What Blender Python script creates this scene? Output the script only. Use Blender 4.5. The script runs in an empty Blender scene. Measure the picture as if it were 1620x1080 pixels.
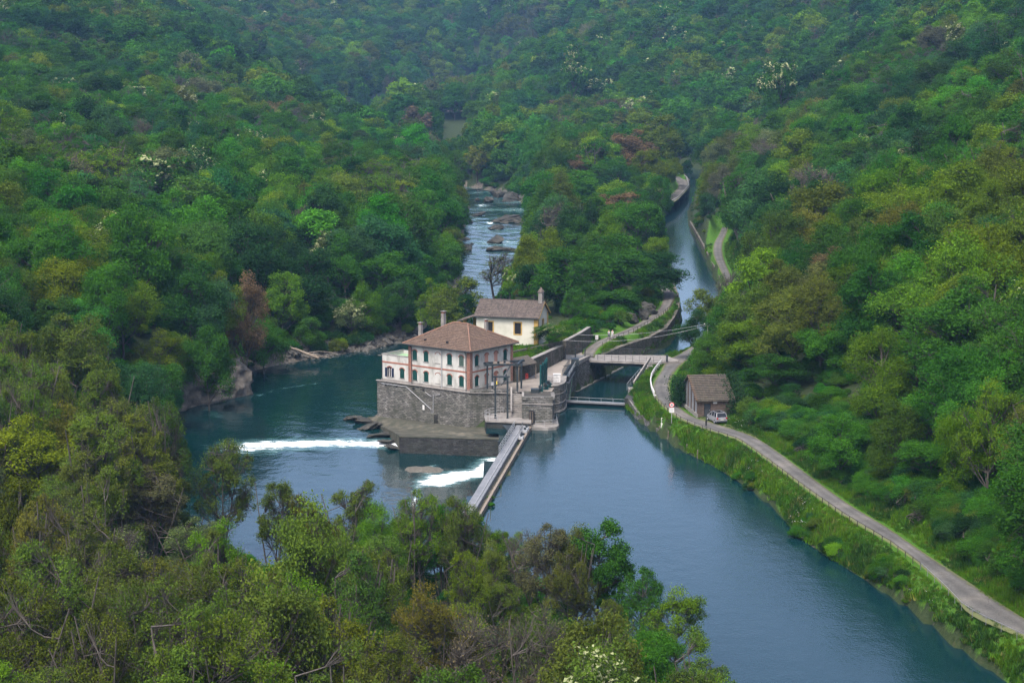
import bpy, bmesh, math, random
import numpy as np
from mathutils import Vector, Matrix
from mathutils.geometry import delaunay_2d_cdt

R = math.radians
scene = bpy.context.scene
C = scene.collection

# ------------------------------------------------------------------ camera, world, sun, exposure
CAM_H, FPX, PITCH = 60.0, 3150.0, R(8.66)
cam_d = bpy.data.cameras.new('camera'); cam = bpy.data.objects.new('camera', cam_d); C.objects.link(cam)
cam.location = (0, 0, CAM_H); cam.rotation_euler = (R(90) - PITCH, 0, 0)
cam_d.sensor_width = 36; cam_d.lens = 36 * FPX / 1620; cam_d.clip_start = 1; cam_d.clip_end = 6000
scene.camera = cam

SUN_EL, SUN_AZ = R(58), R(205)          # azimuth clockwise from +Y: behind the camera, a little to its left
world = bpy.data.worlds.new('World'); scene.world = world; world.use_nodes = True
wn = world.node_tree; wn.nodes.clear()
w_out = wn.nodes.new('ShaderNodeOutputWorld'); w_bg = wn.nodes.new('ShaderNodeBackground')
w_sky = wn.nodes.new('ShaderNodeTexSky'); w_sky.sky_type = 'NISHITA'; w_sky.sun_disc = False
w_sky.sun_elevation = SUN_EL; w_sky.sun_rotation = SUN_AZ; w_sky.air_density = 0.55; w_sky.dust_density = 4.5; w_sky.ozone_density = 0.5
w_bg.inputs['Strength'].default_value = 0.15
wn.links.new(w_sky.outputs[0], w_bg.inputs[0]); wn.links.new(w_bg.outputs[0], w_out.inputs[0])

sun_d = bpy.data.lights.new('sun', 'SUN'); sun = bpy.data.objects.new('sun', sun_d); C.objects.link(sun)
sun_d.energy = 0.65; sun_d.angle = R(16); sun_d.color = (1.0, 0.96, 0.9)
sd = Vector((math.sin(SUN_AZ) * math.cos(SUN_EL), math.cos(SUN_AZ) * math.cos(SUN_EL), math.sin(SUN_EL)))
sun.rotation_euler = sd.to_track_quat('Z', 'Y').to_euler(); sun.location = (0, 0, 300)

vs = scene.view_settings
vs.view_transform = 'Standard'; vs.look = 'None'; vs.exposure = 1.72; vs.gamma = 1.0; vs.use_curve_mapping = False
scene.render.engine = 'CYCLES'
HAZE = 0.00009
cy = scene.cycles
cy.max_bounces = 4; cy.diffuse_bounces = 1; cy.glossy_bounces = 2; cy.transmission_bounces = 2; cy.volume_bounces = 0; cy.transparent_max_bounces = 6
cy.use_denoising = True; cy.denoising_prefilter = 'NONE'; cy.caustics_reflective = False; cy.caustics_refractive = False
rng = np.random.default_rng(7); random.seed(7)

# ------------------------------------------------------------------ photo pixel + elevation -> place on the ground (1620 x 1080 photo)
SP, CP = math.sin(PITCH), math.cos(PITCH)
def G(px, py, z):
    dx, dy = (px - 810) / FPX, -(py - 540) / FPX
    t = (z - CAM_H) / (-SP + dy * CP)
    return (dx * t, (CP + dy * SP) * t, z)
def GL(pts, z): return [G(a, b, z)[:2] for a, b in pts]
def SCR(x, y, z):
    z = z - CAM_H
    f = y * CP - z * SP; u = y * SP + z * CP
    return 810 + FPX * x / f, 540 - FPX * u / f, f

# ------------------------------------------------------------------ mesh and object helpers
def lk(o):
    C.objects.link(o); return o
def mesh_np(name, v, f, mat=None, smooth=False):
    """v (n,3); f (m,k) array or list of lists"""
    me = bpy.data.meshes.new(name)
    if isinstance(f, np.ndarray):
        k = f.shape[1]; n = len(f)
        me.vertices.add(len(v)); me.vertices.foreach_set('co', np.asarray(v, np.float32).ravel())
        me.loops.add(n * k); me.loops.foreach_set('vertex_index', f.astype(np.int32).ravel())
        me.polygons.add(n); me.polygons.foreach_set('loop_start', np.arange(0, n * k, k, dtype=np.int32))
        me.update(calc_edges=True); me.validate()
    else:
        me.from_pydata([tuple(map(float, p)) for p in v], [], [tuple(int(i) for i in q) for q in f]); me.update()
    if smooth: me.polygons.foreach_set('use_smooth', [True] * len(me.polygons))
    if mat: me.materials.append(mat)
    return me
def set_attr(me, name, vals, domain='POINT', typ='FLOAT'):
    a = me.attributes.new(name, typ, domain)
    if typ == 'FLOAT': a.data.foreach_set('value', np.asarray(vals, np.float32))
    else: a.data.foreach_set('color', np.asarray(vals, np.float32).ravel())
def tag(o, label=None, cat=None, group=None, kind=None):
    for k, v in (('label', label), ('category', cat), ('group', group), ('kind', kind)):
        if v: o[k] = v
    return o
def ob(name, me, parent=None, loc=None):
    o = lk(bpy.data.objects.new(name, me))
    if parent: o.parent = parent
    if loc: o.location = loc
    return o
def thing(name, label, cat, loc=(0, 0, 0), rz=0.0, group=None):
    o = lk(bpy.data.objects.new(name, None)); o.empty_display_size = 0.5
    o.location = loc; o.rotation_euler = (0, 0, rz)
    return tag(o, label, cat, group)
def copy_tree(o, parent=None):
    kids = list(o.children)
    c = lk(o.copy()); c.parent = parent
    for k in kids: copy_tree(k, c)
    return c

class MB:
    """collects boxes, prisms, tubes and faces of ONE part"""
    def __init__(s): s.v = []; s.f = []
    def add(s, v, f):
        n = len(s.v); s.v += [tuple(p) for p in v]; s.f += [tuple(i + n for i in q) for q in f]; return s
    def box(s, x0, x1, y0, y1, z0, z1, rz=0.0, piv=None):
        v = [(x, y, z) for z in (z0, z1) for y in (y0, y1) for x in (x0, x1)]
        if rz:
            px, py = piv or ((x0 + x1) / 2, (y0 + y1) / 2); c, n = math.cos(rz), math.sin(rz)
            v = [(px + (x - px) * c - (y - py) * n, py + (x - px) * n + (y - py) * c, z) for x, y, z in v]
        return s.add(v, [(0, 2, 3, 1), (4, 5, 7, 6), (0, 1, 5, 4), (2, 6, 7, 3), (0, 4, 6, 2), (1, 3, 7, 5)])
    def prism(s, poly, z0, z1):
        """poly counter-clockwise; z1 may be a list of heights"""
        n = len(poly); zt = z1 if hasattr(z1, '__len__') else [z1] * n; zb = z0 if hasattr(z0, '__len__') else [z0] * n
        v = [(p[0], p[1], zb[i]) for i, p in enumerate(poly)] + [(p[0], p[1], zt[i]) for i, p in enumerate(poly)]
        f = [tuple(range(n - 1, -1, -1)), tuple(range(n, 2 * n))] + [(i, (i + 1) % n, n + (i + 1) % n, n + i) for i in range(n)]
        return s.add(v, f)
    def tube(s, pts, r, n=6, caps=True):
        pts = [Vector(p) for p in pts]; rr = r if hasattr(r, '__len__') else [r] * len(pts)
        v = []; f = []
        for i, p in enumerate(pts):
            t = (pts[min(i + 1, len(pts) - 1)] - pts[max(i - 1, 0)]).normalized()
            a = Vector((0, 0, 1)) if abs(t.z) < 0.9 else Vector((1, 0, 0))
            u = t.cross(a).normalized(); w = t.cross(u)
            for k in range(n):
                q = 2 * math.pi * k / n
                v.append(p + (u * math.cos(q) + w * math.sin(q)) * rr[i])
        for i in range(len(pts) - 1):
            for k in range(n):
                f.append((i * n + k, i * n + (k + 1) % n, (i + 1) * n + (k + 1) % n, (i + 1) * n + k))
        if caps: f += [tuple(range(n - 1, -1, -1)), tuple((len(pts) - 1) * n + k for k in range(n))]
        return s.add(v, f)
    def bar(s, a, b, w, h=None):
        """rectangular bar from a to b"""
        a, b = Vector(a), Vector(b); t = (b - a).normalized(); h = h or w
        up = Vector((0, 0, 1)) if abs(t.z) < 0.95 else Vector((1, 0, 0))
        u = t.cross(up).normalized() * (w / 2); k = u.cross(t).normalized() * (h / 2)
        v = [p + su * u + sk * k for p in (a, b) for su, sk in ((-1, -1), (1, -1), (1, 1), (-1, 1))]
        return s.add(v, [(0, 1, 2, 3), (7, 6, 5, 4), (0, 4, 5, 1), (1, 5, 6, 2), (2, 6, 7, 3), (3, 7, 4, 0)])
    def build(s, name, mat, parent=None, loc=None, smooth=False):
        me = bpy.data.meshes.new(name); me.from_pydata(s.v, [], s.f); me.update()
        bm = bmesh.new(); bm.from_mesh(me); bmesh.ops.recalc_face_normals(bm, faces=bm.faces); bm.to_mesh(me); bm.free()
        if smooth: me.polygons.foreach_set('use_smooth', [True] * len(me.polygons))
        me.materials.append(mat)
        return ob(name, me, parent, loc)

# ------------------------------------------------------------------ materials
MATS = {}
def nmat(name):
    m = bpy.data.materials.new(name); m.use_nodes = True; nt = m.node_tree; nt.nodes.clear()
    out = nt.nodes.new('ShaderNodeOutputMaterial'); MATS[name] = m
    return m, nt, out
def N(nt, t, **kw):
    n = nt.nodes.new(t)
    for k, v in kw.items():
        if k in n.inputs: n.inputs[k].default_value = v
        else: setattr(n, k, v)
    return n
def ramp(nt, fac, stops):
    r = nt.nodes.new('ShaderNodeValToRGB'); e = r.color_ramp.elements
    while len(e) < len(stops): e.new(0.5)
    for i, (p, c) in enumerate(stops):
        e[i].position = p; e[i].color = (*c, 1) if len(c) == 3 else c
    nt.links.new(fac, r.inputs[0]); return r
def mixc(nt, fac, a, b, mode='MIX'):
    m = nt.nodes.new('ShaderNodeMix'); m.data_type = 'RGBA'; m.blend_type = mode
    for sock, val in ((m.inputs[0], fac), (m.inputs[6], a), (m.inputs[7], b)):
        if hasattr(val, 'is_output'): nt.links.new(val, sock)
        elif isinstance(val, (int, float)): sock.default_value = val
        else: sock.default_value = (*val, 1) if len(val) == 3 else val
    return m.outputs[2]
def tone(name, c1, c2, scale=1.0, rough=0.8, bump=0.0, bscale=None, c3=None, metal=0.0, detail=6.0, stretch=None):
    """a mottled surface: two or three colours over noise, fine bump"""
    m, nt, out = nmat(name); L = nt.links
    tc = N(nt, 'ShaderNodeTexCoord'); src = tc.outputs['Object']
    if stretch:
        mp = N(nt, 'ShaderNodeMapping'); mp.inputs['Scale'].default_value = stretch; L.new(src, mp.inputs[0]); src = mp.outputs[0]
    no = N(nt, 'ShaderNodeTexNoise', Scale=scale, Detail=detail, Roughness=0.65); L.new(src, no.inputs['Vector'])
    st = [(0.32, c1), (0.68, c2)] if c3 is None else [(0.3, c1), (0.52, c2), (0.72, c3)]
    rp = ramp(nt, no.outputs[0], st)
    b = N(nt, 'ShaderNodeBsdfPrincipled', Roughness=rough, Metallic=metal); b.inputs['Specular IOR Level'].default_value = 0.25
    L.new(rp.outputs[0], b.inputs['Base Color'])
    if bump:
        n2 = N(nt, 'ShaderNodeTexNoise', Scale=bscale or scale * 6, Detail=4.0); L.new(src, n2.inputs['Vector'])
        bu = N(nt, 'ShaderNodeBump', Strength=bump, Distance=0.1); L.new(n2.outputs[0], bu.inputs['Height']); L.new(bu.outputs[0], b.inputs['Normal'])
    L.new(b.outputs[0], out.inputs[0]); return m
def masonry(name, c1, c2, mortar, w, h, mort=0.02, bump=0.6, dirt=(0.05, 0.055, 0.05), dirt_amt=0.5, dscale=0.25, warp=0.05, rough=0.9):
    """coursed stone or brick on walls of any heading: u along the wall from x+y, v from z"""
    m, nt, out = nmat(name); L = nt.links
    tc = N(nt, 'ShaderNodeTexCoord'); ge = N(nt, 'ShaderNodeNewGeometry')
    sp = N(nt, 'ShaderNodeSeparateXYZ'); L.new(tc.outputs['Object'], sp.inputs[0])
    # horizontal coordinate along the wall: cross(normal, up) . position, with the object-space normal
    cr = N(nt, 'ShaderNodeVectorMath', operation='CROSS_PRODUCT'); L.new(tc.outputs['Normal'], cr.inputs[0]); cr.inputs[1].default_value = (0, 0, 1)
    dt = N(nt, 'ShaderNodeVectorMath', operation='DOT_PRODUCT'); L.new(cr.outputs[0], dt.inputs[0]); L.new(tc.outputs['Object'], dt.inputs[1])
    co = N(nt, 'ShaderNodeCombineXYZ'); L.new(dt.outputs['Value'], co.inputs[0]); L.new(sp.outputs[2], co.inputs[1])
    nz = N(nt, 'ShaderNodeTexNoise', Scale=1.3, Detail=3.0); L.new(tc.outputs['Object'], nz.inputs['Vector'])
    vs_ = N(nt, 'ShaderNodeVectorMath', operation='SCALE'); vs_.inputs['Scale'].default_value = warp; L.new(nz.outputs[1], vs_.inputs[0])
    ad = N(nt, 'ShaderNodeVectorMath', operation='ADD'); L.new(co.outputs[0], ad.inputs[0]); L.new(vs_.outputs[0], ad.inputs[1])
    br = N(nt, 'ShaderNodeTexBrick'); L.new(ad.outputs[0], br.inputs['Vector'])
    for k, v in (('Color1', c1), ('Color2', c2), ('Mortar', mortar)): br.inputs[k].default_value = (*v, 1)
    for k, v in (('Scale', 1.0), ('Mortar Size', mort), ('Brick Width', w), ('Row Height', h), ('Bias', 0.0), ('Mortar Smooth', 0.2)): br.inputs[k].default_value = v
    dn = N(nt, 'ShaderNodeTexNoise', Scale=dscale, Detail=7.0, Roughness=0.7); L.new(tc.outputs['Object'], dn.inputs['Vector'])
    dr = ramp(nt, dn.outputs[0], [(0.42, (0, 0, 0)), (0.66, (dirt_amt,) * 3)])
    sm = N(nt, 'ShaderNodeMapping'); sm.inputs['Scale'].default_value = (1, 1, 0.12); L.new(tc.outputs['Object'], sm.inputs[0]); sn = N(nt, 'ShaderNodeTexNoise', Scale=1.1, Detail=5.0); L.new(sm.outputs[0], sn.inputs['Vector']); sr_ = ramp(nt, sn.outputs[0], [(0.36, (0.72, 0.72, 0.72)), (0.6, (1.08, 1.08, 1.08))])
    fn = N(nt, 'ShaderNodeTexNoise', Scale=7.0, Detail=4.0); L.new(tc.outputs['Object'], fn.inputs['Vector'])
    fr = ramp(nt, fn.outputs[0], [(0.3, (0.6, 0.6, 0.6)), (0.7, (1.25, 1.25, 1.25))])
    col = mixc(nt, 1.0, br.outputs[0], fr.outputs[0], 'MULTIPLY'); col = mixc(nt, 0.8, col, sr_.outputs[0], 'MULTIPLY'); col = mixc(nt, dr.outputs[0], col, dirt)
    b = N(nt, 'ShaderNodeBsdfPrincipled', Roughness=rough); b.inputs['Specular IOR Level'].default_value = 0.2; L.new(col, b.inputs['Base Color'])
    sb = N(nt, 'ShaderNodeMath', operation='SUBTRACT'); L.new(fn.outputs[0], sb.inputs[0]); L.new(br.outputs['Fac'], sb.inputs[1])
    bu = N(nt, 'ShaderNodeBump', Strength=bump, Distance=0.12); L.new(sb.outputs[0], bu.inputs['Height']); L.new(bu.outputs[0], b.inputs['Normal'])
    L.new(b.outputs[0], out.inputs[0]); return m

def foliage(name, attr='v', trans=0.38):
    """leaf colour: the tree's own colour (object colour of a single tree, or the tint of a scattered one, whose object colour is black) times a per-leaf value"""
    m, nt, out = nmat(name); L = nt.links
    a = N(nt, 'ShaderNodeAttribute'); a.attribute_type = 'INSTANCER'; a.attribute_name = 'tint'
    base = mixc(nt, 1.0, N(nt, 'ShaderNodeObjectInfo').outputs['Color'], a.outputs['Color'], 'ADD')
    v = N(nt, 'ShaderNodeAttribute'); v.attribute_name = attr
    rp = ramp(nt, v.outputs['Fac'], [(0.0, (0.55, 0.60, 0.62)), (0.5, (1.0, 1.0, 1.0)), (1.0, (1.55, 1.42, 1.1))])
    col = mixc(nt, 1.0, base, rp.outputs[0], 'MULTIPLY')
    d = N(nt, 'ShaderNodeBsdfDiffuse'); t = N(nt, 'ShaderNodeBsdfTranslucent'); mx = N(nt, 'ShaderNodeMixShader'); mx.inputs[0].default_value = trans
    L.new(col, d.inputs[0]); L.new(col, t.inputs[0]); L.new(d.outputs[0], mx.inputs[1]); L.new(t.outputs[0], mx.inputs[2]); L.new(mx.outputs[0], out.inputs[0])
    return m
M_LEAF = foliage('leaf')
M_BARK = tone('bark', (0.030, 0.027, 0.023), (0.10, 0.09, 0.077), 2.0, 0.95, stretch=(1, 1, 0.3))
M_BLOSSOM = tone('blossom', (0.13, 0.17, 0.065), (0.26, 0.28, 0.14), 1.5, 0.9)

# ------------------------------------------------------------------ the land: outlines of water, roads and terraces
Z_POOL, Z_CANAL = 0.0, -0.5
def z_river(y):
    return np.interp(y, [0, 395, 430, 540, 640, 760, 900, 1600, 2500], [-3, -3, -3.6, -5, -6, -7, -8, -11, -14])
RIVER = [(-34, 226), (-46, 262), (-54, 300), (-57, 336), (-47, 352), (-53, 366), (-48, 380), (-39, 392), (-28, 405), (-21, 424), (-18.5, 450), (-15, 500),
         (-14.5, 545), (-16, 612), (-17, 700), (-17, 800), (-26, 860), (-60, 930), (-112, 1060), (-126, 1220), (-106, 1400), (-72, 1520), (-61, 1600), (-52, 1700), (-20, 1760),
         (-14, 1720), (-28, 1640), (-31, 1600), (-42, 1500), (-76, 1380), (-94, 1220), (-84, 1080), (-40, 960), (-2, 890), (7, 790), (5, 612), (-1, 530), (-3, 480), (-6, 440), (-10, 400), (-15, 370), (-19, 345), (-23, 331),
         (-21, 324), (-8, 313), (-1.5, 304), (-2.2, 290), (-5.2, 240), (-6.5, 226), (-20, 216)]
POOL = [(-1.0, 304), (1, 308), (6, 306), (7, 318), (9, 325), (10.8, 339), (13.5, 347), (20.2, 365), (26.5, 380), (31, 392), (33.8, 407), (36.9, 434), (38.5, 470), (40, 505), (44, 560), (46.7, 613), (50.6, 690),
        (61.8, 745), (72.8, 815), (74, 870), (62, 910), (30, 935), (0, 950), (0, 985), (45, 985), (80, 960), (92, 915), (93, 870), (84, 815), (70, 755), (62, 700), (57.6, 645), (55.6, 590), (51.6, 493),
        (48, 450), (44.5, 425), (38.5, 390), (32.5, 366), (27, 358), (23.6, 345), (21, 335), (18.6, 322), (20, 312), (23.1, 298), (25.6, 286), (28.7, 276), (32, 263), (34.2, 251), (34.8, 236), (38.2, 222), (42.5, 206), (44.5, 193), (47, 180), (50, 165), (56, 120),
        (24, 120), (19.5, 150), (17.5, 168), (14, 182), (8, 197), (0, 214), (-4.5, 226), (-3, 240), (2.6, 302)]
# road and towpath: photo left edge / right edge pairs, unprojected at the road's own height
Z_ROAD = 3.3
ROAD_L = [(1700, 1046), (1620, 1008), (1539, 971), (1504, 936), (1461, 897), (1413, 861), (1339, 817), (1280, 776), (1221, 732), (1173, 698), (1119, 679.5), (1082, 665), (1057, 649), (1039, 631), (1033, 614), (1036, 602), (1046, 587), (1051, 576), (1060, 567), (1073, 561)]
ROAD_R = [(1700, 1020), (1620, 978), (1550, 932), (1487, 891), (1435, 856), (1400, 832), (1339, 795), (1280, 752), (1228, 713), (1190, 690), (1140, 673), (1100, 660.5), (1076, 645), (1063.5, 627), (1058.6, 612), (1061.6, 597), (1071, 583), (1083, 572.5), (1096, 566), (1108, 561)]
TOW_L = [(921, 562), (928, 551), (943, 541), (962, 532.5), (992, 520.5), (1023, 503.5), (1042, 488), (1049, 474), (1046, 460)]
TOW_R = [(940, 565), (942.5, 556), (951, 547), (967, 538), (1002, 525), (1033, 508.5), (1057, 490), (1066, 474), (1063, 459)]
Z_TOW = 3.9
def ribbon(Lp, Rp, z):
    return [(Vector(G(*a, z)), Vector(G(*b, z))) for a, b in zip(Lp, Rp)]
road_rb = ribbon(ROAD_L, ROAD_R, Z_ROAD)
road_rb += [(Vector((35.5, 372, Z_ROAD)), Vector((38.5, 371, Z_ROAD))), (Vector((43, 395, 3.2)), Vector((46, 393, 3.2))), (Vector((49.2, 430, 3)), Vector((52.2, 428, 3)))] + ribbon([(1150, 452), (1146, 440), (1136, 420), (1129, 402), (1130, 385), (1138, 370), (1142, 360)], [(1161, 450), (1157, 438), (1149, 420), (1143, 402), (1143, 385), (1149, 370), (1152, 360)], 2.6)
tow_rb = ribbon(TOW_L, TOW_R, Z_TOW)
tow_rb += [(Vector((28.5, 470, 3.8)), Vector((31.3, 471, 3.8))), (Vector((27.5, 505, 3.6)), Vector((30.4, 505, 3.6))), (Vector((31, 560, 3.2)), Vector((34, 559, 3.2))), (Vector((38, 615, 2.9)), Vector((41, 614, 2.9)))]
tow_rb += ribbon([(1026, 332), (1045, 319), (1060, 309), (1072, 297), (1069.5, 287), (1058, 279), (1040, 276)], [(1037, 335), (1056, 325), (1072, 315), (1089, 296), (1085, 283), (1063, 275), (1043, 272)], 2.8)
def poly_sd(pts, poly):
    """signed distance (negative inside) of pts (n,2) to polygon"""
    a = np.array(poly, float); b = np.roll(a, -1, 0); best = np.full(len(pts), 1e18); ins = np.zeros(len(pts), bool)
    x, y = pts[:, 0], pts[:, 1]
    for (ax, ay), (bx, by) in zip(a, b):
        ex, ey = bx - ax, by - ay; t = np.clip(((x - ax) * ex + (y - ay) * ey) / (ex * ex + ey * ey + 1e-12), 0, 1)
        dx, dy = x - ax - t * ex, y - ay - t * ey; best = np.minimum(best, dx * dx + dy * dy)
        c = (ay > y) != (by > y); ins ^= c & (x < (bx - ax) * (y - ay) / (by - ay + 1e-12) + ax)
    d = np.sqrt(best); return np.where(ins, -d, d)
def line_d(pts, line):
    """distance to polyline of (x,y,z) and z of the nearest point"""
    best = np.full(len(pts), 1e18); zz = np.zeros(len(pts)); x, y = pts[:, 0], pts[:, 1]
    for (ax, ay, az), (bx, by, bz) in zip(line[:-1], line[1:]):
        ex, ey = bx - ax, by - ay; t = np.clip(((x - ax) * ex + (y - ay) * ey) / (ex * ex + ey * ey + 1e-12), 0, 1)
        d = (x - ax - t * ex) ** 2 + (y - ay - t * ey) ** 2; k = d < best; best[k] = d[k]; zz[k] = (az + t * (bz - az))[k]
    return np.sqrt(best), zz
def sstep(a, b, x):
    t = np.clip((x - a) / (b - a), 0, 1); return t * t * (3 - 2 * t)
# hills: control points of the ground (x, y, z)
HILL = np.array([
    # left slope
    (-57, 336, 5), (-64, 345, 9), (-75, 345, 12), (-95, 350, 18), (-130, 350, 32), (-200, 350, 55), (-330, 380, 80), (-62, 300, 5), (-90, 290, 12), (-130, 280, 24), (-220, 270, 45),
    (-50, 250, 3), (-60, 230, 5), (-85, 220, 9), (-130, 210, 18), (-40, 215, 1.5), (-20, 200, 0.5), (-40, 180, 2), (-70, 160, 6), (-120, 140, 14), (0, 180, 0.5), (0, 140, 2), (-30, 120, 6), (15, 150, 0.6), (-80, 90, 14), (10, 90, 4), (20, 60, 8),
    (-50, 390, 5), (-40, 410, 4), (-70, 400, 11), (-110, 420, 22), (-160, 440, 38), (-260, 450, 62), (-40, 460, 6), (-70, 480, 13), (-120, 520, 24), (-190, 540, 40), (-300, 560, 66),
    (-40, 560, 6), (-80, 600, 14), (-140, 640, 28), (-220, 680, 48), (-330, 700, 74), (-35, 680, 5), (-70, 720, 12), (-91, 790, 18), (-150, 800, 32), (-230, 860, 56), (-340, 900, 84),
    (-50, 860, 3), (-110, 920, 22), (-160, 1000, 44), (-270, 1100, 84), (-380, 1200, 120), (-160, 1150, 40), (-175, 1280, 48), (-30, 1050, -2), (-38, 1200, -7), (-42, 1400, -10), (-48, 1510, -10), (-5, 1200, 14), (-5, 1380, 24), (-220, 1400, 66), (-330, 1500, 104), (-120, 1500, 26), (-200, 1650, 64), (-300, 1800, 110), (-130, 1750, 52), (-60, 1850, 58), (-180, 1950, 100), (-60, 2100, 110),
    # right slope
    (24, 300, 3.3), (32, 280, 3.5), (38, 300, 5), (44, 250, 5.5), (52, 205, 5), (58, 180, 5), (60, 215, 10), (58, 240, 11), (66, 260, 15), (54, 280, 11), (60, 310, 14), (46, 330, 8), (75, 300, 20), (95, 290, 27), (140, 280, 42), (90, 230, 24), (130, 210, 36), (75, 180, 14), (110, 150, 26), (200, 250, 62),
    (38, 350, 4.2), (56, 360, 12), (80, 380, 22), (110, 400, 33), (160, 420, 52), (240, 420, 80), (60, 440, 7), (80, 470, 16), (110, 500, 28), (160, 540, 48), (240, 560, 78), (68, 540, 6), (90, 570, 14), (125, 620, 32), (180, 660, 54), (260, 680, 84),
    (72, 650, 6), (90, 700, 14), (130, 760, 36), (180, 800, 58), (270, 820, 92), (90, 790, 6), (120, 850, 16), (170, 920, 46), (250, 960, 84), (360, 980, 120), (105, 930, 6), (90, 1000, 5), (140, 1050, 24), (210, 1120, 60), (320, 1180, 108),
    (60, 1030, 6), (20, 1020, 4), (90, 1130, 20), (60, 1200, 22), (140, 1250, 46), (240, 1350, 90), (360, 1450, 130), (10, 1150, 8), (20, 1300, 26), (60, 1400, 52), (150, 1450, 72), (0, 1450, 34), (40, 1600, 68), (120, 1650, 96), (250, 1650, 124), (20, 1800, 70), (100, 1900, 112), (250, 1950, 150), (60, 2100, 125),
    # the spit between river and canal
    (0, 395, 4), (10, 372, 5), (18, 380, 5), (6, 420, 4), (22, 410, 6), (30, 440, 4), (10, 460, 3), (28, 490, 3.5), (10, 520, 0), (34, 540, 3.2), (14, 570, 1), (38, 600, 3), (20, 640, 2), (40, 680, 3), (24, 720, 3), (40, 760, 5), (60, 800, 3), (24, 800, 3), (40, 850, 6), (20, 880, 2), (60, 890, 2.5), (0, 960, -2), (-5, 1010, 0)], float)
def rbf_fit(p):
    d = np.hypot(p[:, None, 0] - p[None, :, 0], p[:, None, 1] - p[None, :, 1]); n = len(p)
    A = np.zeros((n + 3, n + 3)); A[:n, :n] = -d - np.eye(n) * 3; A[:n, n] = 1; A[:n, n + 1:] = p[:, :2]; A[n, :n] = 1; A[n + 1:, :n] = p[:, :2].T
    return np.linalg.solve(A, np.r_[p[:, 2], 0, 0, 0])
HW = rbf_fit(HILL)
def hill(pts):
    out = np.empty(len(pts)); n = len(HILL)
    for i in range(0, len(pts), 20000):
        q = pts[i:i + 20000]; d = np.hypot(q[:, None, 0] - HILL[None, :, 0], q[:, None, 1] - HILL[None, :, 1])
        out[i:i + 20000] = -d @ HW[:n] + HW[n] + q @ HW[n + 1:]
    return out
def wob(x, y, s, seed=0):
    r = np.random.default_rng(seed); o = np.zeros_like(x)
    for k in range(5):
        a, b, c = r.normal(0, 1, 2).tolist() + [r.uniform(0, 6.28)]
        o += np.sin((a * x + b * y) / s + c) / 5 ** 0.5
    return o
road_c = [tuple((a + b) / 2) for a, b in road_rb]; tow_c = [tuple((a + b) / 2) for a, b in tow_rb]
TERRACE = [(-12, 331), (0.4, 323), (3.2, 328), (9, 347.5), (11.6, 355), (12.6, 368), (10, 370), (4, 366), (-8, 362), (-16, 352)]     # lawn round the chapel
Z_TER = 6.5
COURT = [(-23, 328), (-20.5, 322), (-7.6, 312.2), (0.6, 311), (6.6, 311), (7.4, 318), (9.2, 325), (11.2, 339), (13.6, 346), (13.2, 357), (9, 347.5), (3.2, 328), (0.4, 323), (-12, 331)]
def ground(x, y, full=False):
    sh = np.shape(x); pts = np.stack([np.ravel(x), np.ravel(y)], 1).astype(float); X, Y = pts.T
    z = np.minimum(hill(pts), 150) + 0.5 * wob(X, Y, 14, 3) + 0.9 * wob(X, Y, 37, 4)
    dr, dp = poly_sd(pts, RIVER), poly_sd(pts, POOL)
    zr = z_river(Y); nz = wob(X, Y, 5, 9) * 0.35
    steep = np.where(Y > 325, 2.6, 0.62); steep = np.where((X > 15) & (X < 60) & (Y < 322), 0.62, steep)
    z = np.maximum(z, zr + 0.5)
    shore = np.exp(-((X + 38) / 22) ** 2 - ((Y - 402) / 24) ** 2); rs = 1.0 - 0.68 * shore; z = np.minimum(z, zr + 0.1 + np.maximum(dr, 0) * rs + nz * np.clip(dr, 0, 1)); z = np.minimum(z, 0.05 + np.maximum(dp, 0) * steep + nz * 0.5 * np.clip(dp, 0, 1))
    dt = poly_sd(pts, TERRACE); t = sstep(0, 6, dt); z = np.where(dt < 6, (Z_TER - 0.02) * (1 - t) + z * t, z)
    dro, zro = line_d(pts, road_c); t = sstep(2.0, 5.0, dro); z = z * t + (zro - 0.06) * (1 - t)
    dto, zto = line_d(pts, tow_c); t = sstep(2.0, 3.6, dto); z = z * t + (zto - 0.06) * (1 - t)
    dc = poly_sd(pts, COURT); z = np.where(dc < 1.0, np.minimum(z, 3.0), z)
    z = np.where(dr < 0, np.minimum(z, zr - np.minimum(1.6, -dr * 0.5)), z)
    z = np.where(dp < 0, np.minimum(z, -np.minimum(3.0, -dp * 0.8) - np.where(Y > 322, .6, 0)), z)
    z = np.where((dr < 0) | (dp < 0), z, np.maximum(z, np.where(dr < dp, zr, 0) + 0.04))
    if full: return z.reshape(sh), dr.reshape(sh), dp.reshape(sh), dro.reshape(sh), dto.reshape(sh)
    return z.reshape(sh)
def axis(segs):
    o = [segs[0][0]]
    for a, b, h in segs:
        n = max(1, int(round((b - a) / h))); o += list(np.linspace(a, b, n + 1)[1:])
    return np.array(o)
gx = axis([(-620, -320, 20), (-320, -120, 8), (-120, -64, 3.5), (-64, 76, 1.25), (76, 130, 3.5), (130, 320, 8), (320, 620, 20)])
gy = axis([(20, 120, 10), (120, 170, 3), (170, 420, 1.4), (420, 660, 2.6), (660, 900, 4.5), (900, 1500, 12), (1500, 2200, 25)])
GX, GY = np.meshgrid(gx, gy); GZ, gdr, gdp, gdro, gdto = ground(GX, GY, True)
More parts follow.
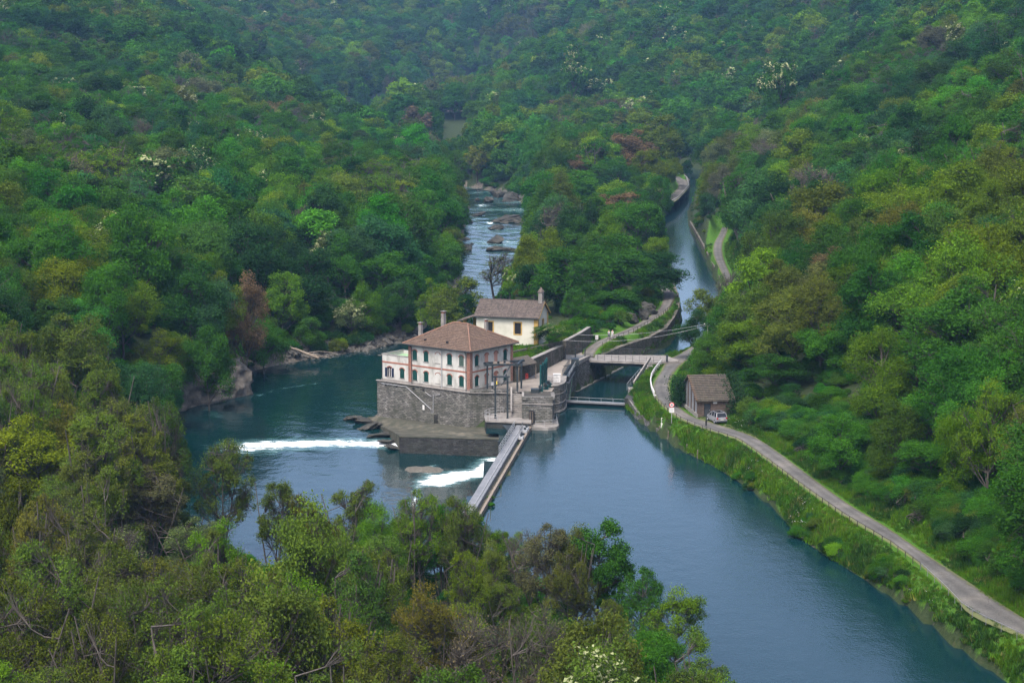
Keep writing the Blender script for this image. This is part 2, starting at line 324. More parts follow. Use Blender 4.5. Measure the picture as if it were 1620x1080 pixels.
def zat(x, y):
    """terrain height by bilinear lookup"""
    x = np.asarray(x, float); y = np.asarray(y, float)
    i = np.clip(np.searchsorted(gx, x) - 1, 0, len(gx) - 2); j = np.clip(np.searchsorted(gy, y) - 1, 0, len(gy) - 2)
    u = np.clip((x - gx[i]) / (gx[i + 1] - gx[i]), 0, 1); v = np.clip((y - gy[j]) / (gy[j + 1] - gy[j]), 0, 1)
    return GZ[j, i] * (1 - u) * (1 - v) + GZ[j, i + 1] * u * (1 - v) + GZ[j + 1, i] * (1 - u) * v + GZ[j + 1, i + 1] * u * v

# ------------------------------------------------------------------ ground sheet
ny, nx = GX.shape
idx = np.arange(ny * nx).reshape(ny, nx)
quads = np.stack([idx[:-1, :-1], idx[:-1, 1:], idx[1:, 1:], idx[1:, :-1]], -1).reshape(-1, 4)
m, nt, out = nmat('ground'); L = nt.links
tc = N(nt, 'ShaderNodeTexCoord')
n1 = N(nt, 'ShaderNodeTexNoise', Scale=0.12, Detail=8.0, Roughness=0.7); n2 = N(nt, 'ShaderNodeTexNoise', Scale=1.6, Detail=6.0, Roughness=0.7)
for n in (n1, n2): L.new(tc.outputs['Object'], n.inputs['Vector'])
wood = ramp(nt, n2.outputs[0], [(0.3, (0.014, 0.026, 0.010)), (0.55, (0.03, 0.045, 0.018)), (0.75, (0.06, 0.055, 0.03))])
grass = ramp(nt, n2.outputs[0], [(0.28, (0.028, 0.078, 0.010)), (0.52, (0.048, 0.12, 0.012)), (0.74, (0.08, 0.13, 0.022))])
stone = ramp(nt, n2.outputs[0], [(0.3, (0.05, 0.047, 0.04)), (0.55, (0.11, 0.10, 0.083)), (0.75, (0.19, 0.17, 0.14))])
ag = N(nt, 'ShaderNodeAttribute'); ag.attribute_name = 'grass'; as_ = N(nt, 'ShaderNodeAttribute'); as_.attribute_name = 'stone'
def softmask(at):
    a = N(nt, 'ShaderNodeMath', operation='ADD'); L.new(at.outputs['Fac'], a.inputs[0]); s = N(nt, 'ShaderNodeMath', operation='MULTIPLY_ADD'); L.new(n2.outputs[0], s.inputs[0]); s.inputs[1].default_value = 0.7; s.inputs[2].default_value = -0.35
    L.new(s.outputs[0], a.inputs[1]); return ramp(nt, a.outputs[0], [(0.4, (0, 0, 0)), (0.6, (1, 1, 1))]).outputs[0]
col = mixc(nt, softmask(ag), wood.outputs[0], grass.outputs[0]); col = mixc(nt, softmask(as_), col, stone.outputs[0])
b = N(nt, 'ShaderNodeBsdfPrincipled', Roughness=0.95); b.inputs['Specular IOR Level'].default_value = 0.1; L.new(col, b.inputs['Base Color'])
bu = N(nt, 'ShaderNodeBump', Strength=0.8, Distance=0.3); L.new(n2.outputs[0], bu.inputs['Height']); L.new(bu.outputs[0], b.inputs['Normal']); L.new(b.outputs[0], out.inputs[0])
gm = mesh_np('ground', np.stack([GX, GY, GZ], -1).reshape(-1, 3), quads, m, True)
g_grass = ((gdro < 9) & (GY < 700)) * sstep(np.where(GY < 400, 9.5, 5.5), np.where(GY < 400, 5.5, 2.5), gdro) * sstep(0.1, 0.5, gdp); g_grass = np.maximum(g_grass, ((gdp < 9) & (GX > 20) & (GY < 330)) * sstep(.1, .5, gdp))
g_grass = np.maximum(g_grass, sstep(6, 3.5, gdto) * sstep(0.2, 0.6, gdp)); ptsg = np.stack([GX.ravel(), GY.ravel()], 1)
g_grass = np.maximum(g_grass, (poly_sd(ptsg, TERRACE) < 0.5).reshape(GX.shape))
g_grass = np.maximum(g_grass, ((GX > 17) & (GX < 26) & (GY > 296) & (GY < 350) & (gdp > 0.3)) * 1.0)
g_stone = np.maximum(sstep(np.where(GY < 440, 6.5, 2.0), 1.0, np.where(GZ < z_river(GY) + 3.4, gdr, 99)) * (GY > 330) * np.where(GX < 0, 1, .6) * np.where(GY > 440, .55, 1) * (GY < 880), 0.55 * sstep(0.7, 0.0, np.abs(gdp - .1)) * (GZ < .5))
g_stone = np.maximum(g_stone, (gdr < 0) * 1.0)
set_attr(gm, 'grass', g_grass.ravel()); set_attr(gm, 'stone', g_stone.ravel())
tag(ob('ground', gm), kind='structure')

# ------------------------------------------------------------------ water
def water_mat(name, deep, rip_scale, rip, foam=True, fine=6.0):
    m, nt, out = nmat(name); L = nt.links
    tc = N(nt, 'ShaderNodeTexCoord'); mp = N(nt, 'ShaderNodeMapping'); mp.inputs['Scale'].default_value = (1.0, 0.75, 1); L.new(tc.outputs['Object'], mp.inputs[0])
    a = N(nt, 'ShaderNodeTexNoise', Scale=rip_scale, Detail=3.0, Roughness=0.55); c = N(nt, 'ShaderNodeTexNoise', Scale=rip_scale * 0.16, Detail=2.0)
    g = N(nt, 'ShaderNodeTexNoise', Scale=0.035, Detail=3.0)
    for n in (a, c, g): L.new(mp.outputs[0], n.inputs['Vector'])
    ad = N(nt, 'ShaderNodeMath', operation='MULTIPLY_ADD'); L.new(c.outputs[0], ad.inputs[0]); ad.inputs[1].default_value = 1.6; L.new(a.outputs[0], ad.inputs[2])
    gr = ramp(nt, g.outputs[0], [(0.36, (0.45, 0.45, 0.45)), (0.6, (1, 1, 1))])
    cal = N(nt, 'ShaderNodeAttribute'); cal.attribute_name = 'ripple'; st0 = N(nt, 'ShaderNodeMath', operation='MULTIPLY'); L.new(gr.outputs[0], st0.inputs[0]); L.new(cal.outputs['Fac'], st0.inputs[1]); st = N(nt, 'ShaderNodeMath', operation='MULTIPLY'); L.new(st0.outputs[0], st.inputs[0]); st.inputs[1].default_value = rip
    bu = N(nt, 'ShaderNodeBump', Distance=0.12); L.new(st.outputs[0], bu.inputs['Strength']); L.new(ad.outputs[0], bu.inputs['Height'])
    w = N(nt, 'ShaderNodeBsdfPrincipled', Roughness=0.10, IOR=1.333); w.inputs['Base Color'].default_value = (*deep, 1); L.new(bu.outputs[0], w.inputs['Normal'])
    if foam:
        f = N(nt, 'ShaderNodeAttribute'); f.attribute_name = 'foam'
        fn = N(nt, 'ShaderNodeTexNoise', Scale=0.75, Detail=9.0, Roughness=0.78); fm = N(nt, 'ShaderNodeMapping'); fm.inputs['Scale'].default_value = (0.6, 1.5, 1)
        L.new(tc.outputs['Object'], fm.inputs[0]); L.new(fm.outputs[0], fn.inputs['Vector'])
        s = N(nt, 'ShaderNodeMath', operation='ADD'); L.new(fn.outputs[0], s.inputs[0]); L.new(f.outputs['Fac'], s.inputs[1])
        fr = ramp(nt, s.outputs[0], [(0.74, (0, 0, 0)), (0.98, (.32, .32, .32)), (1.32, (1, 1, 1))])
        fb = N(nt, 'ShaderNodeBsdfPrincipled', Roughness=0.7); fcol = ramp(nt, fr.outputs[0], [(0.1, (0.16, 0.40, 0.42)), (0.55, (0.44, 0.57, 0.58)), (0.95, (0.68, 0.73, 0.74))]); L.new(fcol.outputs[0], fb.inputs['Base Color'])
        b2 = N(nt, 'ShaderNodeBump', Strength=0.8, Distance=0.2); L.new(fn.outputs[0], b2.inputs['Height']); L.new(b2.outputs[0], fb.inputs['Normal'])
        mx = N(nt, 'ShaderNodeMixShader'); L.new(fr.outputs[0], mx.inputs[0]); L.new(w.outputs[0], mx.inputs[1]); L.new(fb.outputs[0], mx.inputs[2]); L.new(mx.outputs[0], out.inputs[0])
    else: L.new(w.outputs[0], out.inputs[0])
    return m
def water_sheet(name, poly, grow, zf, h, mat, ext, foamf=None, rippf=None):
    x0, x1, y0, y1 = ext; xs = np.arange(x0, x1 + h, h); ys = np.arange(y0, y1 + h, h); X, Y = np.meshgrid(xs, ys)
    d = poly_sd(np.stack([X.ravel(), Y.ravel()], 1), poly).reshape(X.shape); Z = zf(X, Y)
    idx = np.arange(X.size).reshape(X.shape); q = np.stack([idx[:-1, :-1], idx[:-1, 1:], idx[1:, 1:], idx[1:, :-1]], -1).reshape(-1, 4)
    q = q[(d.ravel()[q] < grow).any(1)]
    used = np.unique(q); rem = np.full(X.size, -1); rem[used] = np.arange(len(used)); v = np.stack([X, Y, Z], -1).reshape(-1, 3)[used]
    me = mesh_np(name, v, rem[q], mat, True)
    fo = foamf(v[:, 0], v[:, 1]) if foamf else np.zeros(len(v)); set_attr(me, 'foam', fo); set_attr(me, 'ripple', rippf(v[:, 0], v[:, 1]) if rippf else np.ones(len(v)))
    return v, me
def seg_f(x, y, pts, w0, w1, s):
    d, _ = line_d(np.stack([x, y], 1), [(*p, i / (len(pts) - 1)) for i, p in enumerate(pts)]); _, t = line_d(np.stack([x, y], 1), [(*p, i / (len(pts) - 1)) for i, p in enumerate(pts)])
    return s * np.exp(-(d / (w0 + (w1 - w0) * t)) ** 2)
def river_foam(x, y):
    f = np.zeros_like(x)
    for px, w0, w1, s in (([(640, 703), (560, 700), (470, 702), (390, 708)], 5.0, 7.5, 0.50), ([(640, 703), (520, 701), (400, 703)], 3.6, 4.2, 0.60), ([(640, 703), (600, 702)], 2.2, 2.0, .62),
                          ([(792, 728), (770, 748), (720, 752), (690, 762)], 3.6, 3.8, 0.72), ([(690, 735), (675, 750), (662, 775), (655, 800)], 0.9, 1.2, 0.5),
                          ([(395, 630), (440, 615), (500, 606)], 0.8, 0.5, 0.34), ([(540, 630), (600, 612)], 0.8, 0.8, 0.28), ([(330, 655), (420, 660), (560, 655)], 3, 3, 0.1), ([(325, 640), (345, 660)], 2, 2, .3)):
        f = np.maximum(f, seg_f(x, y, GL(px, -3), w0, w1, s))
    far = (y > 560) & (y < 960); f = np.where(far, np.maximum(f, 0.24 + 0.10 * wob(x, y, 9, 5)), f)
    for px, py, w, s in ((775, 352, 2.5, .6), (762, 322, 4, .5), (752, 300, 3, .4), (745, 385, 3, .3), (715, 215, 10, .45), (712, 180, 9, .5)):
        gxx, gyy, _ = G(px, py, -6.5 if py > 250 else -11); f = np.maximum(f, s * np.exp(-((x - gxx) / w) ** 2 - ((y - gyy) / (w * 3)) ** 2))
    return f
M_RIVER = water_mat('river_water', (0.002, 0.018, 0.020), 0.9, 0.5)
v, me = water_sheet('river', RIVER, 3.0, lambda X, Y: z_river(Y) + np.where(Y < 560, 0.03, 0.12) * wob(X, Y, 1.2, 21), 1.5, M_RIVER, (-66, 12, 205, 900), river_foam)
fo = np.zeros(len(me.vertices)); me.attributes['foam'].data.foreach_get('value', fo); v[:, 2] += (rng.random(len(v)) - 0.4) * 0.5 * np.clip(fo - 0.35, 0, 1); me.vertices.foreach_set('co', v.astype(np.float32).ravel())
tag(ob('river', me), kind='structure')
v, me = water_sheet('river_far', RIVER, 8, lambda X, Y: z_river(Y) + 0.15 * wob(X, Y, 3, 22), 6.0, M_RIVER, (-80, 20, 906, 1770), river_foam); tag(ob('river_bend', me), kind='structure')
M_POOL = water_mat('pool_water', (0.003, 0.020, 0.024), 3.0, 0.24)
def pool_foam(x, y):
    f = np.zeros_like(x)
    for px, s in (([(880, 655), (910, 652), (940, 660)], .30), ([(935, 650), (960, 665), (990, 690)], .26), ([(830, 705), (850, 700), (875, 692)], .33)): f = np.maximum(f, seg_f(x, y, GL(px, 0), 0.7, 0.9, s))
    return f
v, me = water_sheet('pool', POOL, 2.5, lambda X, Y: np.interp(Y, [324, 345], [Z_POOL, Z_CANAL]), 2.0, M_POOL, (-6, 100, 120, 990), pool_foam, lambda x, y: np.interp(y, [200, 275, 300, 340, 1000], [1, .8, .28, .16, .2])); tag(ob('mill_pool_water', me), kind='structure')

# ------------------------------------------------------------------ road and towpath ribbons
def subdiv(rb, n=4):
    o = []
    P = [np.array([*a, *b]) for a, b in rb]
    for i in range(len(P) - 1):
        p0, p1, p2, p3 = P[max(i - 1, 0)], P[i], P[i + 1], P[min(i + 2, len(P) - 1)]
        for k in range(n):
            t = k / n; o.append(0.5 * (2 * p1 + (p2 - p0) * t + (2 * p0 - 5 * p1 + 4 * p2 - p3) * t * t + (3 * p1 - p0 - 3 * p2 + p3) * t ** 3))
    o.append(P[-1]); return np.array(o)
def road(name, rb, mat, lift=0.05):
    s = subdiv(rb); rows = []
    for k in (-0.04, 0, 0.25, 0.5, 0.75, 1, 1.04):
        q = s[:, :3] * (1 - k) + s[:, 3:] * k; q[:, 2] += lift + (0.05 * (1 - abs(2 * k - 1)) if 0 <= k <= 1 else -0.12); rows.append(q)
    v = np.stack(rows, 1); ny, nx = v.shape[:2]; idx = np.arange(ny * nx).reshape(ny, nx)
    f = np.stack([idx[:-1, :-1], idx[:-1, 1:], idx[1:, 1:], idx[1:, :-1]], -1).reshape(-1, 4)
    me = mesh_np(name, v.reshape(-1, 3), f, mat, True); set_attr(me, 'across', np.tile((0.0, 0.0, 0.25, 0.5, 0.75, 1.0, 1.0), ny)); return tag(ob(name, me), kind='structure')
def road_mat(name, a, b_, c):
    m, nt, out = nmat(name); L = nt.links; tc = N(nt, 'ShaderNodeTexCoord')
    n1 = N(nt, 'ShaderNodeTexNoise', Scale=0.22, Detail=6.0, Roughness=0.6); n2 = N(nt, 'ShaderNodeTexNoise', Scale=5.0, Detail=4.0); vo = N(nt, 'ShaderNodeTexVoronoi', feature='DISTANCE_TO_EDGE', Scale=0.28)
    nw = N(nt, 'ShaderNodeTexNoise', Scale=0.8, Detail=4.0); L.new(tc.outputs['Object'], nw.inputs['Vector']); wv = mixc(nt, 0.25, (0, 0, 0), nw.outputs[1]); 
    av = N(nt, 'ShaderNodeVectorMath', operation='MULTIPLY_ADD'); L.new(nw.outputs[1], av.inputs[0]); av.inputs[1].default_value = (1.6, 1.6, 0); L.new(tc.outputs['Object'], av.inputs[2]); L.new(av.outputs[0], vo.inputs['Vector'])
    for n in (n1, n2): L.new(tc.outputs['Object'], n.inputs['Vector'])
    col = ramp(nt, n1.outputs[0], [(0.3, a), (0.5, b_), (0.7, c)]).outputs[0]
    fr = ramp(nt, n2.outputs[0], [(0.3, (0.8, 0.8, 0.8)), (0.7, (1.15, 1.15, 1.15))]); col = mixc(nt, 1.0, col, fr.outputs[0], 'MULTIPLY')
    ck = ramp(nt, vo.outputs[0], [(0.0, (0.45, 0.45, 0.45)), (0.012, (1, 1, 1))]); col = mixc(nt, 0.7, col, ck.outputs[0], 'MULTIPLY')
    ac = N(nt, 'ShaderNodeAttribute'); ac.attribute_name = 'across'
    nd = N(nt, 'ShaderNodeTexNoise', Scale=0.9, Detail=5.0); L.new(tc.outputs['Object'], nd.inputs['Vector']); wa_ = N(nt, 'ShaderNodeMath', operation='MULTIPLY_ADD'); L.new(nd.outputs[0], wa_.inputs[0]); wa_.inputs[1].default_value = 0.34; wa_.inputs[2].default_value = -0.17
    aw = N(nt, 'ShaderNodeMath', operation='ADD'); L.new(ac.outputs['Fac'], aw.inputs[0]); L.new(wa_.outputs[0], aw.inputs[1])
    tk = ramp(nt, aw.outputs[0], [(0.0, (.78, .76, .72)), (0.25, (1.12, 1.12, 1.12)), (0.5, (.84, .84, .83)), (0.75, (1.12, 1.12, 1.12)), (1.0, (.78, .76, .72))]); col = mixc(nt, 1.0, col, tk.outputs[0], 'MULTIPLY')
    eg = ramp(nt, aw.outputs[0], [(0.0, (1, 1, 1)), (0.06, (.75, .75, .75)), (0.11, (0, 0, 0)), (0.89, (0, 0, 0)), (0.94, (.75, .75, .75)), (1.0, (1, 1, 1))]); col = mixc(nt, eg.outputs[0], col, (0.10, 0.115, 0.045))
    b = N(nt, 'ShaderNodeBsdfPrincipled', Roughness=0.9); b.inputs['Specular IOR Level'].default_value = 0.2; L.new(col, b.inputs['Base Color']); L.new(b.outputs[0], out.inputs[0]); return m
M_ROAD = road_mat('road_asphalt', (0.066, 0.066, 0.063), (0.095, 0.094, 0.089), (0.14, 0.132, 0.118)); M_TOW = road_mat('towpath_gravel', (0.085, 0.082, 0.075), (0.115, 0.11, 0.10), (0.155, 0.145, 0.128))
road('road', road_rb, M_ROAD); road('towpath', tow_rb, M_TOW)
# lay-by where the car stands
q = [Vector(G(*p, Z_ROAD)) for p in ((1106, 663), (1140, 674.5), (1200, 694.5), (1178, 678), (1152, 660), (1120, 652))]
mb = MB(); mb.add([(p.x, p.y, Z_ROAD + 0.035) for p in q] , [tuple(range(6))]); tag(mb.build('road_layby', M_ROAD), kind='structure')

# ------------------------------------------------------------------ trees: mesh makers
def tubes_np(paths, n=4):
    """paths: list of (pts (k,3), radii (k)) -> one mesh of tubes"""
    V, Fq, off = [], [], 0
    for p, r in paths:
        p = np.asarray(p, float); k = len(p); t = np.gradient(p, axis=0); t /= np.linalg.norm(t, axis=1, keepdims=True) + 1e-9
        a = np.where(np.abs(t[:, 2:3]) < 0.9, [[0, 0, 1.0]], [[1.0, 0, 0]]); u = np.cross(t, a); u /= np.linalg.norm(u, axis=1, keepdims=True) + 1e-9; w = np.cross(t, u)
        m = n if r[0] > 0.06 else 3
        q = 2 * np.pi * np.arange(m) / m
        ring = p[:, None] + (u[:, None] * np.cos(q)[None, :, None] + w[:, None] * np.sin(q)[None, :, None]) * np.asarray(r)[:, None, None]
        V.append(ring.reshape(-1, 3)); i = np.arange(k - 1)[:, None] * m; j = np.arange(m)[None]; j2 = (j + 1) % m
        Fq.append(np.stack([i + j, i + j2, i + m + j2, i + m + j], -1).reshape(-1, 4) + off); off += k * m
    return np.concatenate(V), np.concatenate(Fq)
def leaves_np(c, nrm, size, r, aspect=0.62):
    n = len(c); nrm = nrm / (np.linalg.norm(nrm, axis=1, keepdims=True) + 1e-9)
    a = r.normal(0, 1, (n, 3)); u = np.cross(nrm, a); u /= np.linalg.norm(u, axis=1, keepdims=True) + 1e-9; w = np.cross(nrm, u)
    s = size * r.uniform(0.6, 1.35, n)[:, None]; u = u * s; w = w * s * aspect
    bend = nrm * s * 0.18
    V = np.stack([c - u * 0.55 - bend, c - w * 0.5, c + u * 0.55 - bend, c + w * 0.5], 1).reshape(-1, 3)
    return V, np.arange(4 * n).reshape(n, 4)
def curve_pts(a, b, r, bow=0.12, k=4):
    a, b = np.asarray(a, float), np.asarray(b, float); t = np.linspace(0, 1, k)[:, None]; L = np.linalg.norm(b - a)
    off = r.normal(0, 1, 3) * bow * L; return a + (b - a) * t + off * (t * (1 - t)) * 2 + np.array([0, 0, -0.1 * L]) * (t * (1 - t)) * 0
def make_tree(seed, style, lod):
    """unit-ish trees about 12 m tall: returns trunk (v,f), crown (v,f,val), blossom or None"""
    r = np.random.default_rng(seed); H = 12.0; paths = []; tips = []; centre = np.array([0, 0, H * 0.58])
    q = {'near': 1.6, 'mid': 0.85, 'far': 0.26}[lod]; ls = {'near': 0.20, 'mid': 0.29, 'far': 0.56}[lod]
    P = dict(dense=(4.6, 5.7, 0.55, 26, 560, 0.31), tall=(3.1, 5.6, 0.56, 20, 520, 0.33), loose=(4.6, 5.5, 0.57, 30, 320, 0.25), sparse=(4.2, 5.2, 0.60, 38, 250, 0.22), full=(4.3, 5.9, 0.50, 32, 540, 0.31), bare=(4.4, 4.6, 0.64, 34, 34, 0.22), round=(4.7, 5.2, 0.58, 30, 560, 0.26), shrub=(3.2, 2.2, 0.22, 15, 460, 0.36), wisp=(4.0, 5.6, 0.57, 36, 300, 0.21))[style]
    Rx, Rz, hc, nl, npl, lr = P; zc = H * hc if style != 'shrub' else 2.0
    sx, sy = r.uniform(0.82, 1.12, 2); lean = r.normal(0, 0.35, 2)
    # lobes of foliage
    d = r.normal(0, 1, (nl * 3, 3)); d /= np.linalg.norm(d, axis=1, keepdims=True); d = d[d[:, 2] > (-0.55 if style != 'shrub' else -0.2)][:nl]
    rad = r.uniform(0.45, 0.86, len(d))[:, None]; taper = 1 - 0.28 * np.clip(d[:, 2:3], 0, 1) * (1 if style in ('tall', 'wisp') else 0.3)
    lc = d * rad * np.array([Rx * sx, Rx * sy, Rz]) * np.concatenate([taper, taper, np.ones_like(taper)], 1) + np.array([lean[0], lean[1], zc])
    lc = np.r_[lc, [[lean[0], lean[1], zc], [lean[0] * .6, lean[1] * .6, zc - Rz * .35]]]; 
    lrad = Rx * lr * r.uniform(0.75, 1.35, len(lc))
    # trunk, limbs, twigs
    top = np.array([lean[0], lean[1], zc + Rz * (0.62 if style in ('tall', 'sparse', 'bare', 'wisp') else 0.25)])
    nst = 1 if style not in ('shrub', 'sparse', 'bare', 'wisp') else (4 if style == 'shrub' else int(r.integers(3, 6)))
    trunks = []
    for k in range(nst):
        o = np.array([*r.normal(0, 0.25 if nst > 1 else 0, 2), -0.8]); e = top + np.array([*r.normal(0, 1.7 if nst > 1 else 0.1, 2), r.normal(0, .5) if nst > 1 else 0])
        tp = curve_pts(o, e, r, 0.05, 7); rr = np.linspace((0.2 if nst == 1 else 0.13) if style != 'shrub' else 0.07, 0.045, 7); paths.append((tp, rr)); trunks.append(tp)
    for c, lr_ in zip(lc, lrad):
        tp = trunks[r.integers(len(trunks))]; zz = np.clip(c[2] - 0.75 * np.hypot(c[0], c[1]) - 0.4, 1.2 if style != 'shrub' else 0.1, None)
        k = int(np.argmin(np.abs(tp[:, 2] - zz))); lp = curve_pts(tp[k], c, r, 0.10, 5); paths.append((lp, np.linspace(0.085 if style not in ('sparse', 'wisp', 'bare') else 0.055, 0.028, 5)))
        nt_ = dict(near=9, mid=4, far=1)[lod] + (8 if style in ('sparse', 'bare', 'wisp') and lod != 'far' else 0)
        for _ in range(nt_):
            dd = r.normal(0, 1, 3) + (c - centre) * 0.18 + np.array([0, 0, 0.5]); dd /= np.linalg.norm(dd); e = c + dd * lr_ * r.uniform(0.8, 1.25)
            s = lp[r.integers(2, 5)]; tw = curve_pts(s, e, r, 0.1, 3); paths.append((tw, np.array([0.032, 0.022, 0.011]) * (1.5 if lod != 'near' else 1))); tips.append(tw[1:])
    tv, tf = tubes_np(paths, 6)
    # leaf clumps on each lobe
    cs, ns, vs_ = [], [], []
    for c, lr_ in zip(lc, lrad):
        m_ = max(8, int(npl * q)); nc = max(4, int(m_ / (16 if lod == 'near' else 9 if lod == 'mid' else 4)))
        dd = r.normal(0, 1, (nc, 3)); dd /= np.linalg.norm(dd, axis=1, keepdims=True); outw = (c - np.array([0, 0, zc - 1.0])); outw = outw / (np.linalg.norm(outw) + 1e-6)
        dd = dd + outw * 0.55 + np.array([0, 0, 0.35]); dd /= np.linalg.norm(dd, axis=1, keepdims=True)
        cc = c + dd * lr_ * r.uniform(0.55, 1.08, (nc, 1)) * np.array([1, 1, 0.95])
        k = r.integers(0, nc, m_); sg = lr_ * (0.20 if style not in ('sparse', 'wisp') else 0.15)
        p = cc[k] + r.normal(0, 1, (m_, 3)) * sg * np.array([1.1, 1.1, 0.85]); cs.append(p)
        ns.append(dd[k] * 0.6 + np.array([0, 0, 0.55]) + r.normal(0, 0.55, (m_, 3)))
        vs_.append(np.clip(0.42 + r.normal(0, 0.10) + r.normal(0, 0.09, nc)[k] + r.normal(0, 0.14, m_), 0, 1))
    cs, ns, vs_ = map(np.concatenate, (cs, ns, vs_))
    cv, cf = leaves_np(cs, ns, ls * (0.72 if style in ('sparse', 'bare', 'wisp') else 1.0), r)
    return (tv, tf), (cv, cf, np.repeat(vs_, 4)), (cs, ns)
def blossom_np(cs, ns, seed, lod, frac=0.16):
    r = np.random.default_rng(seed); k = (cs[:, 2] > np.quantile(cs[:, 2], 0.40)); cl = wob(cs[:, 0], cs[:, 1] + cs[:, 2], 0.55, seed) > 0.25
    i = np.where(k & cl)[0]; i = r.choice(i, int(len(i) * min(1, frac * 2.6)), replace=False)
    return leaves_np(cs[i] + np.array([0, 0, 0.12]), ns[i] + np.array([0, 0, .6]), {'near': 0.26, 'mid': 0.44, 'far': 0.8}[lod], r, 0.8)
PROTO = {}
class Proto(dict):
    """the meshes of one tree shape, each made when first asked for"""
    def __missing__(s, k):
        (tv, tf), (cv, cf, va), (cs, ns) = s.raw; bv, bf = blossom_np(cs, ns, 5 + s.k, s.lod) if k == 'blossom' else (None, None)
        if k == 'trunk': me = mesh_np('trunk', tv, tf, M_BARK, True)
        elif k == 'crown': me = mesh_np('crown', cv, cf, M_LEAF); set_attr(me, 'v', va)
        elif k == 'blossom': me = mesh_np('blossom', bv, bf, M_BLOSSOM)
        s[k] = me; return me
def proto(style, k, lod):
    key = (style, k, lod)
    if key not in PROTO:
        p = Proto(); p.raw = make_tree(100 * k + sum(map(ord, style)) + len(lod), style, lod); p.k = k; p.lod = lod; PROTO[key] = p
    return PROTO[key]
UR = dict(full=4.3, dense=4.6, tall=3.1, loose=4.8, sparse=4.2, bare=4.4, round=4.7, shrub=3.2, wisp=4.0); UH = dict(full=11.9, dense=12.2, tall=12.2, loose=12.1, sparse=12.2, bare=12.2, round=11.4, shrub=4.2, wisp=12.2)
NVAR = dict(full=3, dense=4, tall=3, loose=3, sparse=3, bare=2, round=3, shrub=3, wisp=3)

# colours of the spring wood (linear reflectance)
COL = dict(deep=(0.021, 0.066, 0.016), mid=(0.037, 0.114, 0.013), bright=(0.046, 0.145, 0.012), lime=(0.090, 0.170, 0.011), olive=(0.080, 0.122, 0.018), brown=(0.094, 0.100, 0.042), grey=(0.088, 0.105, 0.050), teal=(0.032, 0.100, 0.031), yellow=(0.145, 0.195, 0.011), rust=(0.150, 0.104, 0.056), pale=(0.096, 0.140, 0.046))
WORD = dict(deep='dark green', mid='mid-green', bright='bright green', lime='yellow-green', olive='olive green', brown='brownish', grey='grey-green', teal='bluish green', yellow='golden yellow-green', rust='rust-brown', pale='pale green')

# ------------------------------------------------------------------ where trees may stand
VIEW_A = [(330, 662), (402, 640), (395, 590), (420, 572), (520, 556), (620, 535), (648, 528), (655, 512), (690, 498), (740, 498), (758, 472), (868, 455), (885, 500), (905, 525), (930, 528), (948, 530), (1000, 505), (1040, 472), (1058, 458), (1062, 440), (1055, 400), (1047, 350), (1030, 336), (1060, 305), (1070, 290), (1060, 275), (1105, 265), (1105, 300), (1093, 370), (1140, 445),
          (1112, 480), (1092, 520), (1082, 550), (1090, 585), (1140, 592), (1148, 655), (1200, 688), (1300, 757), (1420, 832), (1500, 885), (1700, 1010), (1700, 1060), (1620, 1012), (1560, 1030), (1500, 985), (1600, 1080), (1150, 1090), (1128, 1000), (1085, 940), (1035, 900), (980, 862), (945, 822), (870, 815), (805, 865), (762, 832), (745, 790), (700, 780), (640, 775), (560, 755), (520, 735), (450, 735), (380, 725), (340, 700)]
VIEW_B = [(740, 318), (832, 318), (832, 335), (820, 400), (800, 432), (735, 432), (727, 400), (738, 345)]
VIEW_C = [(696, 172), (738, 155), (736, 212), (697, 222)]
VIEW_D = [(1130, 368), (1150, 368), (1152, 436), (1130, 410)]
_mx, _my = np.meshgrid(np.arange(-200, 1821, 4), np.arange(-100, 1181, 4)); _q = np.stack([_mx.ravel(), _my.ravel()], 1).astype(float)
OPEN = np.zeros(_mx.shape, bool)
for _p in (VIEW_A, VIEW_B, VIEW_C, VIEW_D): OPEN |= (poly_sd(_q, _p) < -3).reshape(_mx.shape)
def hits_view(x, y, zg, h, rad):
    """share of the crown's sample points that would stand in front of what the photo shows open"""
    pts = np.array([(x, y, zg + h * 0.97), (x, y, zg + h * 0.8), (x - rad * .8, y, zg + h * 0.6), (x + rad * .8, y, zg + h * 0.6), (x - rad * .6, y, zg + h * 0.82), (x + rad * .6, y, zg + h * 0.82), (x, y, zg + h * 0.4)])
    sx, sy, f = SCR(pts[:, 0], pts[:, 1], pts[:, 2]); i = np.clip((sx + 200) / 4, 0, OPEN.shape[1] - 1).astype(int); j = np.clip((sy + 100) / 4, 0, OPEN.shape[0] - 1).astype(int)
    return OPEN[j, i].mean()
BLOCK = [(-22, 320), (-7, 309), (1, 300), (8, 303), (16, 345), (15, 374), (3, 368), (-16, 358), (-24, 332)]      # built-up island, no wild trees
SHED = (31.5, 303)
trees = []     # dict(x,y,z,h,r,style,col,flower,score)
def ok_ground(x, y, dr, dp, dro, dto):
    return (dr > 1.0) & (dp > 1.2) & (dro > 4.6) & (dto > 2.6)
def scatter():
    out = []
    for y0, y1, sp in ((128, 264, 5.6), (264, 460, 7.6), (460, 700, 8.6), (700, 1000, 9.6), (1000, 1400, 11), (1400, 1750, 11.5), (1750, 2150, 11.5)):
        half = y1 * 0.30 + 12
        xs = np.arange(-half, half, sp); ys = np.arange(y0, y1, sp * 0.92); X, Y = np.meshgrid(xs, ys); X = X + rng.uniform(-.45, .45, X.shape) * sp; Y = Y + rng.uniform(-.45, .45, Y.shape) * sp
        k = np.abs(X) < Y * 0.29 + 10; out.append(np.stack([X[k], Y[k], np.full(k.sum(), sp)], 1))
    return np.concatenate(out)
cand = scatter()
pts2 = cand[:, :2]
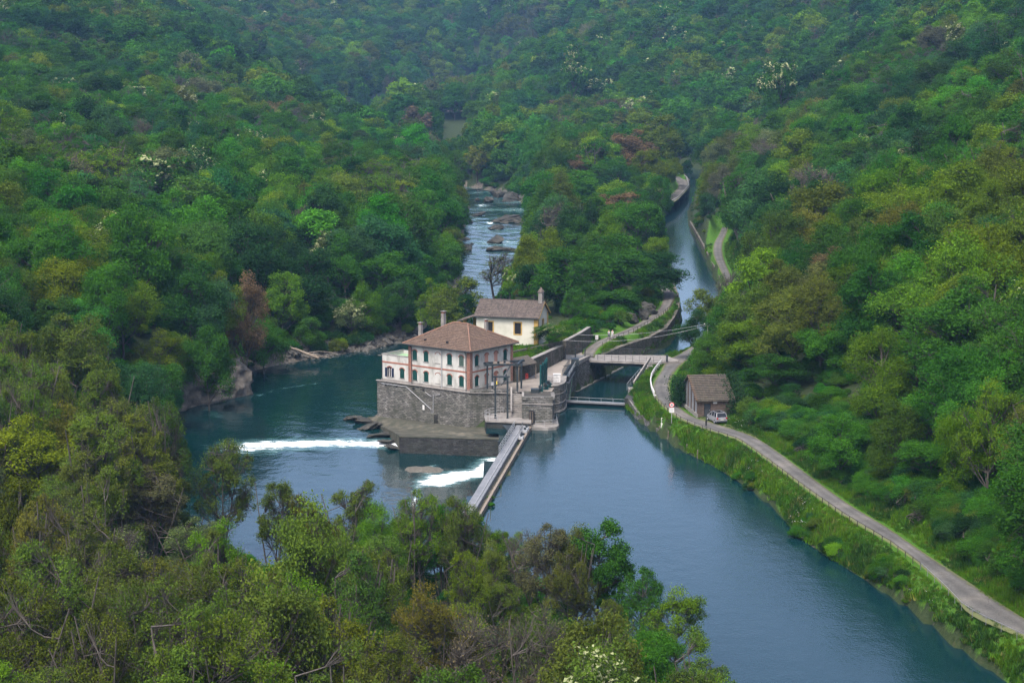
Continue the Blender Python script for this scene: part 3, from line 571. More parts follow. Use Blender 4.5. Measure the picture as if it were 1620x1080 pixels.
_, cdr, cdp, cdro, cdto = ground(pts2[:, 0], pts2[:, 1], True); cz = zat(pts2[:, 0], pts2[:, 1]); cbl = poly_sd(pts2, BLOCK)
cok = ok_ground(cand[:, 0], cand[:, 1], cdr, cdp, cdro, cdto) & (cbl > 1.0) & (np.hypot(cand[:, 0] - SHED[0], cand[:, 1] - SHED[1]) > 8.5)
cok &= ~((cand[:, 0] > 17) & (cand[:, 0] < 42) & (cand[:, 1] > 240) & (cand[:, 1] < 296) & (cdro < 6)) & ~((cand[:, 0] > 16) & (cand[:, 0] < 30) & (cand[:, 1] > 296) & (cand[:, 1] < 352))
# visibility against the terrain + 9 m of canopy nearer the camera is left to the renderer
n_col = wob(cand[:, 0], cand[:, 1], 16, 31); n_sty = wob(cand[:, 0], cand[:, 1], 22, 32)
for i in np.where(cok)[0]:
    x, y, sp = cand[i]; zg = cz[i]; u = rng.random(); fg = y < 262 and x < 22; 
    h = rng.uniform(11.5, 20.0) * (0.9 if y < 264 else 1.0) * (1.15 if 0 < x < 42 and 385 < y < 820 else 1) * (1.2 if y > 900 else 1); c = n_col[i] + rng.normal(0, 0.55); s = n_sty[i] + rng.normal(0, 0.7)
    near_bank = min(cdr[i], cdp[i], cdro[i], cdto[i]) < 5
    near_edge = min(cdr[i], cdp[i], cdro[i], cdto[i]) < 15
    if near_bank: h *= rng.uniform(0.55, 0.85)
    if fg:
        style = ('sparse' if s > 0.2 else 'wisp' if s > -0.5 else 'loose' if s > -1.1 else 'dense'); col = ('brown' if c > 2.4 else 'grey' if c > 1.9 else 'olive' if c > 0.1 else 'lime' if c > -0.95 else 'mid' if c > -1.7 else 'bright')
        h *= 1.08
    else:
        style = ('sparse' if s > 1.35 else 'wisp' if s > 0.95 else 'loose' if s > 0.4 else 'round' if s > -0.25 else 'dense' if s > -1.1 else 'tall' if s > -1.6 else 'full')
        col = ('brown' if c > 2.15 else 'grey' if c > 1.75 else 'olive' if c > 1.15 else 'lime' if c > 0.65 else 'mid' if c > -0.35 else 'bright' if c > -0.72 else 'teal' if c > -1.15 else 'deep')
        if x > 20 and y < 420 and col in ('grey',): col = 'mid'
    if near_edge and not fg and rng.random() < .75: style = 'full'
    flower = (rng.random() < (0.03 if y > 300 else 0.01)) and style in ('dense', 'round', 'loose', 'tall')
    rad = h / 12 * UR[style] * (0.72 if fg else 0.94) * rng.uniform(0.78, 1.2)
    for shrink in (1.0, 0.75, 0.55, 0.38, 0.25):
        lim = 0.30 if style in ('sparse', 'wisp') and fg else 0.01
        if hits_view(x, y, zg, h * shrink, rad * shrink) <= lim: break
    else: continue
    h *= shrink; rad *= shrink
    if rng.random() < 0.03: style, col, flower = 'bare', 'grey', False
    if h < 5.2: style = 'shrub'; rad = min(rad * 1.3, h * 0.8)
    trees.append(dict(x=x, y=y, z=zg, h=h, r=rad, style=style, col=col, flower=flower))

# ------------------------------------------------------------------ trees one can point to (photo x, top y, distance, width in photo px)
HERO = []
def hero(px, top, D, wpx, style, col, label, flower=False, k=None, name='tree', cat='tree', base=None):
    f = D / CP; x = (px - 810) / FPX * (D * CP + 40 * SP)
    # solve for the height of the top at distance D
    dy = -(top - 540) / FPX; t = D / (CP + dy * SP); ztop = CAM_H + t * (-SP + dy * CP); x = (px - 810) / FPX * t
    zg = float(zat(x, D)) if base is None else base; h = max(2.0, ztop - zg); rad = wpx / 2 / FPX * t
    HERO.append(dict(x=x, y=D, z=zg, h=h, r=rad, style=style, col=col, flower=flower, label=label, name=name, cat=cat))

hero(212, 328, 345, 135, 'round', 'bright', 'largest bright green tree on the left slope, with a broad domed crown')
hero(48, 362, 330, 120, 'round', 'bright', 'bright green domed tree at the edge of the view on the left slope')
hero(165, 400, 325, 100, 'dense', 'bright', 'bright green tree just below the largest domed one on the left slope')
hero(400, 345, 400, 95, 'dense', 'deep', 'dark green tree on the left slope above the river boulders')
hero(118, 490, 285, 150, 'loose', 'olive', 'broad olive tree with brown tinted top on the lower left slope')
hero(205, 555, 290, 90, 'dense', 'teal', 'bluish green tree beside the broad olive one on the lower left slope')
hero(386, 440, 362, 78, 'loose', 'rust', 'rust-brown loose tree above the pale gravel beach')
hero(250, 560, 315, 90, 'dense', 'mid', 'mid-green bushy tree over the rock bluff by the river')
hero(330, 520, 335, 90, 'round', 'mid', 'round mid-green tree directly behind the rock bluff')
hero(415, 505, 372, 70, 'dense', 'bright', 'bright green bush-like tree next to the gravel beach')
hero(480, 385, 405, 100, 'dense', 'deep', 'dark green tree overhanging the boulders left of the house')
hero(600, 395, 430, 90, 'dense', 'bright', 'bright green leafy tree above the boulders behind the house')
hero(520, 372, 432, 70, 'round', 'pale', 'cream-flowered tree high above the boulder shore', True)
hero(560, 470, 405, 60, 'loose', 'pale', 'small pale flowering tree at the boulder shore', True)
hero(670, 305, 520, 90, 'dense', 'bright', 'bright green tree on the left river bank beside the rapids')
hero(725, 430, 395, 95, 'loose', 'olive', 'olive green tree behind the big house roof')
hero(738, 452, 392, 34, 'tall', 'deep', 'narrow dark green tree between house and chapel')
hero(690, 440, 415, 60, 'loose', 'lime', 'yellow-green tree to the left of the house chimneys')
hero(790, 392, 455, 90, 'bare', 'olive', 'nearly bare spreading tree behind the chapel with its limbs showing against the river')
hero(882, 312, 505, 95, 'bare', 'grey', 'grey bare twiggy tree on the spit beside the rapids')
hero(985, 300, 545, 100, 'loose', 'rust', 'tan leafless-looking tree on the spit above the canal')
hero(1006, 316, 505, 80, 'round', 'bright', 'bright green domed tree on the spit next to the canal')
hero(922, 272, 640, 78, 'round', 'bright', 'bright green domed tree in the middle of the spit')
hero(948, 250, 690, 40, 'tall', 'mid', 'narrow mid-green tree beside the rust-brown one on the spit')
hero(998, 205, 730, 84, 'loose', 'rust', 'tallest rust-brown tree on the spit')
hero(910, 246, 700, 50, 'loose', 'rust', 'small rust-brown tree on the spit left of the tallest one')
hero(1040, 175, 760, 80, 'loose', 'olive', 'olive green tree behind the tallest rust-brown one')
hero(972, 375, 412, 120, 'dense', 'mid', 'dense mid-green tree above the canal towpath wall')
hero(1026, 388, 436, 110, 'dense', 'deep', 'dark green tree leaning over the canal bend')
hero(912, 392, 402, 115, 'dense', 'mid', 'mid-green tree behind the chapel bell turret')
hero(858, 408, 412, 95, 'dense', 'deep', 'dark green tree behind the chapel roof ridge')
hero(930, 478, 388, 48, 'round', 'bright', 'bright green round bush by the towpath near the couple', name='round_bush', cat='bush')
hero(905, 455, 371, 44, 'loose', 'mid', 'slim-stemmed young tree on the chapel lawn')
hero(965, 455, 396, 80, 'full', 'mid', 'mid-green bush over the towpath rock wall', name='bush', cat='bush')
hero(1195, 505, 318, 120, 'round', 'lime', 'yellow-green domed tree behind the brick shed')
hero(1235, 560, 305, 100, 'dense', 'mid', 'mid-green tree to the side of the brick shed roof')
hero(1098, 490, 350, 60, 'dense', 'deep', 'dark green ivy-clad tree at the canal mouth by the utility pole')
hero(1120, 452, 400, 80, 'loose', 'olive', 'olive green tree at the edge of the canal opposite the towpath wall')
hero(1320, 510, 300, 120, 'round', 'bright', 'bright green domed tree on the right slope above the road bend')
hero(1450, 535, 275, 150, 'dense', 'bright', 'broad bright green tree halfway along the right slope')
hero(1570, 610, 222, 110, 'loose', 'lime', 'yellow-green loose tree close by the road on the right slope')
hero(1480, 690, 235, 110, 'dense', 'bright', 'bright green leafy tree overhanging the road verge')
hero(1380, 660, 258, 120, 'dense', 'mid', 'mid-green layered tree above the grassy verge')
hero(1350, 255, 520, 120, 'round', 'bright', 'large green domed tree high on the right hillside')
hero(1240, 95, 800, 62, 'round', 'mid', 'tree with a white-flowered top high on the right hillside', True)
hero(906, 78, 1150, 52, 'round', 'mid', 'tree with white blossom on its crest in the far woods', True)
hero(60, 660, 218, 190, 'loose', 'yellow', 'golden yellow-green tree at the left edge of the near wood')
hero(230, 735, 215, 150, 'sparse', 'brown', 'purplish brown twiggy tree in the near wood beside the yellow one')
hero(350, 690, 232, 110, 'sparse', 'olive', 'thin olive tree on the near bank in front of the river')
hero(300, 800, 200, 120, 'sparse', 'pale', 'thin pale green tree in the middle of the near wood')
hero(660, 765, 205, 110, 'sparse', 'lime', 'thin yellow-green tree standing before the weir foam')
hero(560, 750, 212, 110, 'sparse', 'olive', 'thin olive tree with dark stems before the gravel shallows')
hero(730, 775, 205, 90, 'sparse', 'olive', 'thin olive tree standing before the end of the weir')
hero(860, 812, 192, 120, 'sparse', 'brown', 'brown-leaved thin tree at the point of the near bank')
hero(950, 815, 191, 88, 'tall', 'mid', 'fresh green leafy tree top rising over the near bank point')
hero(1010, 890, 186, 90, 'loose', 'mid', 'mid-green tree on the near bank beside the open pool')
hero(1075, 935, 182, 110, 'loose', 'lime', 'yellow-green tree leaning out over the open pool')
hero(1040, 990, 172, 110, 'round', 'bright', 'round bright green tree at the foot of the view by the pool')
hero(800, 905, 186, 90, 'wisp', 'olive', 'feathery olive tree at the near bank point')
hero(868, 512, 345.5, 56, 'loose', 'mid', 'small leafy tree with white flowers beside the chapel corner', True, base=6.5)
hero(430, 740, 220, 90, 'wisp', 'olive', 'feathery olive tree in front of the river foam')

# ------------------------------------------------------------------ which trees show: a coarse painter's buffer, nearest first
ALL = [dict(t, hero=False) for t in trees] + [dict(h, hero=True) for h in HERO]
hx = np.array([(h['x'], h['y'], h['r']) for h in HERO])
ALL = [t for t in ALL if t['hero'] or not (np.hypot(hx[:, 0] - t['x'], hx[:, 1] - t['y']) < hx[:, 2] * 0.75).any()]
# a pointed-out tree is not hidden by a nearer nameless one
hs = [SCR(h['x'], h['y'], h['z'] + h['h'] * q) + (h['y'],) for h in HERO for q in (.45, .65, .85)]
def hides(t):
    sx, sy, f = SCR(t['x'], t['y'], t['z'] + t['h'] * .55); s = FPX / f
    return any(t['y'] < hy - 2 and ((sx - a) / (t['r'] * s)) ** 2 + ((sy - b) / (t['h'] * .45 * s)) ** 2 < .8 for a, b, _f, hy in hs)
ALL = [t for t in ALL if t['hero'] or not hides(t)]
ALL.sort(key=lambda t: t['y'])
BW, BH = 540, 360; buf = np.zeros((BH, BW), bool); yy, xx = np.mgrid[0:BH, 0:BW]
for t in ALL:
    sx, sy, f = SCR(t['x'], t['y'], t['z'] + t['h'] * 0.6); s = FPX / f; cx, cy_, rx, ry = sx / 3, sy / 3, t['r'] * s / 3, t['h'] * 0.42 * s / 3
    x0, x1, y0, y1 = int(max(0, cx - rx)), int(min(BW, cx + rx + 1)), int(max(0, cy_ - ry)), int(min(BH, cy_ + ry + 1))
    t['px'], t['py'], t['show'], t['s'] = sx, sy, 0, s
    if x0 >= x1 or y0 >= y1: continue
    m_ = ((xx[y0:y1, x0:x1] - cx) / rx) ** 2 + ((yy[y0:y1, x0:x1] - cy_) / ry) ** 2 < 1
    t['show'] = int((m_ & ~buf[y0:y1, x0:x1]).sum()); buf[y0:y1, x0:x1] |= m_ if t['style'] not in ('sparse', 'bare', 'wisp') else (m_ & (rng.random(m_.shape) < .5))
auto = sorted([t for t in ALL if not t['hero'] and t['show'] > 0], key=lambda t: -t['show'])
N_IND = 300 - len(HERO); single = auto[:N_IND]; ids = {id(t) for t in single}
mass = [t for t in ALL if not t['hero'] and id(t) not in ids]

# ------------------------------------------------------------------ single trees with labels of their own
def region(t):
    x, y = t['x'], t['y']
    if y < 264 and x < 24: return 'in the near wood below the weir'
    if x < -22 and y < 440: return 'on the left slope above the river pool'
    if x < 0 and y < 900: return 'on the left hillside beyond the boulders'
    if y > 900: return 'in the hazy woods at the valley head'
    if x < 52 and y > 340 and x < 30 + (y - 340) * 0.08: return 'on the spit between river and canal'
    if y < 345: return 'on the right slope above the road'
    return 'on the right hillside above the canal'
FORM = dict(full='full-leaved', dense='dense', tall='narrow upright', loose='loose-crowned', sparse='thin twiggy', bare='bare twiggy', round='round-headed', shrub='low bushy', wisp='feathery')
ORD = ['first', 'second', 'third', 'fourth', 'fifth', 'sixth', 'seventh', 'eighth', 'ninth', 'tenth', 'eleventh', 'twelfth', 'thirteenth', 'fourteenth', 'fifteenth', 'sixteenth', 'seventeenth', 'eighteenth', 'nineteenth'] + [a + b for a in ('twentieth', 'thirtieth', 'fortieth', 'fiftieth') for b in ('',)]
_t = ('twenty', 'thirty', 'forty', 'fifty'); _u = ('first', 'second', 'third', 'fourth', 'fifth', 'sixth', 'seventh', 'eighth', 'ninth')
ORD = ORD[:19] + [x for a, th in zip(_t, ('twentieth', 'thirtieth', 'fortieth', 'fiftieth')) for x in [th] + [a + '-' + k for k in _u]]
cls = {}
for t in single: cls.setdefault((region(t), t['col'], t['style'], t['flower']), []).append(t)
for (rg, c, st, fl), ts in cls.items():
    noun = ('bush' if st == 'shrub' else 'tree'); what = f"{WORD[c]} {FORM[st]}" + (' flowering' if fl else '')
    ts.sort(key=lambda t: t['px'])
    for i, t in enumerate(ts):
        if len(ts) == 1: t['label'] = f"the one {what} {noun} {rg}"
        else: t['label'] = f"{ORD[min(i, 57)]} {what} {noun} from the left {rg}"
def lod_of(t): return 'near' if t['s'] > 8.0 else 'mid' if t['s'] > 3.9 else 'far'
def jitter(c, r, a=0.16):
    c = np.array(c) * np.exp(r.normal(0, a, 3) * np.array([0.8, 0.7, 0.8])) * np.exp(r.normal(0, 0.16)); return tuple(np.clip(c, 0.004, 0.4))
tr = np.random.default_rng(11)
for t in single + HERO:
    if 's' not in t:
        sx, sy, f = SCR(t['x'], t['y'], t['z'] + t['h'] * 0.6); t['s'] = FPX / f
    st = t['style']; p = proto(st, int(tr.integers(NVAR[st])), lod_of(t)); nm = t.get('name') or ('bush' if st == 'shrub' else 'twiggy_tree' if st in ('sparse', 'bare', 'wisp') else 'broadleaf_tree')
    e = thing(nm, t['label'], t.get('cat') or ('bush' if st == 'shrub' else 'tree'), (t['x'], t['y'], t['z'] - 0.15), tr.uniform(0, 6.28), 'trees of the valley woods')
    e.rotation_euler = (tr.normal(0, .05), tr.normal(0, .05), tr.uniform(0, 6.28)); sxy = t['r'] / UR[st] * 1.05; e.scale = (sxy, sxy, t['h'] / UH[st])
    ob('trunk', p['trunk'], e); cr = ob('crown', p['crown'], e); cr.color = (*(COL[t['col']] if t.get('name') or 'px' not in t else jitter(COL[t['col']], tr)), 1)
    if t['flower']: ob('blossom', p['blossom'], e)

# ------------------------------------------------------------------ the rest of the wood, and the undergrowth: scattered masses
def scatter_nodes(name, layers):
    """instance one mesh of each layer on every point (layer 2, the blossom, only where the point flowers)"""
    ng = bpy.data.node_groups.new(name + '_scatter', 'GeometryNodeTree')
    ng.interface.new_socket('Geometry', in_out='INPUT', socket_type='NodeSocketGeometry'); ng.interface.new_socket('Geometry', in_out='OUTPUT', socket_type='NodeSocketGeometry')
    nn = ng.nodes; lk_ = ng.links.new; gi, go, jn = nn.new('NodeGroupInput'), nn.new('NodeGroupOutput'), nn.new('GeometryNodeJoinGeometry'); mp = nn.new('GeometryNodeMeshToPoints'); lk_(gi.outputs[0], mp.inputs[0])
    def at(nm, ty):
        a = nn.new('GeometryNodeInputNamedAttribute'); a.data_type = ty; a.inputs[0].default_value = nm; return a.outputs[0]
    for li, meshes in enumerate(layers):
        col = bpy.data.collections.new(f'{name}_kinds')
        for i, me in enumerate(meshes):
            o = bpy.data.objects.new(f'{name}_kind_{li}_{i:03d}', me); o.color = (0, 0, 0, 1); col.objects.link(o)
        ip = nn.new('GeometryNodeInstanceOnPoints'); ci = nn.new('GeometryNodeCollectionInfo')
        ci.inputs[0].default_value = col; ci.inputs['Separate Children'].default_value = True; ci.inputs['Reset Children'].default_value = True
        ip.inputs['Pick Instance'].default_value = True
        lk_(mp.outputs[0], ip.inputs['Points']); lk_(ci.outputs[0], ip.inputs['Instance']); lk_(at('kind', 'INT'), ip.inputs['Instance Index'])
        lk_(at('rot', 'FLOAT_VECTOR'), ip.inputs['Rotation']); lk_(at('scl', 'FLOAT_VECTOR'), ip.inputs['Scale'])
        if li == 2: lk_(at('flowering', 'BOOLEAN'), ip.inputs['Selection'])
        lk_(ip.outputs[0], jn.inputs[0])
    lk_(jn.outputs[0], go.inputs[0]); return ng
def scatter_object(name, layers, pos, kind, rot, scl, tint, label, flowering=None):
    me = bpy.data.meshes.new(name); me.vertices.add(len(pos)); me.vertices.foreach_set('co', np.asarray(pos, np.float32).ravel())
    a = me.attributes.new('kind', 'INT', 'POINT'); a.data.foreach_set('value', np.asarray(kind, np.int32))
    for nm, val in (('rot', rot), ('scl', scl)): a = me.attributes.new(nm, 'FLOAT_VECTOR', 'POINT'); a.data.foreach_set('vector', np.asarray(val, np.float32).ravel())
    a = me.attributes.new('tint', 'FLOAT_COLOR', 'POINT'); a.data.foreach_set('color', np.c_[np.asarray(tint), np.ones(len(pos))].astype(np.float32).ravel())
    if flowering is not None: a = me.attributes.new('flowering', 'BOOLEAN', 'POINT'); a.data.foreach_set('value', np.asarray(flowering, bool))
    o = ob(name, me); o.color = (0, 0, 0, 1); md = o.modifiers.new('scatter', 'NODES'); md.node_group = scatter_nodes(name, layers)
    return tag(o, label, None, None, 'stuff')
kinds = {}; protos = []; rows = []
for t in mass:
    st = t['style']; key = (st, int(tr.integers(NVAR[st])), lod_of(t))
    if key not in kinds: kinds[key] = len(protos); protos.append(proto(*key))
    sxy = t['r'] / UR[st] * 1.05; rows.append((t['x'], t['y'], t['z'] - 0.15, kinds[key], tr.normal(0, .05), tr.normal(0, .05), tr.uniform(0, 6.28), sxy, sxy, t['h'] / UH[st], *jitter(COL[t['col']], tr), float(t['flower'])))
rw = np.array(rows); scatter_object('forest', [[p['crown'] for p in protos], [p['trunk'] for p in protos], [p['blossom'] for p in protos]], rw[:, :3], rw[:, 3], rw[:, 4:7], rw[:, 7:10], rw[:, 10:13], 'the mass of woodland covering the hillsides behind the nearer trees', rw[:, 13] > .5)
print('TREES', len(single), len(HERO), len(mass), 'tris', sum(len(m.polygons) * 2 for m in bpy.data.meshes))

# ------------------------------------------------------------------ materials of built things
M_PLASTER = tone('plaster_white', (0.20, 0.20, 0.175), (0.40, 0.402, 0.372), 0.7, 0.9, 0.2, c3=(0.46, 0.462, 0.432), stretch=(1, 1, .45))
M_CREAM = tone('plaster_cream', (0.36, 0.355, 0.295), (0.45, 0.445, 0.375), 0.5, 0.9, 0.12, c3=(0.49, 0.485, 0.415))
M_OCHRE = tone('ochre_paint', (0.28, 0.18, 0.05), (0.39, 0.265, 0.085), 1.5, 0.85)
M_BRICKRED = masonry('brick_red', (0.22, 0.085, 0.056), (0.30, 0.135, 0.09), (0.24, 0.19, 0.16), 0.26, 0.075, 0.012, 0.4, dirt_amt=0.25)
M_TERRA = tone('terracotta_band', (0.20, 0.078, 0.052), (0.28, 0.115, 0.075), 2.0, 0.9)
M_PINK = tone('pink_infill', (0.33, 0.17, 0.125), (0.40, 0.225, 0.17), 1.2, 0.9)
M_STONE = masonry('grey_stone', (0.10, 0.099, 0.093), (0.25, 0.245, 0.23), (0.06, 0.058, 0.054), 0.62, 0.27, 0.03, 0.9, dirt=(0.045, 0.05, 0.035), dirt_amt=0.75, dscale=0.22, warp=0.10)
M_DSTONE = masonry('dark_stone', (0.024, 0.026, 0.028), (0.060, 0.061, 0.062), (0.05, 0.05, 0.05), 0.75, 0.30, 0.02, 0.9, dirt=(0.028, 0.034, 0.026), dirt_amt=0.6, dscale=0.3, warp=0.08)
M_RUBBLE = masonry('rubble_wall', (0.09, 0.08, 0.07), (0.19, 0.168, 0.147), (0.11, 0.10, 0.09), 0.42, 0.26, 0.02, 1.0, dirt=(0.035, 0.05, 0.022), dirt_amt=0.8, dscale=0.35, warp=0.22)
M_CONC = tone('concrete', (0.11, 0.108, 0.10), (0.20, 0.19, 0.175), 0.7, 0.9, 0.2, c3=(0.26, 0.25, 0.23))
M_CONCD = tone('wet_concrete', (0.028, 0.034, 0.022), (0.060, 0.060, 0.046), 0.6, 0.85, 0.5, c3=(0.115, 0.105, 0.08))
M_PAVE = tone('court_paving', (0.15, 0.135, 0.115), (0.21, 0.19, 0.165), 0.35, 0.92, 0.1, c3=(0.25, 0.225, 0.19))
M_GREENSH = tone('shutter_green', (0.004, 0.040, 0.034), (0.008, 0.062, 0.052), 2.0, 0.6)
M_GREENSH2 = tone('shutter_faded', (0.05, 0.085, 0.07), (0.075, 0.115, 0.09), 2.0, 0.7)
M_GREENST = tone('steel_green', (0.003, 0.036, 0.037), (0.007, 0.062, 0.06), 1.2, 0.5)
M_STEELD = tone('steel_dark', (0.014, 0.020, 0.023), (0.032, 0.042, 0.046), 1.5, 0.5)
M_GALV = tone('galvanised', (0.22, 0.23, 0.24), (0.34, 0.355, 0.365), 2.0, 0.45)
M_GREYPAINT = tone('grey_paint', (0.12, 0.13, 0.14), (0.18, 0.19, 0.20), 0.8, 0.6)
M_WHITE = tone('white_paint', (0.48, 0.48, 0.465), (0.60, 0.60, 0.585), 3.0, 0.6)
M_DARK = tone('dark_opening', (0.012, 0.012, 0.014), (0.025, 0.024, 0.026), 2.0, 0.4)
M_WOODD = tone('weathered_wood', (0.07, 0.06, 0.048), (0.16, 0.135, 0.11), 2.5, 0.9, stretch=(1, 1, 0.4))
M_TIMBER = tone('pale_timber', (0.14, 0.118, 0.092), (0.22, 0.188, 0.152), 1.5, 0.9)
M_GREENROOF = tone('green_terrace', (0.17, 0.30, 0.16), (0.26, 0.40, 0.24), 0.8, 0.9)
def tile_mat(name, cols, pitch_row=0.34, along=0.22, moss=0.25):
    """roof tiles: rows step down the slope, u along the eave"""
    m, nt, out = nmat(name); L = nt.links; tc = N(nt, 'ShaderNodeTexCoord')
    cr = N(nt, 'ShaderNodeVectorMath', operation='CROSS_PRODUCT'); L.new(tc.outputs['Normal'], cr.inputs[0]); cr.inputs[1].default_value = (0, 0, 1)
    nm = N(nt, 'ShaderNodeVectorMath', operation='NORMALIZE'); L.new(cr.outputs[0], nm.inputs[0])
    du = N(nt, 'ShaderNodeVectorMath', operation='DOT_PRODUCT'); L.new(nm.outputs[0], du.inputs[0]); L.new(tc.outputs['Object'], du.inputs[1])
    sl = N(nt, 'ShaderNodeVectorMath', operation='CROSS_PRODUCT'); L.new(tc.outputs['Normal'], sl.inputs[0]); L.new(nm.outputs[0], sl.inputs[1])
    dv = N(nt, 'ShaderNodeVectorMath', operation='DOT_PRODUCT'); L.new(sl.outputs[0], dv.inputs[0]); L.new(tc.outputs['Object'], dv.inputs[1])
    co = N(nt, 'ShaderNodeCombineXYZ'); L.new(du.outputs['Value'], co.inputs[0]); L.new(dv.outputs['Value'], co.inputs[1])
    br = N(nt, 'ShaderNodeTexBrick', offset=0.5); L.new(co.outputs[0], br.inputs['Vector'])
    for k, v in (('Color1', (0, 0, 0, 1)), ('Color2', (1, 1, 1, 1)), ('Mortar', (0.5, 0.5, 0.5, 1)), ('Scale', 1.0), ('Mortar Size', 0.02), ('Brick Width', along), ('Row Height', pitch_row), ('Bias', 0.0)): br.inputs[k].default_value = v
    n1 = N(nt, 'ShaderNodeTexNoise', Scale=0.45, Detail=6.0, Roughness=0.7); L.new(tc.outputs['Object'], n1.inputs['Vector'])
    ad = N(nt, 'ShaderNodeMath', operation='MULTIPLY_ADD'); L.new(br.outputs['Color'], ad.inputs[0]); ad.inputs[1].default_value = 0.45; 
    hf = N(nt, 'ShaderNodeMath', operation='MULTIPLY'); L.new(n1.outputs[0], hf.inputs[0]); hf.inputs[1].default_value = 0.62; L.new(hf.outputs[0], ad.inputs[2])
    col = ramp(nt, ad.outputs[0], [(0.2, cols[0]), (0.5, cols[1]), (0.8, cols[2])]).outputs[0]
    mn = N(nt, 'ShaderNodeTexNoise', Scale=0.9, Detail=7.0, Roughness=0.75); L.new(tc.outputs['Object'], mn.inputs['Vector']); mr = ramp(nt, mn.outputs[0], [(0.52, (0, 0, 0)), (0.7, (moss,) * 3)]); col = mixc(nt, mr.outputs[0], col, (0.07, 0.075, 0.045))
    col = mixc(nt, br.outputs['Fac'], col, (0.05, 0.035, 0.03))
    fr = N(nt, 'ShaderNodeMath', operation='FRACT'); dvs = N(nt, 'ShaderNodeMath', operation='DIVIDE'); L.new(dv.outputs['Value'], dvs.inputs[0]); dvs.inputs[1].default_value = pitch_row; L.new(dvs.outputs[0], fr.inputs[0])
    bu = N(nt, 'ShaderNodeBump', Strength=1.0, Distance=0.07); L.new(fr.outputs[0], bu.inputs['Height'])
    b = N(nt, 'ShaderNodeBsdfPrincipled', Roughness=0.9); b.inputs['Specular IOR Level'].default_value = 0.2; L.new(col, b.inputs['Base Color']); L.new(bu.outputs[0], b.inputs['Normal']); L.new(b.outputs[0], out.inputs[0]); return m
M_TILE = tile_mat('roof_tiles_red', ((0.066, 0.048, 0.036), (0.115, 0.080, 0.058), (0.165, 0.115, 0.084)))
M_TILEG = tile_mat('roof_tiles_grey', ((0.048, 0.043, 0.038), (0.088, 0.075, 0.066), (0.135, 0.112, 0.097)), 0.40, 0.24, 0.35)
M_TILEM = tile_mat('roof_tiles_mossy', ((0.040, 0.038, 0.032), (0.068, 0.062, 0.050), (0.10, 0.088, 0.07)), 0.45, 0.26, 0.8)

# ------------------------------------------------------------------ helpers for buildings
def arch_loop(u, w0, w1, width, n=7, rise=None):
    """window outline: straight sides and a segmental arch on top (counter-clockwise)"""
    h = width / 2; rise = h * 0.75 if rise is None else rise
    p = [(u - h, w0), (u + h, w0), (u + h, w1 - rise)]
    if rise > 0.01: p += [(u + h * math.cos(a), w1 - rise + rise * math.sin(a)) for a in np.linspace(0, math.pi, n + 2)[1:-1]]
    else: pass
    return p + [(u - h, w1 - rise)]
def facade(mb, fn, outer, holes, depth=0.16):
    """front face with openings and their reveals; fn(u, w, d) -> local point, d inwards"""
    vs2 = [Vector(p) for p in outer]; ed = [(i, (i + 1) % len(outer)) for i in range(len(outer))]
    for h in holes:
        o = len(vs2); vs2 += [Vector(p) for p in h]; ed += [(o + i, o + (i + 1) % len(h)) for i in range(len(h))]
    r = delaunay_2d_cdt(vs2, ed, [], 1, 1e-5); tri = [tuple(f) for f in r[2]]; cen = np.array([[sum(r[0][i][k] for i in f) / len(f) for k in (0, 1)] for f in tri]); keep = np.ones(len(tri), bool)
    for h in holes: keep &= poly_sd(cen, h) > -1e-4
    mb.add([fn(p[0], p[1], 0) for p in r[0]], [f for f, k in zip(tri, keep) if k])
    for h in holes:
        n = len(h); mb.add([fn(*p, 0) for p in h] + [fn(*p, depth) for p in h], [(i, n + i, n + (i + 1) % n, (i + 1) % n) for i in range(n)])
def panel(loop, fn, d, thick=0.05):
    n = len(loop); mb = MB(); mb.add([fn(*p, d) for p in loop] + [fn(*p, d + thick) for p in loop], [tuple(range(n)), tuple(range(2 * n - 1, n - 1, -1))] + [(i, (i + 1) % n, n + (i + 1) % n, n + i) for i in range(n)]); return mb
def shrink(loop, k):
    cx = sum(p[0] for p in loop) / len(loop); cy_ = sum(p[1] for p in loop) / len(loop); return [(cx + (x - cx) * (1 - k), cy_ + (y - cy_) * (1 - k)) for x, y in loop]
def ubox(fn, u0, u1, w0, w1, d0, d1):
    mb = MB(); v = [fn(u, w, d) for d in (d0, d1) for w in (w0, w1) for u in (u0, u1)]
    return mb.add(v, [(0, 2, 3, 1), (4, 5, 7, 6), (0, 1, 5, 4), (2, 6, 7, 3), (0, 4, 6, 2), (1, 3, 7, 5)])
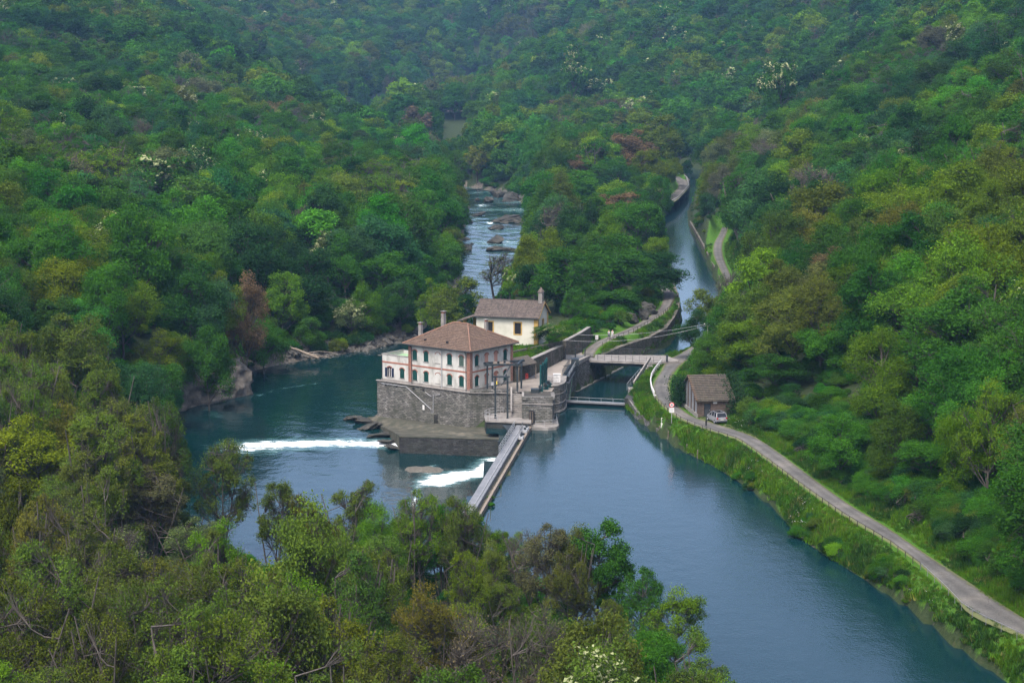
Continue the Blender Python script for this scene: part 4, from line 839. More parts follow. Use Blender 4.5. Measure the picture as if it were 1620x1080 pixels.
def window(parent, fn, u, w0, w1, width, mat, arch_mat, kind='shutter', label=None):
    lp = arch_loop(u, w0, w1, width); rise = width / 2 * 0.75
    fr = ubox(fn, u - width / 2 - 0.12, u + width / 2 + 0.12, w0 - 0.11, w0, -0.09, 0.10).build('window', M_CONC, parent)      # its sill carries the window
    if label: fr['label'] = label
    if kind == 'shutter':
        for s in (-1, 1):
            half = [(u + s * 0.012, w0), (u + s * width / 2, w0), (u + s * width / 2, w1 - rise)] + [(u + s * width / 2 * math.cos(a), w1 - rise + rise * math.sin(a)) for a in np.linspace(0, math.pi / 2, 5)[1:-1]] + [(u + s * 0.012, w1)]
            leaf = panel(half if s > 0 else half[::-1], fn, 0.07, 0.05)
            for k in range(11):
                w = w0 + 0.08 + k * (w1 - rise - w0 - 0.1) / 11; leaf.add(ubox(fn, u + s * 0.05 if s > 0 else u - width / 2 + 0.05, u + width / 2 - 0.05 if s > 0 else u - 0.05, w, w + 0.06, 0.045, 0.07).v, ubox(fn, 0, 1, 0, 1, 0, 1).f)
            leaf.build('shutter', mat, fr)
    elif kind == 'infill': panel(lp, fn, 0.10, 0.05).build('infill_panel', mat, fr)
    else:
        panel(lp, fn, 0.13, 0.03).build('pane', M_DARK, fr)
        if kind == 'open':
            for s in (-1, 1): ubox(fn, u + s * width / 2, u + s * (width / 2 + 0.46), w0, w1 - 0.2, -0.08, -0.03).build('shutter', mat, fr)
            ubox(fn, u - 0.32, u - 0.22, w0, w1 - .3, 0.08, 0.12).build('frame', M_WHITE, fr); ubox(fn, u + 0.10, u + 0.20, w0, w1 - .3, 0.08, 0.12).build('frame', M_WHITE, fr)
    a = MB(); pr = None
    for th in np.linspace(0, math.pi, 9):
        o = [(u + (width / 2 + k) * math.cos(th), w1 - rise + (rise + k) * math.sin(th)) for k in (0.0, 0.14)]
        ring = [fn(*o[0], -0.045), fn(*o[1], -0.045), fn(*o[1], 0.03), fn(*o[0], 0.03)]
        if pr: a.add(pr + ring, [(0, 1, 5, 4), (1, 2, 6, 5), (2, 3, 7, 6), (3, 0, 4, 7)])
        pr = ring
    a.build('arch', arch_mat, fr)
    return lp
def rail(parent, pts, h=1.0, step=1.2, r=0.025, rails=(1.0, 0.5), mat=None, names=('post', 'rail'), rr=None):
    """railing along pts: each post and each rail a part"""
    mat = mat or M_GALV; pts = [Vector(p) for p in pts]; d = 0; seg = []
    L_ = [(pts[i + 1] - pts[i]).length for i in range(len(pts) - 1)]; tot = sum(L_); n = max(1, int(round(tot / step))); pos = []
    for k in range(n + 1):
        s = tot * k / n; i = 0
        while i < len(L_) - 1 and s > L_[i]: s -= L_[i]; i += 1
        pos.append(pts[i] + (pts[i + 1] - pts[i]) * min(1, s / L_[i]))
    pm = MB().tube([(0, 0, -0.1), (0, 0, h)], r, 5); pme = None
    for p in pos:
        if pme is None: o = pm.build(names[0], mat, parent, p); pme = o.data
        else: ob(names[0], pme, parent, p)
    for q in rails: MB().tube([p + Vector((0, 0, h * q)) for p in pos], rr or r * 0.9, 5).build(names[1], mat, parent)
    return pos

# ------------------------------------------------------------------ the big house
HX, HY, HA = -6.7, 312.8, R(52.5); HZ = 4.2
house = thing('house', 'two-storey white house with green shutters and hipped red tile roof on the stone embankment', 'house', (HX, HY, HZ), HA)
fl = lambda u, w, d: (d, u, w)                 # left face: u = local y
fr_ = lambda u, w, d: (u, d, w)                # right face: u = local x
LX, LY, EH = 11.2, 12.8, 6.35
wl = [(u, lo) for u in (11.5, 9.1, 4.2, 1.75) for lo in (0, 1)]
ZS = ((0.70, 2.42), (4.0, 5.74))
wall = MB(); holes_l = []; holes_r = []
for u, lo in wl: holes_l.append(arch_loop(u, *ZS[lo], 0.98))
for u in (1.75, 4.3, 6.75, 9.2):
    for lo in (0, 1): holes_r.append(arch_loop(u, *ZS[lo], 0.98))
facade(wall, lambda u, w, d: (d, LY - u, w), [(0, 0), (LY, 0), (LY, EH), (0, EH)], [[(LY - u, w) for u, w in h][::-1] for h in holes_l])
facade(wall, fr_, [(0, 0), (LX, 0), (LX, EH), (0, EH)], holes_r)
wall.add([(LX, 0, 0), (LX, LY, 0), (LX, LY, EH), (LX, 0, EH), (0, LY, 0), (0, LY, EH)], [(0, 1, 2, 3), (1, 4, 5, 2)]); wall.box(0.25, LX - 0.25, 0.25, LY - 0.25, 0, EH - 0.1)
wall.build('wall', M_PLASTER, house)
for u, lo in wl: window(house, fl, u, *ZS[lo], 0.98, M_GREENSH2 if (u == 1.75 and lo) else M_GREENSH, M_TERRA)
for i, u in enumerate((1.75, 4.3, 6.75, 9.2)):
    for lo in (0, 1):
        if i in (1, 2): window(house, fr_, u, *ZS[lo], 0.98, M_PINK, M_TERRA, 'infill', 'window walled up with pink plaster')
        else: window(house, fr_, u, *ZS[lo], 0.98, M_GREENSH, M_TERRA)
for lo in (0, 1):                               # blind windows of the middle bay: an arch and a sill only
    a = MB(); pr = None; w1 = ZS[lo][1]
    for th in np.linspace(0, math.pi, 9):
        o = [(6.63 + k * math.cos(th), w1 - 0.37 + (k - 0.12) * math.sin(th)) for k in (0.49, 0.60)]; ring = [fl(*o[0], -0.03), fl(*o[1], -0.03), fl(*o[1], 0.02), fl(*o[0], 0.02)]
        if pr: a.add(pr + ring, [(0, 1, 5, 4), (1, 2, 6, 5), (2, 3, 7, 6), (3, 0, 4, 7)])
        pr = ring
    o = a.build('blind_window', M_TERRA, house); ubox(fl, 6.1, 7.15, ZS[lo][0] - 0.11, ZS[lo][0], -0.07, 0.02).build('sill', M_CONC, o)
for nm, f4 in (('quoin', ((-0.05, 0.62, -0.05, 0.62),)), ('quoin', ((-0.05, 0.3, LY - 0.62, LY + 0.04),)), ('quoin', ((LX - 0.62, LX + 0.04, -0.05, 0.3),))):
    for x0, x1, y0, y1 in f4: MB().box(x0, x1, y0, y1, 0.0, EH).build(nm, M_BRICKRED, house)
for x0, x1, y0, y1 in ((-0.035, 0.2, 0.62, LY - 0.62), (0.62, LX - 0.62, -0.035, 0.2)): MB().box(x0, x1, y0, y1, 3.0, 3.24).build('string_course', M_TERRA, house)
for x0, x1, y0, y1 in ((-0.06, 0.2, 0.02, LY + 5.9), (0.66, LX, -0.06, 0.2)): MB().box(x0, x1, y0, y1, -0.05, 0.34).build('plinth', M_CONC, house)
MB().box(-0.2, LX + 0.2, -0.2, LY + 0.2, EH, EH + 0.16).box(-0.42, LX + 0.42, -0.42, LY + 0.42, EH + 0.16, EH + 0.30).build('cornice', M_TERRA, house)
OV = 0.72; ez = EH + 0.28; rz_ = 9.85; y0r, y1r = 4.9, 7.9
rv = [(-OV, -OV, ez), (LX + OV, -OV, ez), (LX + OV, LY + OV, ez), (-OV, LY + OV, ez), (LX / 2, y0r, rz_), (LX / 2, y1r, rz_)]
rf = MB(); rf.add(rv + [(x, y, z - 0.14) for x, y, z in rv[:4]], [(0, 1, 4), (1, 2, 5, 4), (2, 3, 5), (3, 0, 4, 5), (0, 6, 7, 1), (1, 7, 8, 2), (2, 8, 9, 3), (3, 9, 6, 0), (6, 9, 8, 7)])
roof = rf.build('roof', M_TILE, house)
# courses of tiles as thin steps down each slope
def courses(name, parent, a, b, c, d, n, mat, th=0.05):
    """slope with eave a-b and ridge d-c: n thin overlapping tile rows, each a part"""
    a, b, c, d = map(Vector, (a, b, c, d)); nrm = (b - a).cross(d - a).normalized()
    if nrm.z < 0: nrm = -nrm
    for k in range(n):
        t0, t1 = k / n, (k + 1.08) / n; t1 = min(t1, 1)
        p = [a + (d - a) * t0, b + (c - b) * t0, b + (c - b) * t1, a + (d - a) * t1]
        lo, hi = nrm * (th + 0.03), nrm * 0.02
        q = [p[0] + lo, p[1] + lo, p[2] + hi, p[3] + hi, p[0], p[1]]
        m_ = MB(); m_.add(q, [(0, 1, 2, 3), (4, 5, 1, 0)]); m_.build(name, mat, parent)
courses('tile_row', roof, rv[3], rv[0], rv[4], rv[5], 17, M_TILE); courses('tile_row', roof, rv[0], rv[1], rv[4], rv[4], 17, M_TILE)
M_RIDGE = tone('ridge_tiles', (0.14, 0.082, 0.058), (0.20, 0.122, 0.088), 2.5, 0.9)
for a, b in ((0, 4), (1, 4), (3, 5), (2, 5), (4, 5)): MB().tube([Vector(rv[a]) + Vector((0, 0, .1)), Vector(rv[b]) + Vector((0, 0, .1))], 0.13, 6).build('ridge_tile', M_RIDGE, roof)
MB().tube([(-OV - .05, -OV - .05, ez - .06), (-OV - .05, LY + OV, ez - .06)], 0.085, 6).build('gutter', M_STEELD, house); MB().tube([(-OV - .05, -OV - .05, ez - .06), (LX + OV, -OV - .05, ez - .06)], 0.085, 6).build('gutter', M_STEELD, house)
for y in (LY - 0.75, 0.72): MB().tube([(-0.6, y, ez - .1), (-0.12, y, EH - 0.25), (-0.12, y, -0.9)], 0.055, 6).build('downpipe', M_STEELD, house)
MB().tube([(-0.6, 5.75, ez - .1), (-0.12, 5.75, EH - 0.25), (-0.12, 5.75, -0.35), (-0.5, 5.95, -1.0), (-0.5, 7.2, -1.15), (-0.5, 7.3, -4.6)], 0.06, 6).build('downpipe', M_GALV, house)
MB().tube([(-0.45, LY + 5.6, -0.45), (-0.45, 13.0, -0.45), (-0.5, 7.7, -3.6), (-0.5, 7.6, -4.6)], 0.06, 6).build('drain_pipe', M_GALV, house)
MB().tube([(-0.5, 8.9, -0.9), (-0.5, 7.6, -1.5)], 0.05, 6).build('drain_pipe', M_GALV, house)
for x, y, w, z0, z1 in ((3.6, 13.25, 0.55, 0.0, 9.3), (8.0, 12.0, 0.62, 6.0, 10.8), (8.0, 3.0, 0.5, 6.5, 10.2)):
    ch = MB().box(x - w / 2, x + w / 2, y - w / 2, y + w / 2, z0, z1).build('chimney', M_CONC, house)
    MB().box(x - w / 2 - .1, x + w / 2 + .1, y - w / 2 - .1, y + w / 2 + .1, z1 + 0.28, z1 + 0.38).build('cap', M_CONC, ch)
    MB().box(x - w / 2 + .08, x - w / 2 + .2, y - w / 2 + .04, y + w / 2 - .04, z1, z1 + 0.28).box(x + w / 2 - .2, x + w / 2 - .08, y - w / 2 + .04, y + w / 2 - .04, z1, z1 + 0.28).build('flue', M_TERRA, ch)
for x, y, z0, z1 in ((3.9, 13.5, 8.5, 13.0), (7.6, 12.2, 10.0, 13.7)):
    an = MB().tube([(x, y, z0), (x, y, z1)], 0.02, 5).build('antenna', M_STEELD, house)
    MB().tube([(x - 0.9, y + .9, z1 - .1), (x + 0.9, y - .9, z1 - .1)], 0.018, 4).build('boom', M_STEELD, an)
    for k in range(5): MB().tube([(x - 0.8 + k * .4 - .22, y + .8 - k * .4 - .22, z1 - .1), (x - .8 + k * .4 + .22, y + .8 - k * .4 + .22, z1 - .1)], 0.012, 4).build('element', M_STEELD, an)
for y, w in ((9.6, 0.3), (5.0, 0.3)): MB().box(0.45 + 0, 0.8, y, y + w, 7.35, 7.62).build('roof_vent', M_DARK, house)
# low wing with terrace
WY1 = LY + 5.85; wing = MB(); wh = [arch_loop(14.25, 0.72, 2.42, 0.98), arch_loop(16.95, 0.72, 2.42, 0.98)]
facade(wing, lambda u, w, d: (d + 0.02, WY1 + LY - u, w), [(LY, 0), (WY1, 0), (WY1, 4.35), (LY, 4.35)], [[(WY1 + LY - u, w) for u, w in h][::-1] for h in wh])
wing.box(0.22, 5.5, LY + 0.02, WY1 - 0.02, 0, 3.75).box(0.0215, 5.5, WY1 - 0.22, WY1, 0, 4.35).box(5.3, 5.5, LY, WY1 - 0.22, 0, 4.35); wing.box(0.0215, 0.24, LY + 0.01, WY1 - 0.23, 3.6, 4.345)
w_ = wing.build('wing', M_PLASTER, house); w_['label'] = 'low wing with a green terrace roof'
MB().box(0.26, 5.28, LY + 0.06, WY1 - 0.24, 3.755, 3.80).build('terrace_roof', M_GREENROOF, w_); MB().box(-0.02, 0.2, LY + 0.05, WY1, 3.0, 3.24).build('string_course', M_TERRA, w_)
MB().box(-0.06, 0.32, LY + .1, WY1 + .05, 4.352, 4.43).build('coping', M_CONC, w_); MB().box(0.32, 5.6, WY1 - 0.28, WY1 + .05, 4.352, 4.43).build('coping', M_CONC, w_)
flw = lambda u, w, d: (d + 0.02, u, w)
window(house, flw, 14.25, 0.72, 2.42, 0.98, M_GREENSH, M_TERRA); window(house, flw, 16.95, 0.72, 2.42, 0.98, tone('shutter_navy', (0.006, 0.012, 0.03), (0.012, 0.022, 0.05), 2.0, 0.6), M_TERRA, 'open', 'wing window with its dark shutters folded open')
MB().tube([(-0.1, WY1 - 0.15, 4.2), (-0.1, WY1 - .15, -.4)], 0.05, 6).build('downpipe', M_STEELD, house)
def hw(x, y, z=0):     # house-local to world
    c, s = math.cos(HA), math.sin(HA); return (HX + x * c - y * s, HY + x * s + y * c, HZ + z)

# ------------------------------------------------------------------ stone embankment, court, apron
emb = thing('stone_embankment', 'tall grey stone embankment wall standing in the river under the house', 'embankment', (0, 0, 0))
pe = [hw(-0.35, 19.4), hw(-0.35, -0.3), hw(0.1, -1.3), hw(1.0, -2.5), hw(2.4, -4.2), (0.8, 311.6), (0.8, 322), hw(12, 6), hw(7, 19.4)]
mb = MB(); mb.prism([p[:2] for p in pe], -5, HZ - 0.06); mb.build('masonry', M_STONE, emb)
cp = [hw(-0.55, 19.5), hw(-0.55, -0.35), hw(-0.12, -1.4), hw(0.82, -2.65), hw(2.25, -4.4), (0.85, 311.35)]
ci_ = [hw(-0.05, 19.5), hw(-0.05, -0.1), hw(0.3, -1.1), hw(1.15, -2.35), hw(2.55, -4.0), (0.85, 311.8)]
for z0, z1, nm, mt, k in ((-0.075, 0.03, 'coping', M_CONC, 0), (0.031, 0.62, 'parapet', M_STONE, 1)):
    m_ = MB(); a, b = (cp, ci_) if not k else (cp[1:], ci_[1:])
    if k: a = [tuple(np.array(p) * .75 + np.array(q) * .25) for p, q in zip(a, b)]
    n = len(a); poly = [p[:2] for p in a] + [p[:2] for p in b[::-1]]
    v = [(*p, HZ + z0) for p in poly] + [(*p, HZ + z1) for p in poly]; n2 = 2 * n
    m_.add(v, [(i, i + 1, n2 - 2 - i, n2 - 1 - i) for i in range(n - 1)] + [(n2 + i, n2 + i + 1, n2 + n2 - 2 - i, n2 + n2 - 1 - i) for i in range(n - 1)] + [(i, (i + 1) % n2, n2 + (i + 1) % n2, n2 + i) for i in range(n2)])
    m_.build(nm, mt, emb)
for y in (17.3, 14.9, 11.3, 9.2): ubox(lambda u, w, d: hw(-0.36 + d, u, w), y, y + .42, -0.85, -0.5, -0.01, 0.02).build('drain_hole', M_DARK, emb)
ubox(lambda u, w, d: hw(-0.36 + d, u, w), 9.2, 9.6, -3.9, -3.1, -0.02, 0.02).build('water_gauge', M_WHITE, emb)
p_ = hw(-1.0, 7.4); MB().prism([hw(-1.35, 6.4)[:2], hw(-0.36, 6.4)[:2], hw(-0.36, 8.4)[:2], hw(-1.35, 8.4)[:2]], -3, 0.0).build('buttress', M_STONE, emb)
court = MB(); cpoly = [hw(0, 0)[:2], hw(1.1, -2.3)[:2], hw(2.5, -4.0)[:2], (0.9, 311.9), (1.4, 313.0), (6.3, 313.0), (7.0, 318), (8.2, 325), (10.4, 339), (12.8, 346.4), (12.6, 356), (9.2, 347.6), (3.4, 328), (0.9, 322.2), hw(LX, 0)[:2]]
r_ = delaunay_2d_cdt([Vector(p) for p in cpoly], [(i, (i + 1) % len(cpoly)) for i in range(len(cpoly))], [], 1, 1e-5); zc_ = lambda p: HZ + 0.0 - 0.35 * float(np.clip((p[1] - 328) / 18, 0, 1))
court.add([(p[0], p[1], zc_(p)) for p in r_[0]], [tuple(f) for f in r_[2]]); tag(court.build('courtyard_pavement', M_PAVE), kind='structure')
apron = thing('concrete_apron', 'stained sloping concrete apron at the foot of the embankment', 'apron')
ap = [(-17.0, 300.6), (-2.0, 297.9), (-2.2, 304), (-4.6, 311), (-7.5, 312.2), hw(-0.3, 19.6)[:2], (-24.2, 327.0), (-21.6, 319.5), (-18.8, 309.5)]; az = [-0.62, -0.6, -0.6, -1.1, -1.4, -1.9, -2.6, -2.5, -1.6]
MB().prism(ap, -5, az).build('slab', M_CONCD, apron)
for i in range(16):
    pass
quay = thing('dark_quay_wall', 'low dark stone quay wall below the weir, lapped by the river', 'wall')
qp = [(-17.3, 299.9), (-9, 298.3), (-1.2, 296.9), (-1.2, 297.85), (-9, 299.3), (-17.0, 300.9)]
MB().prism(qp, -5, [-0.55, -0.42, -0.35, -0.35, -0.42, -0.55]).build('masonry', M_DSTONE, quay)
MB().prism([(-17.35, 299.85), (-9, 298.22), (-1.1, 296.85), (-1.1, 297.95), (-9, 299.4), (-17.05, 301.0)], [-0.545, -0.415, -0.345, -0.345, -0.415, -0.545], [-0.38, -0.25, -0.18, -0.18, -0.25, -0.38]).build('coping', M_CONCD, quay)

# ------------------------------------------------------------------ landing, stair, piers
land = thing('concrete_landing', 'pale concrete landing with a white railing between the embankment and the weir', 'landing')
lp_ = [(-4.1, 304.2), (3.0, 302.6), (3.0, 306.5), (1.3, 306.6), (0.9, 311.2), (-2.6, 310.2), (-4.4, 308.2)]
MB().prism([(-4.0, 304.4), (2.9, 302.8), (2.9, 306.6), (1.3, 306.7), (0.9, 311.2), (-2.6, 310.4), (-4.3, 308.2)], -5, 1.0).build('masonry', M_DSTONE, land); MB().prism(lp_, 1.003, 1.25).build('slab', M_CONC, land)
rail(land, [(-2.3, 304.1, 1.25), (-3.9, 304.5, 1.25), (-4.25, 306.5, 1.25), (-3.9, 308.6, 1.25), (-1.4, 309.9, 1.25)], 1.05, 1.3, 0.03, (1.0, 0.55), M_GALV)
stair = thing('stone_stair', 'steep stone stair from the courtyard down to the landing', 'stair')
for k in range(11):
    y = 311.6 - k * 0.42; z = HZ - 0.05 - k * 0.27; MB().box(0.05, 1.55, y - 0.45, y, 1.2, z).build('step', M_CONC, stair)
MB().add([(-0.15, 311.8, HZ + .5), (0.03, 311.8, HZ + .5), (0.03, 306.9, 1.75), (-0.15, 306.9, 1.75), (-0.15, 311.8, 1.2), (0.03, 311.8, 1.2), (0.03, 306.9, 1.2), (-0.15, 306.9, 1.2)], [(0, 1, 2, 3), (4, 7, 6, 5), (0, 3, 7, 4), (1, 5, 6, 2), (3, 2, 6, 7), (0, 4, 5, 1)]).build('side_wall', M_CONC, stair)
MB().bar((-0.1, 311.9, HZ + .95), (-0.1, 306.8, 2.2), 0.28, 0.14).build('handrail', M_CONC, stair)
pier = thing('stone_gate_pier', 'square weathered stone pier beside the stair with a slatted niche', 'pier')
MB().prism([(1.6, 305.7), (6.3, 304.9), (6.7, 312.9), (1.6, 313.2)], -4, [4.25, 4.25, 4.3, 4.3]).build('masonry', M_STONE, pier)
for z in (0.55, 3.55): MB().prism([(1.55, 305.55), (6.42, 304.72), (6.8, 313.0), (1.58, 313.1)], z, z + 0.16).build('band_course', M_CONC, pier)
for (x0, x1, y0, y1) in ((1.55, 6.4, 304.95, 305.5), (6.1, 6.7, 305.5, 309.5)): MB().box(x0, x1, y0 + (0.5 if x1 - x0 > 2 else 0), y1 + (.5 if x1 - x0 > 2 else 0), 4.255, 4.75).build('parapet', M_STONE, pier)
MB().box(1.55, 1.9, 306.1, 310.5, 4.255, 4.7).build('parapet', M_CONC, pier)
MB().box(2.6, 3.5, 305.0, 305.62, 0.75, 2.6).build('niche', M_DARK, pier); 
for x in (2.75, 3.15): MB().box(x, x + .14, 304.85, 304.98, 0.72, 2.5).build('niche_post', M_WOODD, pier)
MB().prism([(1.4, 303.0), (5.6, 302.5), (6.9, 303.2), (7.3, 304.6), (7.2, 309), (6.4, 309), (6.2, 305.0), (1.5, 305.8)], -3, 0.45).build('ledge', M_CONC, pier)
rail(pier, [(7.0, 308.7, 0.45), (7.05, 304.4, 0.45), (5.9, 303.0, 0.45), (3.6, 302.95, 0.45)], 1.0, 1.4, 0.025, (1.0, 0.5), M_GALV)
MB().box(3.0, 4.3, 311.3, 312.6, 4.31, 4.9).build('hatch', M_STEELD, pier)
pier2 = thing('rounded_stone_pier', 'rounded stone pier in the canal mouth with a white cabinet on top', 'pier')
pp = [(5.6, 317.2), (6.8, 316.6), (7.7, 317.3), (8.4, 318.8), (8.8, 321), (9.0, 325.6), (7.5, 326.5), (5.8, 326)]
MB().prism(pp, -4, 4.45).build('masonry', M_STONE, pier2); cx_, cy2 = 7.4, 321.5
for z in (1.5, 3.0): MB().prism([(cx_ + (x - cx_) * 1.06, cy2 + (y - cy2) * 1.03) for x, y in pp], z, z + 0.18).build('band_course', M_CONC, pier2)
MB().prism([(cx_ + (x - cx_) * 1.10, cy2 + (y - cy2) * 1.05) for x, y in pp], 0.1, 0.4).build('ledge', M_CONC, pier2)
MB().prism([(cx_ + (x - cx_) * 1.05, cy2 + (y - cy2) * 1.03) for x, y in pp], 4.452, 4.62).build('coping', M_CONC, pier2)
cab = thing('electric_cabinet', 'white metal cabinet standing on the rounded pier', 'cabinet', (7.3, 319.4, 4.62)); cb = MB().box(-.55, .55, -.4, .4, 0.05, 1.35).build('body', M_WHITE, cab); MB().box(-.62, .62, -.47, .47, 1.35, 1.42).build('lid', M_WHITE, cab); MB().box(-.02, .02, -.42, -.40, 0.1, 1.3).build('door_gap', M_DARK, cab)
for x, y in ((-.45, -.3), (.45, -.3), (-.45, .3), (.45, .3)): MB().box(x - .05, x + .05, y - .05, y + .05, 0, .05).build('foot', M_STEELD, cab)
rl = thing('pier_railing', 'short grey railing in front of the white cabinet', 'railing'); rail(rl, [(5.9, 318.6, 4.62), (6.3, 317.4, 4.62), (7.6, 317.7, 4.62)], 1.0, 0.6, 0.02, (1.0, 0.5), M_STEELD)

# ------------------------------------------------------------------ lifting frames, sluice gate, lock gate
f1 = thing('front_lifting_frame', 'tall slender dark steel portal frame standing on the landing', 'gantry')
for x in (-2.6, -0.7): MB().box(x - .15, x + .15, 305.86, 306.16, 1.25, 7.7).build('post', M_STEELD, f1); MB().box(x - .2, x + .2, 305.8, 306.22, 1.251, 1.3).build('base_plate', M_STEELD, f1)
MB().box(-2.95, -0.35, 305.88, 306.14, 7.702, 7.95).build('crossbeam', M_STEELD, f1); MB().bar((-0.75, 306.3, 7.6), (-1.7, 306.5, 6.4), 0.12).build('brace', M_STEELD, f1)
f2 = thing('rear_lifting_frame', 'wide steel lifting gantry in front of the house wall', 'gantry')
for x, y in ((-3.95, 313.6), (-3.1, 312.2), (0.85, 312.5), (1.5, 316.2)): MB().box(x - .15, x + .15, y - .15, y + .15, HZ, HZ + 4.35).build('post', M_STEELD, f2)
for a, b in (((-4.4, 312.05), (1.7, 312.45)), ((-4.5, 313.6), (2.0, 316.4)), ((-4.1, 311.8), (-3.8, 314.2)), ((0.8, 312.0), (1.7, 317.0))): MB().bar((*a, HZ + 4.5), (*b, HZ + 4.5), 0.30, 0.32).build('beam', M_STEELD, f2)
for k in range(3): MB().box(-3.0 + k * 1.0, -2.35 + k * 1.0, 312.0, 314.4, HZ + 4.65, HZ + 4.72).build('walk_plank', M_WOODD, f2)
MB().bar((-0.2, 313, HZ + 4.3), (-1.6, 313.3, HZ + 1.9), 0.35, 0.2).build('inclined_strut', M_GREYPAINT, f2); MB().box(-3.3, -2.9, 311.95, 312.1, HZ + 1.2, HZ + 1.75).build('control_box', M_GALV, f2); MB().box(-2.55, -2.35, 311.9, 312.0, HZ + 1.4, HZ + 1.9).build('warning_plate', tone('yellow_plate', (.6, .45, .05), (.7, .55, .08), 3), f2)
sg = thing('raised_sluice_gate', 'raised dark green steel sluice gate standing above the pier', 'gate')
for i, (x, y) in enumerate(((4.55, 313.4), (4.95, 315.0), (5.3, 316.6), (5.6, 318.2))):
    MB().box(x - .13, x + .13, y - .13, y + .13, 3.5, 8.5 + i * 0.12).build('upright', M_GREENST, sg)
for k in range(3):
    a, b = ((4.55, 313.5), (4.95, 314.9)) if k == 0 else ((4.95, 315.1), (5.3, 316.5)) if k == 1 else ((5.3, 316.7), (5.6, 318.1)); MB().add([(a[0] - .04, *a[1:], 5.2), (b[0] - .04, *b[1:], 5.2), (b[0] - .04, *b[1:], 8.3), (a[0] - .04, *a[1:], 8.3), (a[0] + .04, *a[1:], 5.2), (b[0] + .04, *b[1:], 5.2), (b[0] + .04, *b[1:], 8.3), (a[0] + .04, *a[1:], 8.3)], [(0, 1, 2, 3), (4, 7, 6, 5), (0, 3, 7, 4), (1, 5, 6, 2), (3, 2, 6, 7), (0, 4, 5, 1)]).build('gate_panel', M_GREENST, sg)
for x, y in ((4.6, 312.9), (5.5, 315.0), (6.0, 317.0)):
    h_ = MB().box(x - .35, x + .35, y - .3, y + .3, 4.32, 5.0).build('hoist', M_GREENST, sg); MB().tube([(x - .1, y - .5, 5.0), (x - .1, y + .5, 5.0)], 0.28, 10).build('drum', M_STEELD, h_); MB().tube([(x - .45, y, 4.8), (x + .55, y, 4.8)], 0.06, 6).build('shaft', M_STEELD, h_)
lg = thing('lock_gate', 'green steel lock gate with diagonal braces at the canal mouth', 'gate')
g0, g1 = Vector((9.15, 326.2, 0)), Vector((10.55, 337.6, 0)); dg_ = (g1 - g0)
def gp(t, z, o=0.0): q = g0 + dg_ * t; return (q.x + o, q.y, z)
MB().add([gp(0, -1.5), gp(1, -1.5), gp(1, 3.2), gp(0, 3.2), gp(0, -1.5, -.15), gp(1, -1.5, -.15), gp(1, 3.2, -.15), gp(0, 3.2, -.15)], [(0, 1, 2, 3), (4, 7, 6, 5), (0, 3, 7, 4), (1, 5, 6, 2), (3, 2, 6, 7), (0, 4, 5, 1)]).build('leaf', M_GREENST, lg)
M_LGREEN = tone('light_green_steel', (0.16, 0.30, 0.17), (0.24, 0.40, 0.24), 1.5, 0.6)
MB().bar(gp(.08, -.2, .1), gp(.72, 2.9, .1), 0.16).build('brace', M_LGREEN, lg); MB().bar(gp(.3, -.3, .1), gp(.62, 3.0, .1), 0.14).build('brace', M_LGREEN, lg); MB().bar(gp(.05, 1.0, .1), gp(.9, 1.0, .1), 0.14).build('brace', M_GREENST, lg)
MB().bar(gp(.93, -1.5, .05), gp(.93, 4.3, .05), 0.35).build('mast', M_STEELD, lg); MB().bar(gp(0, 3.32, -.1), gp(1, 3.32, -.1), 0.9, 0.22).build('top_beam', M_GREYPAINT, lg)
wkb = thing('sluice_walkway', 'narrow steel walkway with grey railings over the lock gate', 'walkway')
MB().add([(8.3, 326, 4.35), (9.5, 326, 4.35), (11.0, 338, 4.35), (9.8, 338.4, 4.35), (8.3, 326, 4.5), (9.5, 326, 4.5), (11.0, 338, 4.5), (9.8, 338.4, 4.5)], [(0, 3, 2, 1), (4, 5, 6, 7), (0, 1, 5, 4), (1, 2, 6, 5), (2, 3, 7, 6), (3, 0, 4, 7)]).build('deck', M_STEELD, wkb)
rail(wkb, [(8.35, 326, 4.5), (9.9, 338.2, 4.5)], 1.1, 1.2, 0.03, (1.0, 0.66, 0.33), M_STEELD); rail(wkb, [(9.45, 326, 4.5), (10.95, 338, 4.5)], 0.6, 1.5, 0.03, (1.0,), M_GALV)
for k in range(3): MB().tube([(8.8 + k * .45, 327 + k * 3.4, 4.85), (9.25 + k * .45, 330 + k * 3.4, 4.85)], 0.13, 6).build('drive_shaft', M_STEELD, wkb)
MB().box(10.2, 11.5, 337.6, 339.4, 4.5, 5.5).build('cage', M_STEELD, wkb)

# ------------------------------------------------------------------ canal walls, road bridge, low beam
def wallstrip(mb, line, th, z0, z1, side=1):
    """wall of thickness th along line (x,y); z1 list or number"""
    n = len(line); zz = z1 if hasattr(z1, '__len__') else [z1] * n; z0 = z0 if hasattr(z0, '__len__') else [z0] * n; P_ = [np.array(p, float) for p in line]; off = []
    for i in range(n):
        t = P_[min(i + 1, n - 1)] - P_[max(i - 1, 0)]; t /= np.linalg.norm(t); off.append(P_[i] + side * th * np.array([-t[1], t[0]]))
    v = [(*P_[i], z0[i]) for i in range(n)] + [(*off[i], z0[i]) for i in range(n)] + [(*P_[i], zz[i]) for i in range(n)] + [(*off[i], zz[i]) for i in range(n)]
    f = []
    for i in range(n - 1): f += [(i, i + 1, 2 * n + i + 1, 2 * n + i), (n + i, 3 * n + i, 3 * n + i + 1, n + i + 1), (2 * n + i, 2 * n + i + 1, 3 * n + i + 1, 3 * n + i), (i, n + i, n + i + 1, i + 1)]
    f += [(0, 2 * n, 3 * n, n), (n - 1, 2 * n - 1, 4 * n - 1, 3 * n - 1)]
    mb.add(v, f); return mb
cwl = thing('canal_side_wall', 'tall stone canal wall between the sluice and the road bridge', 'wall')
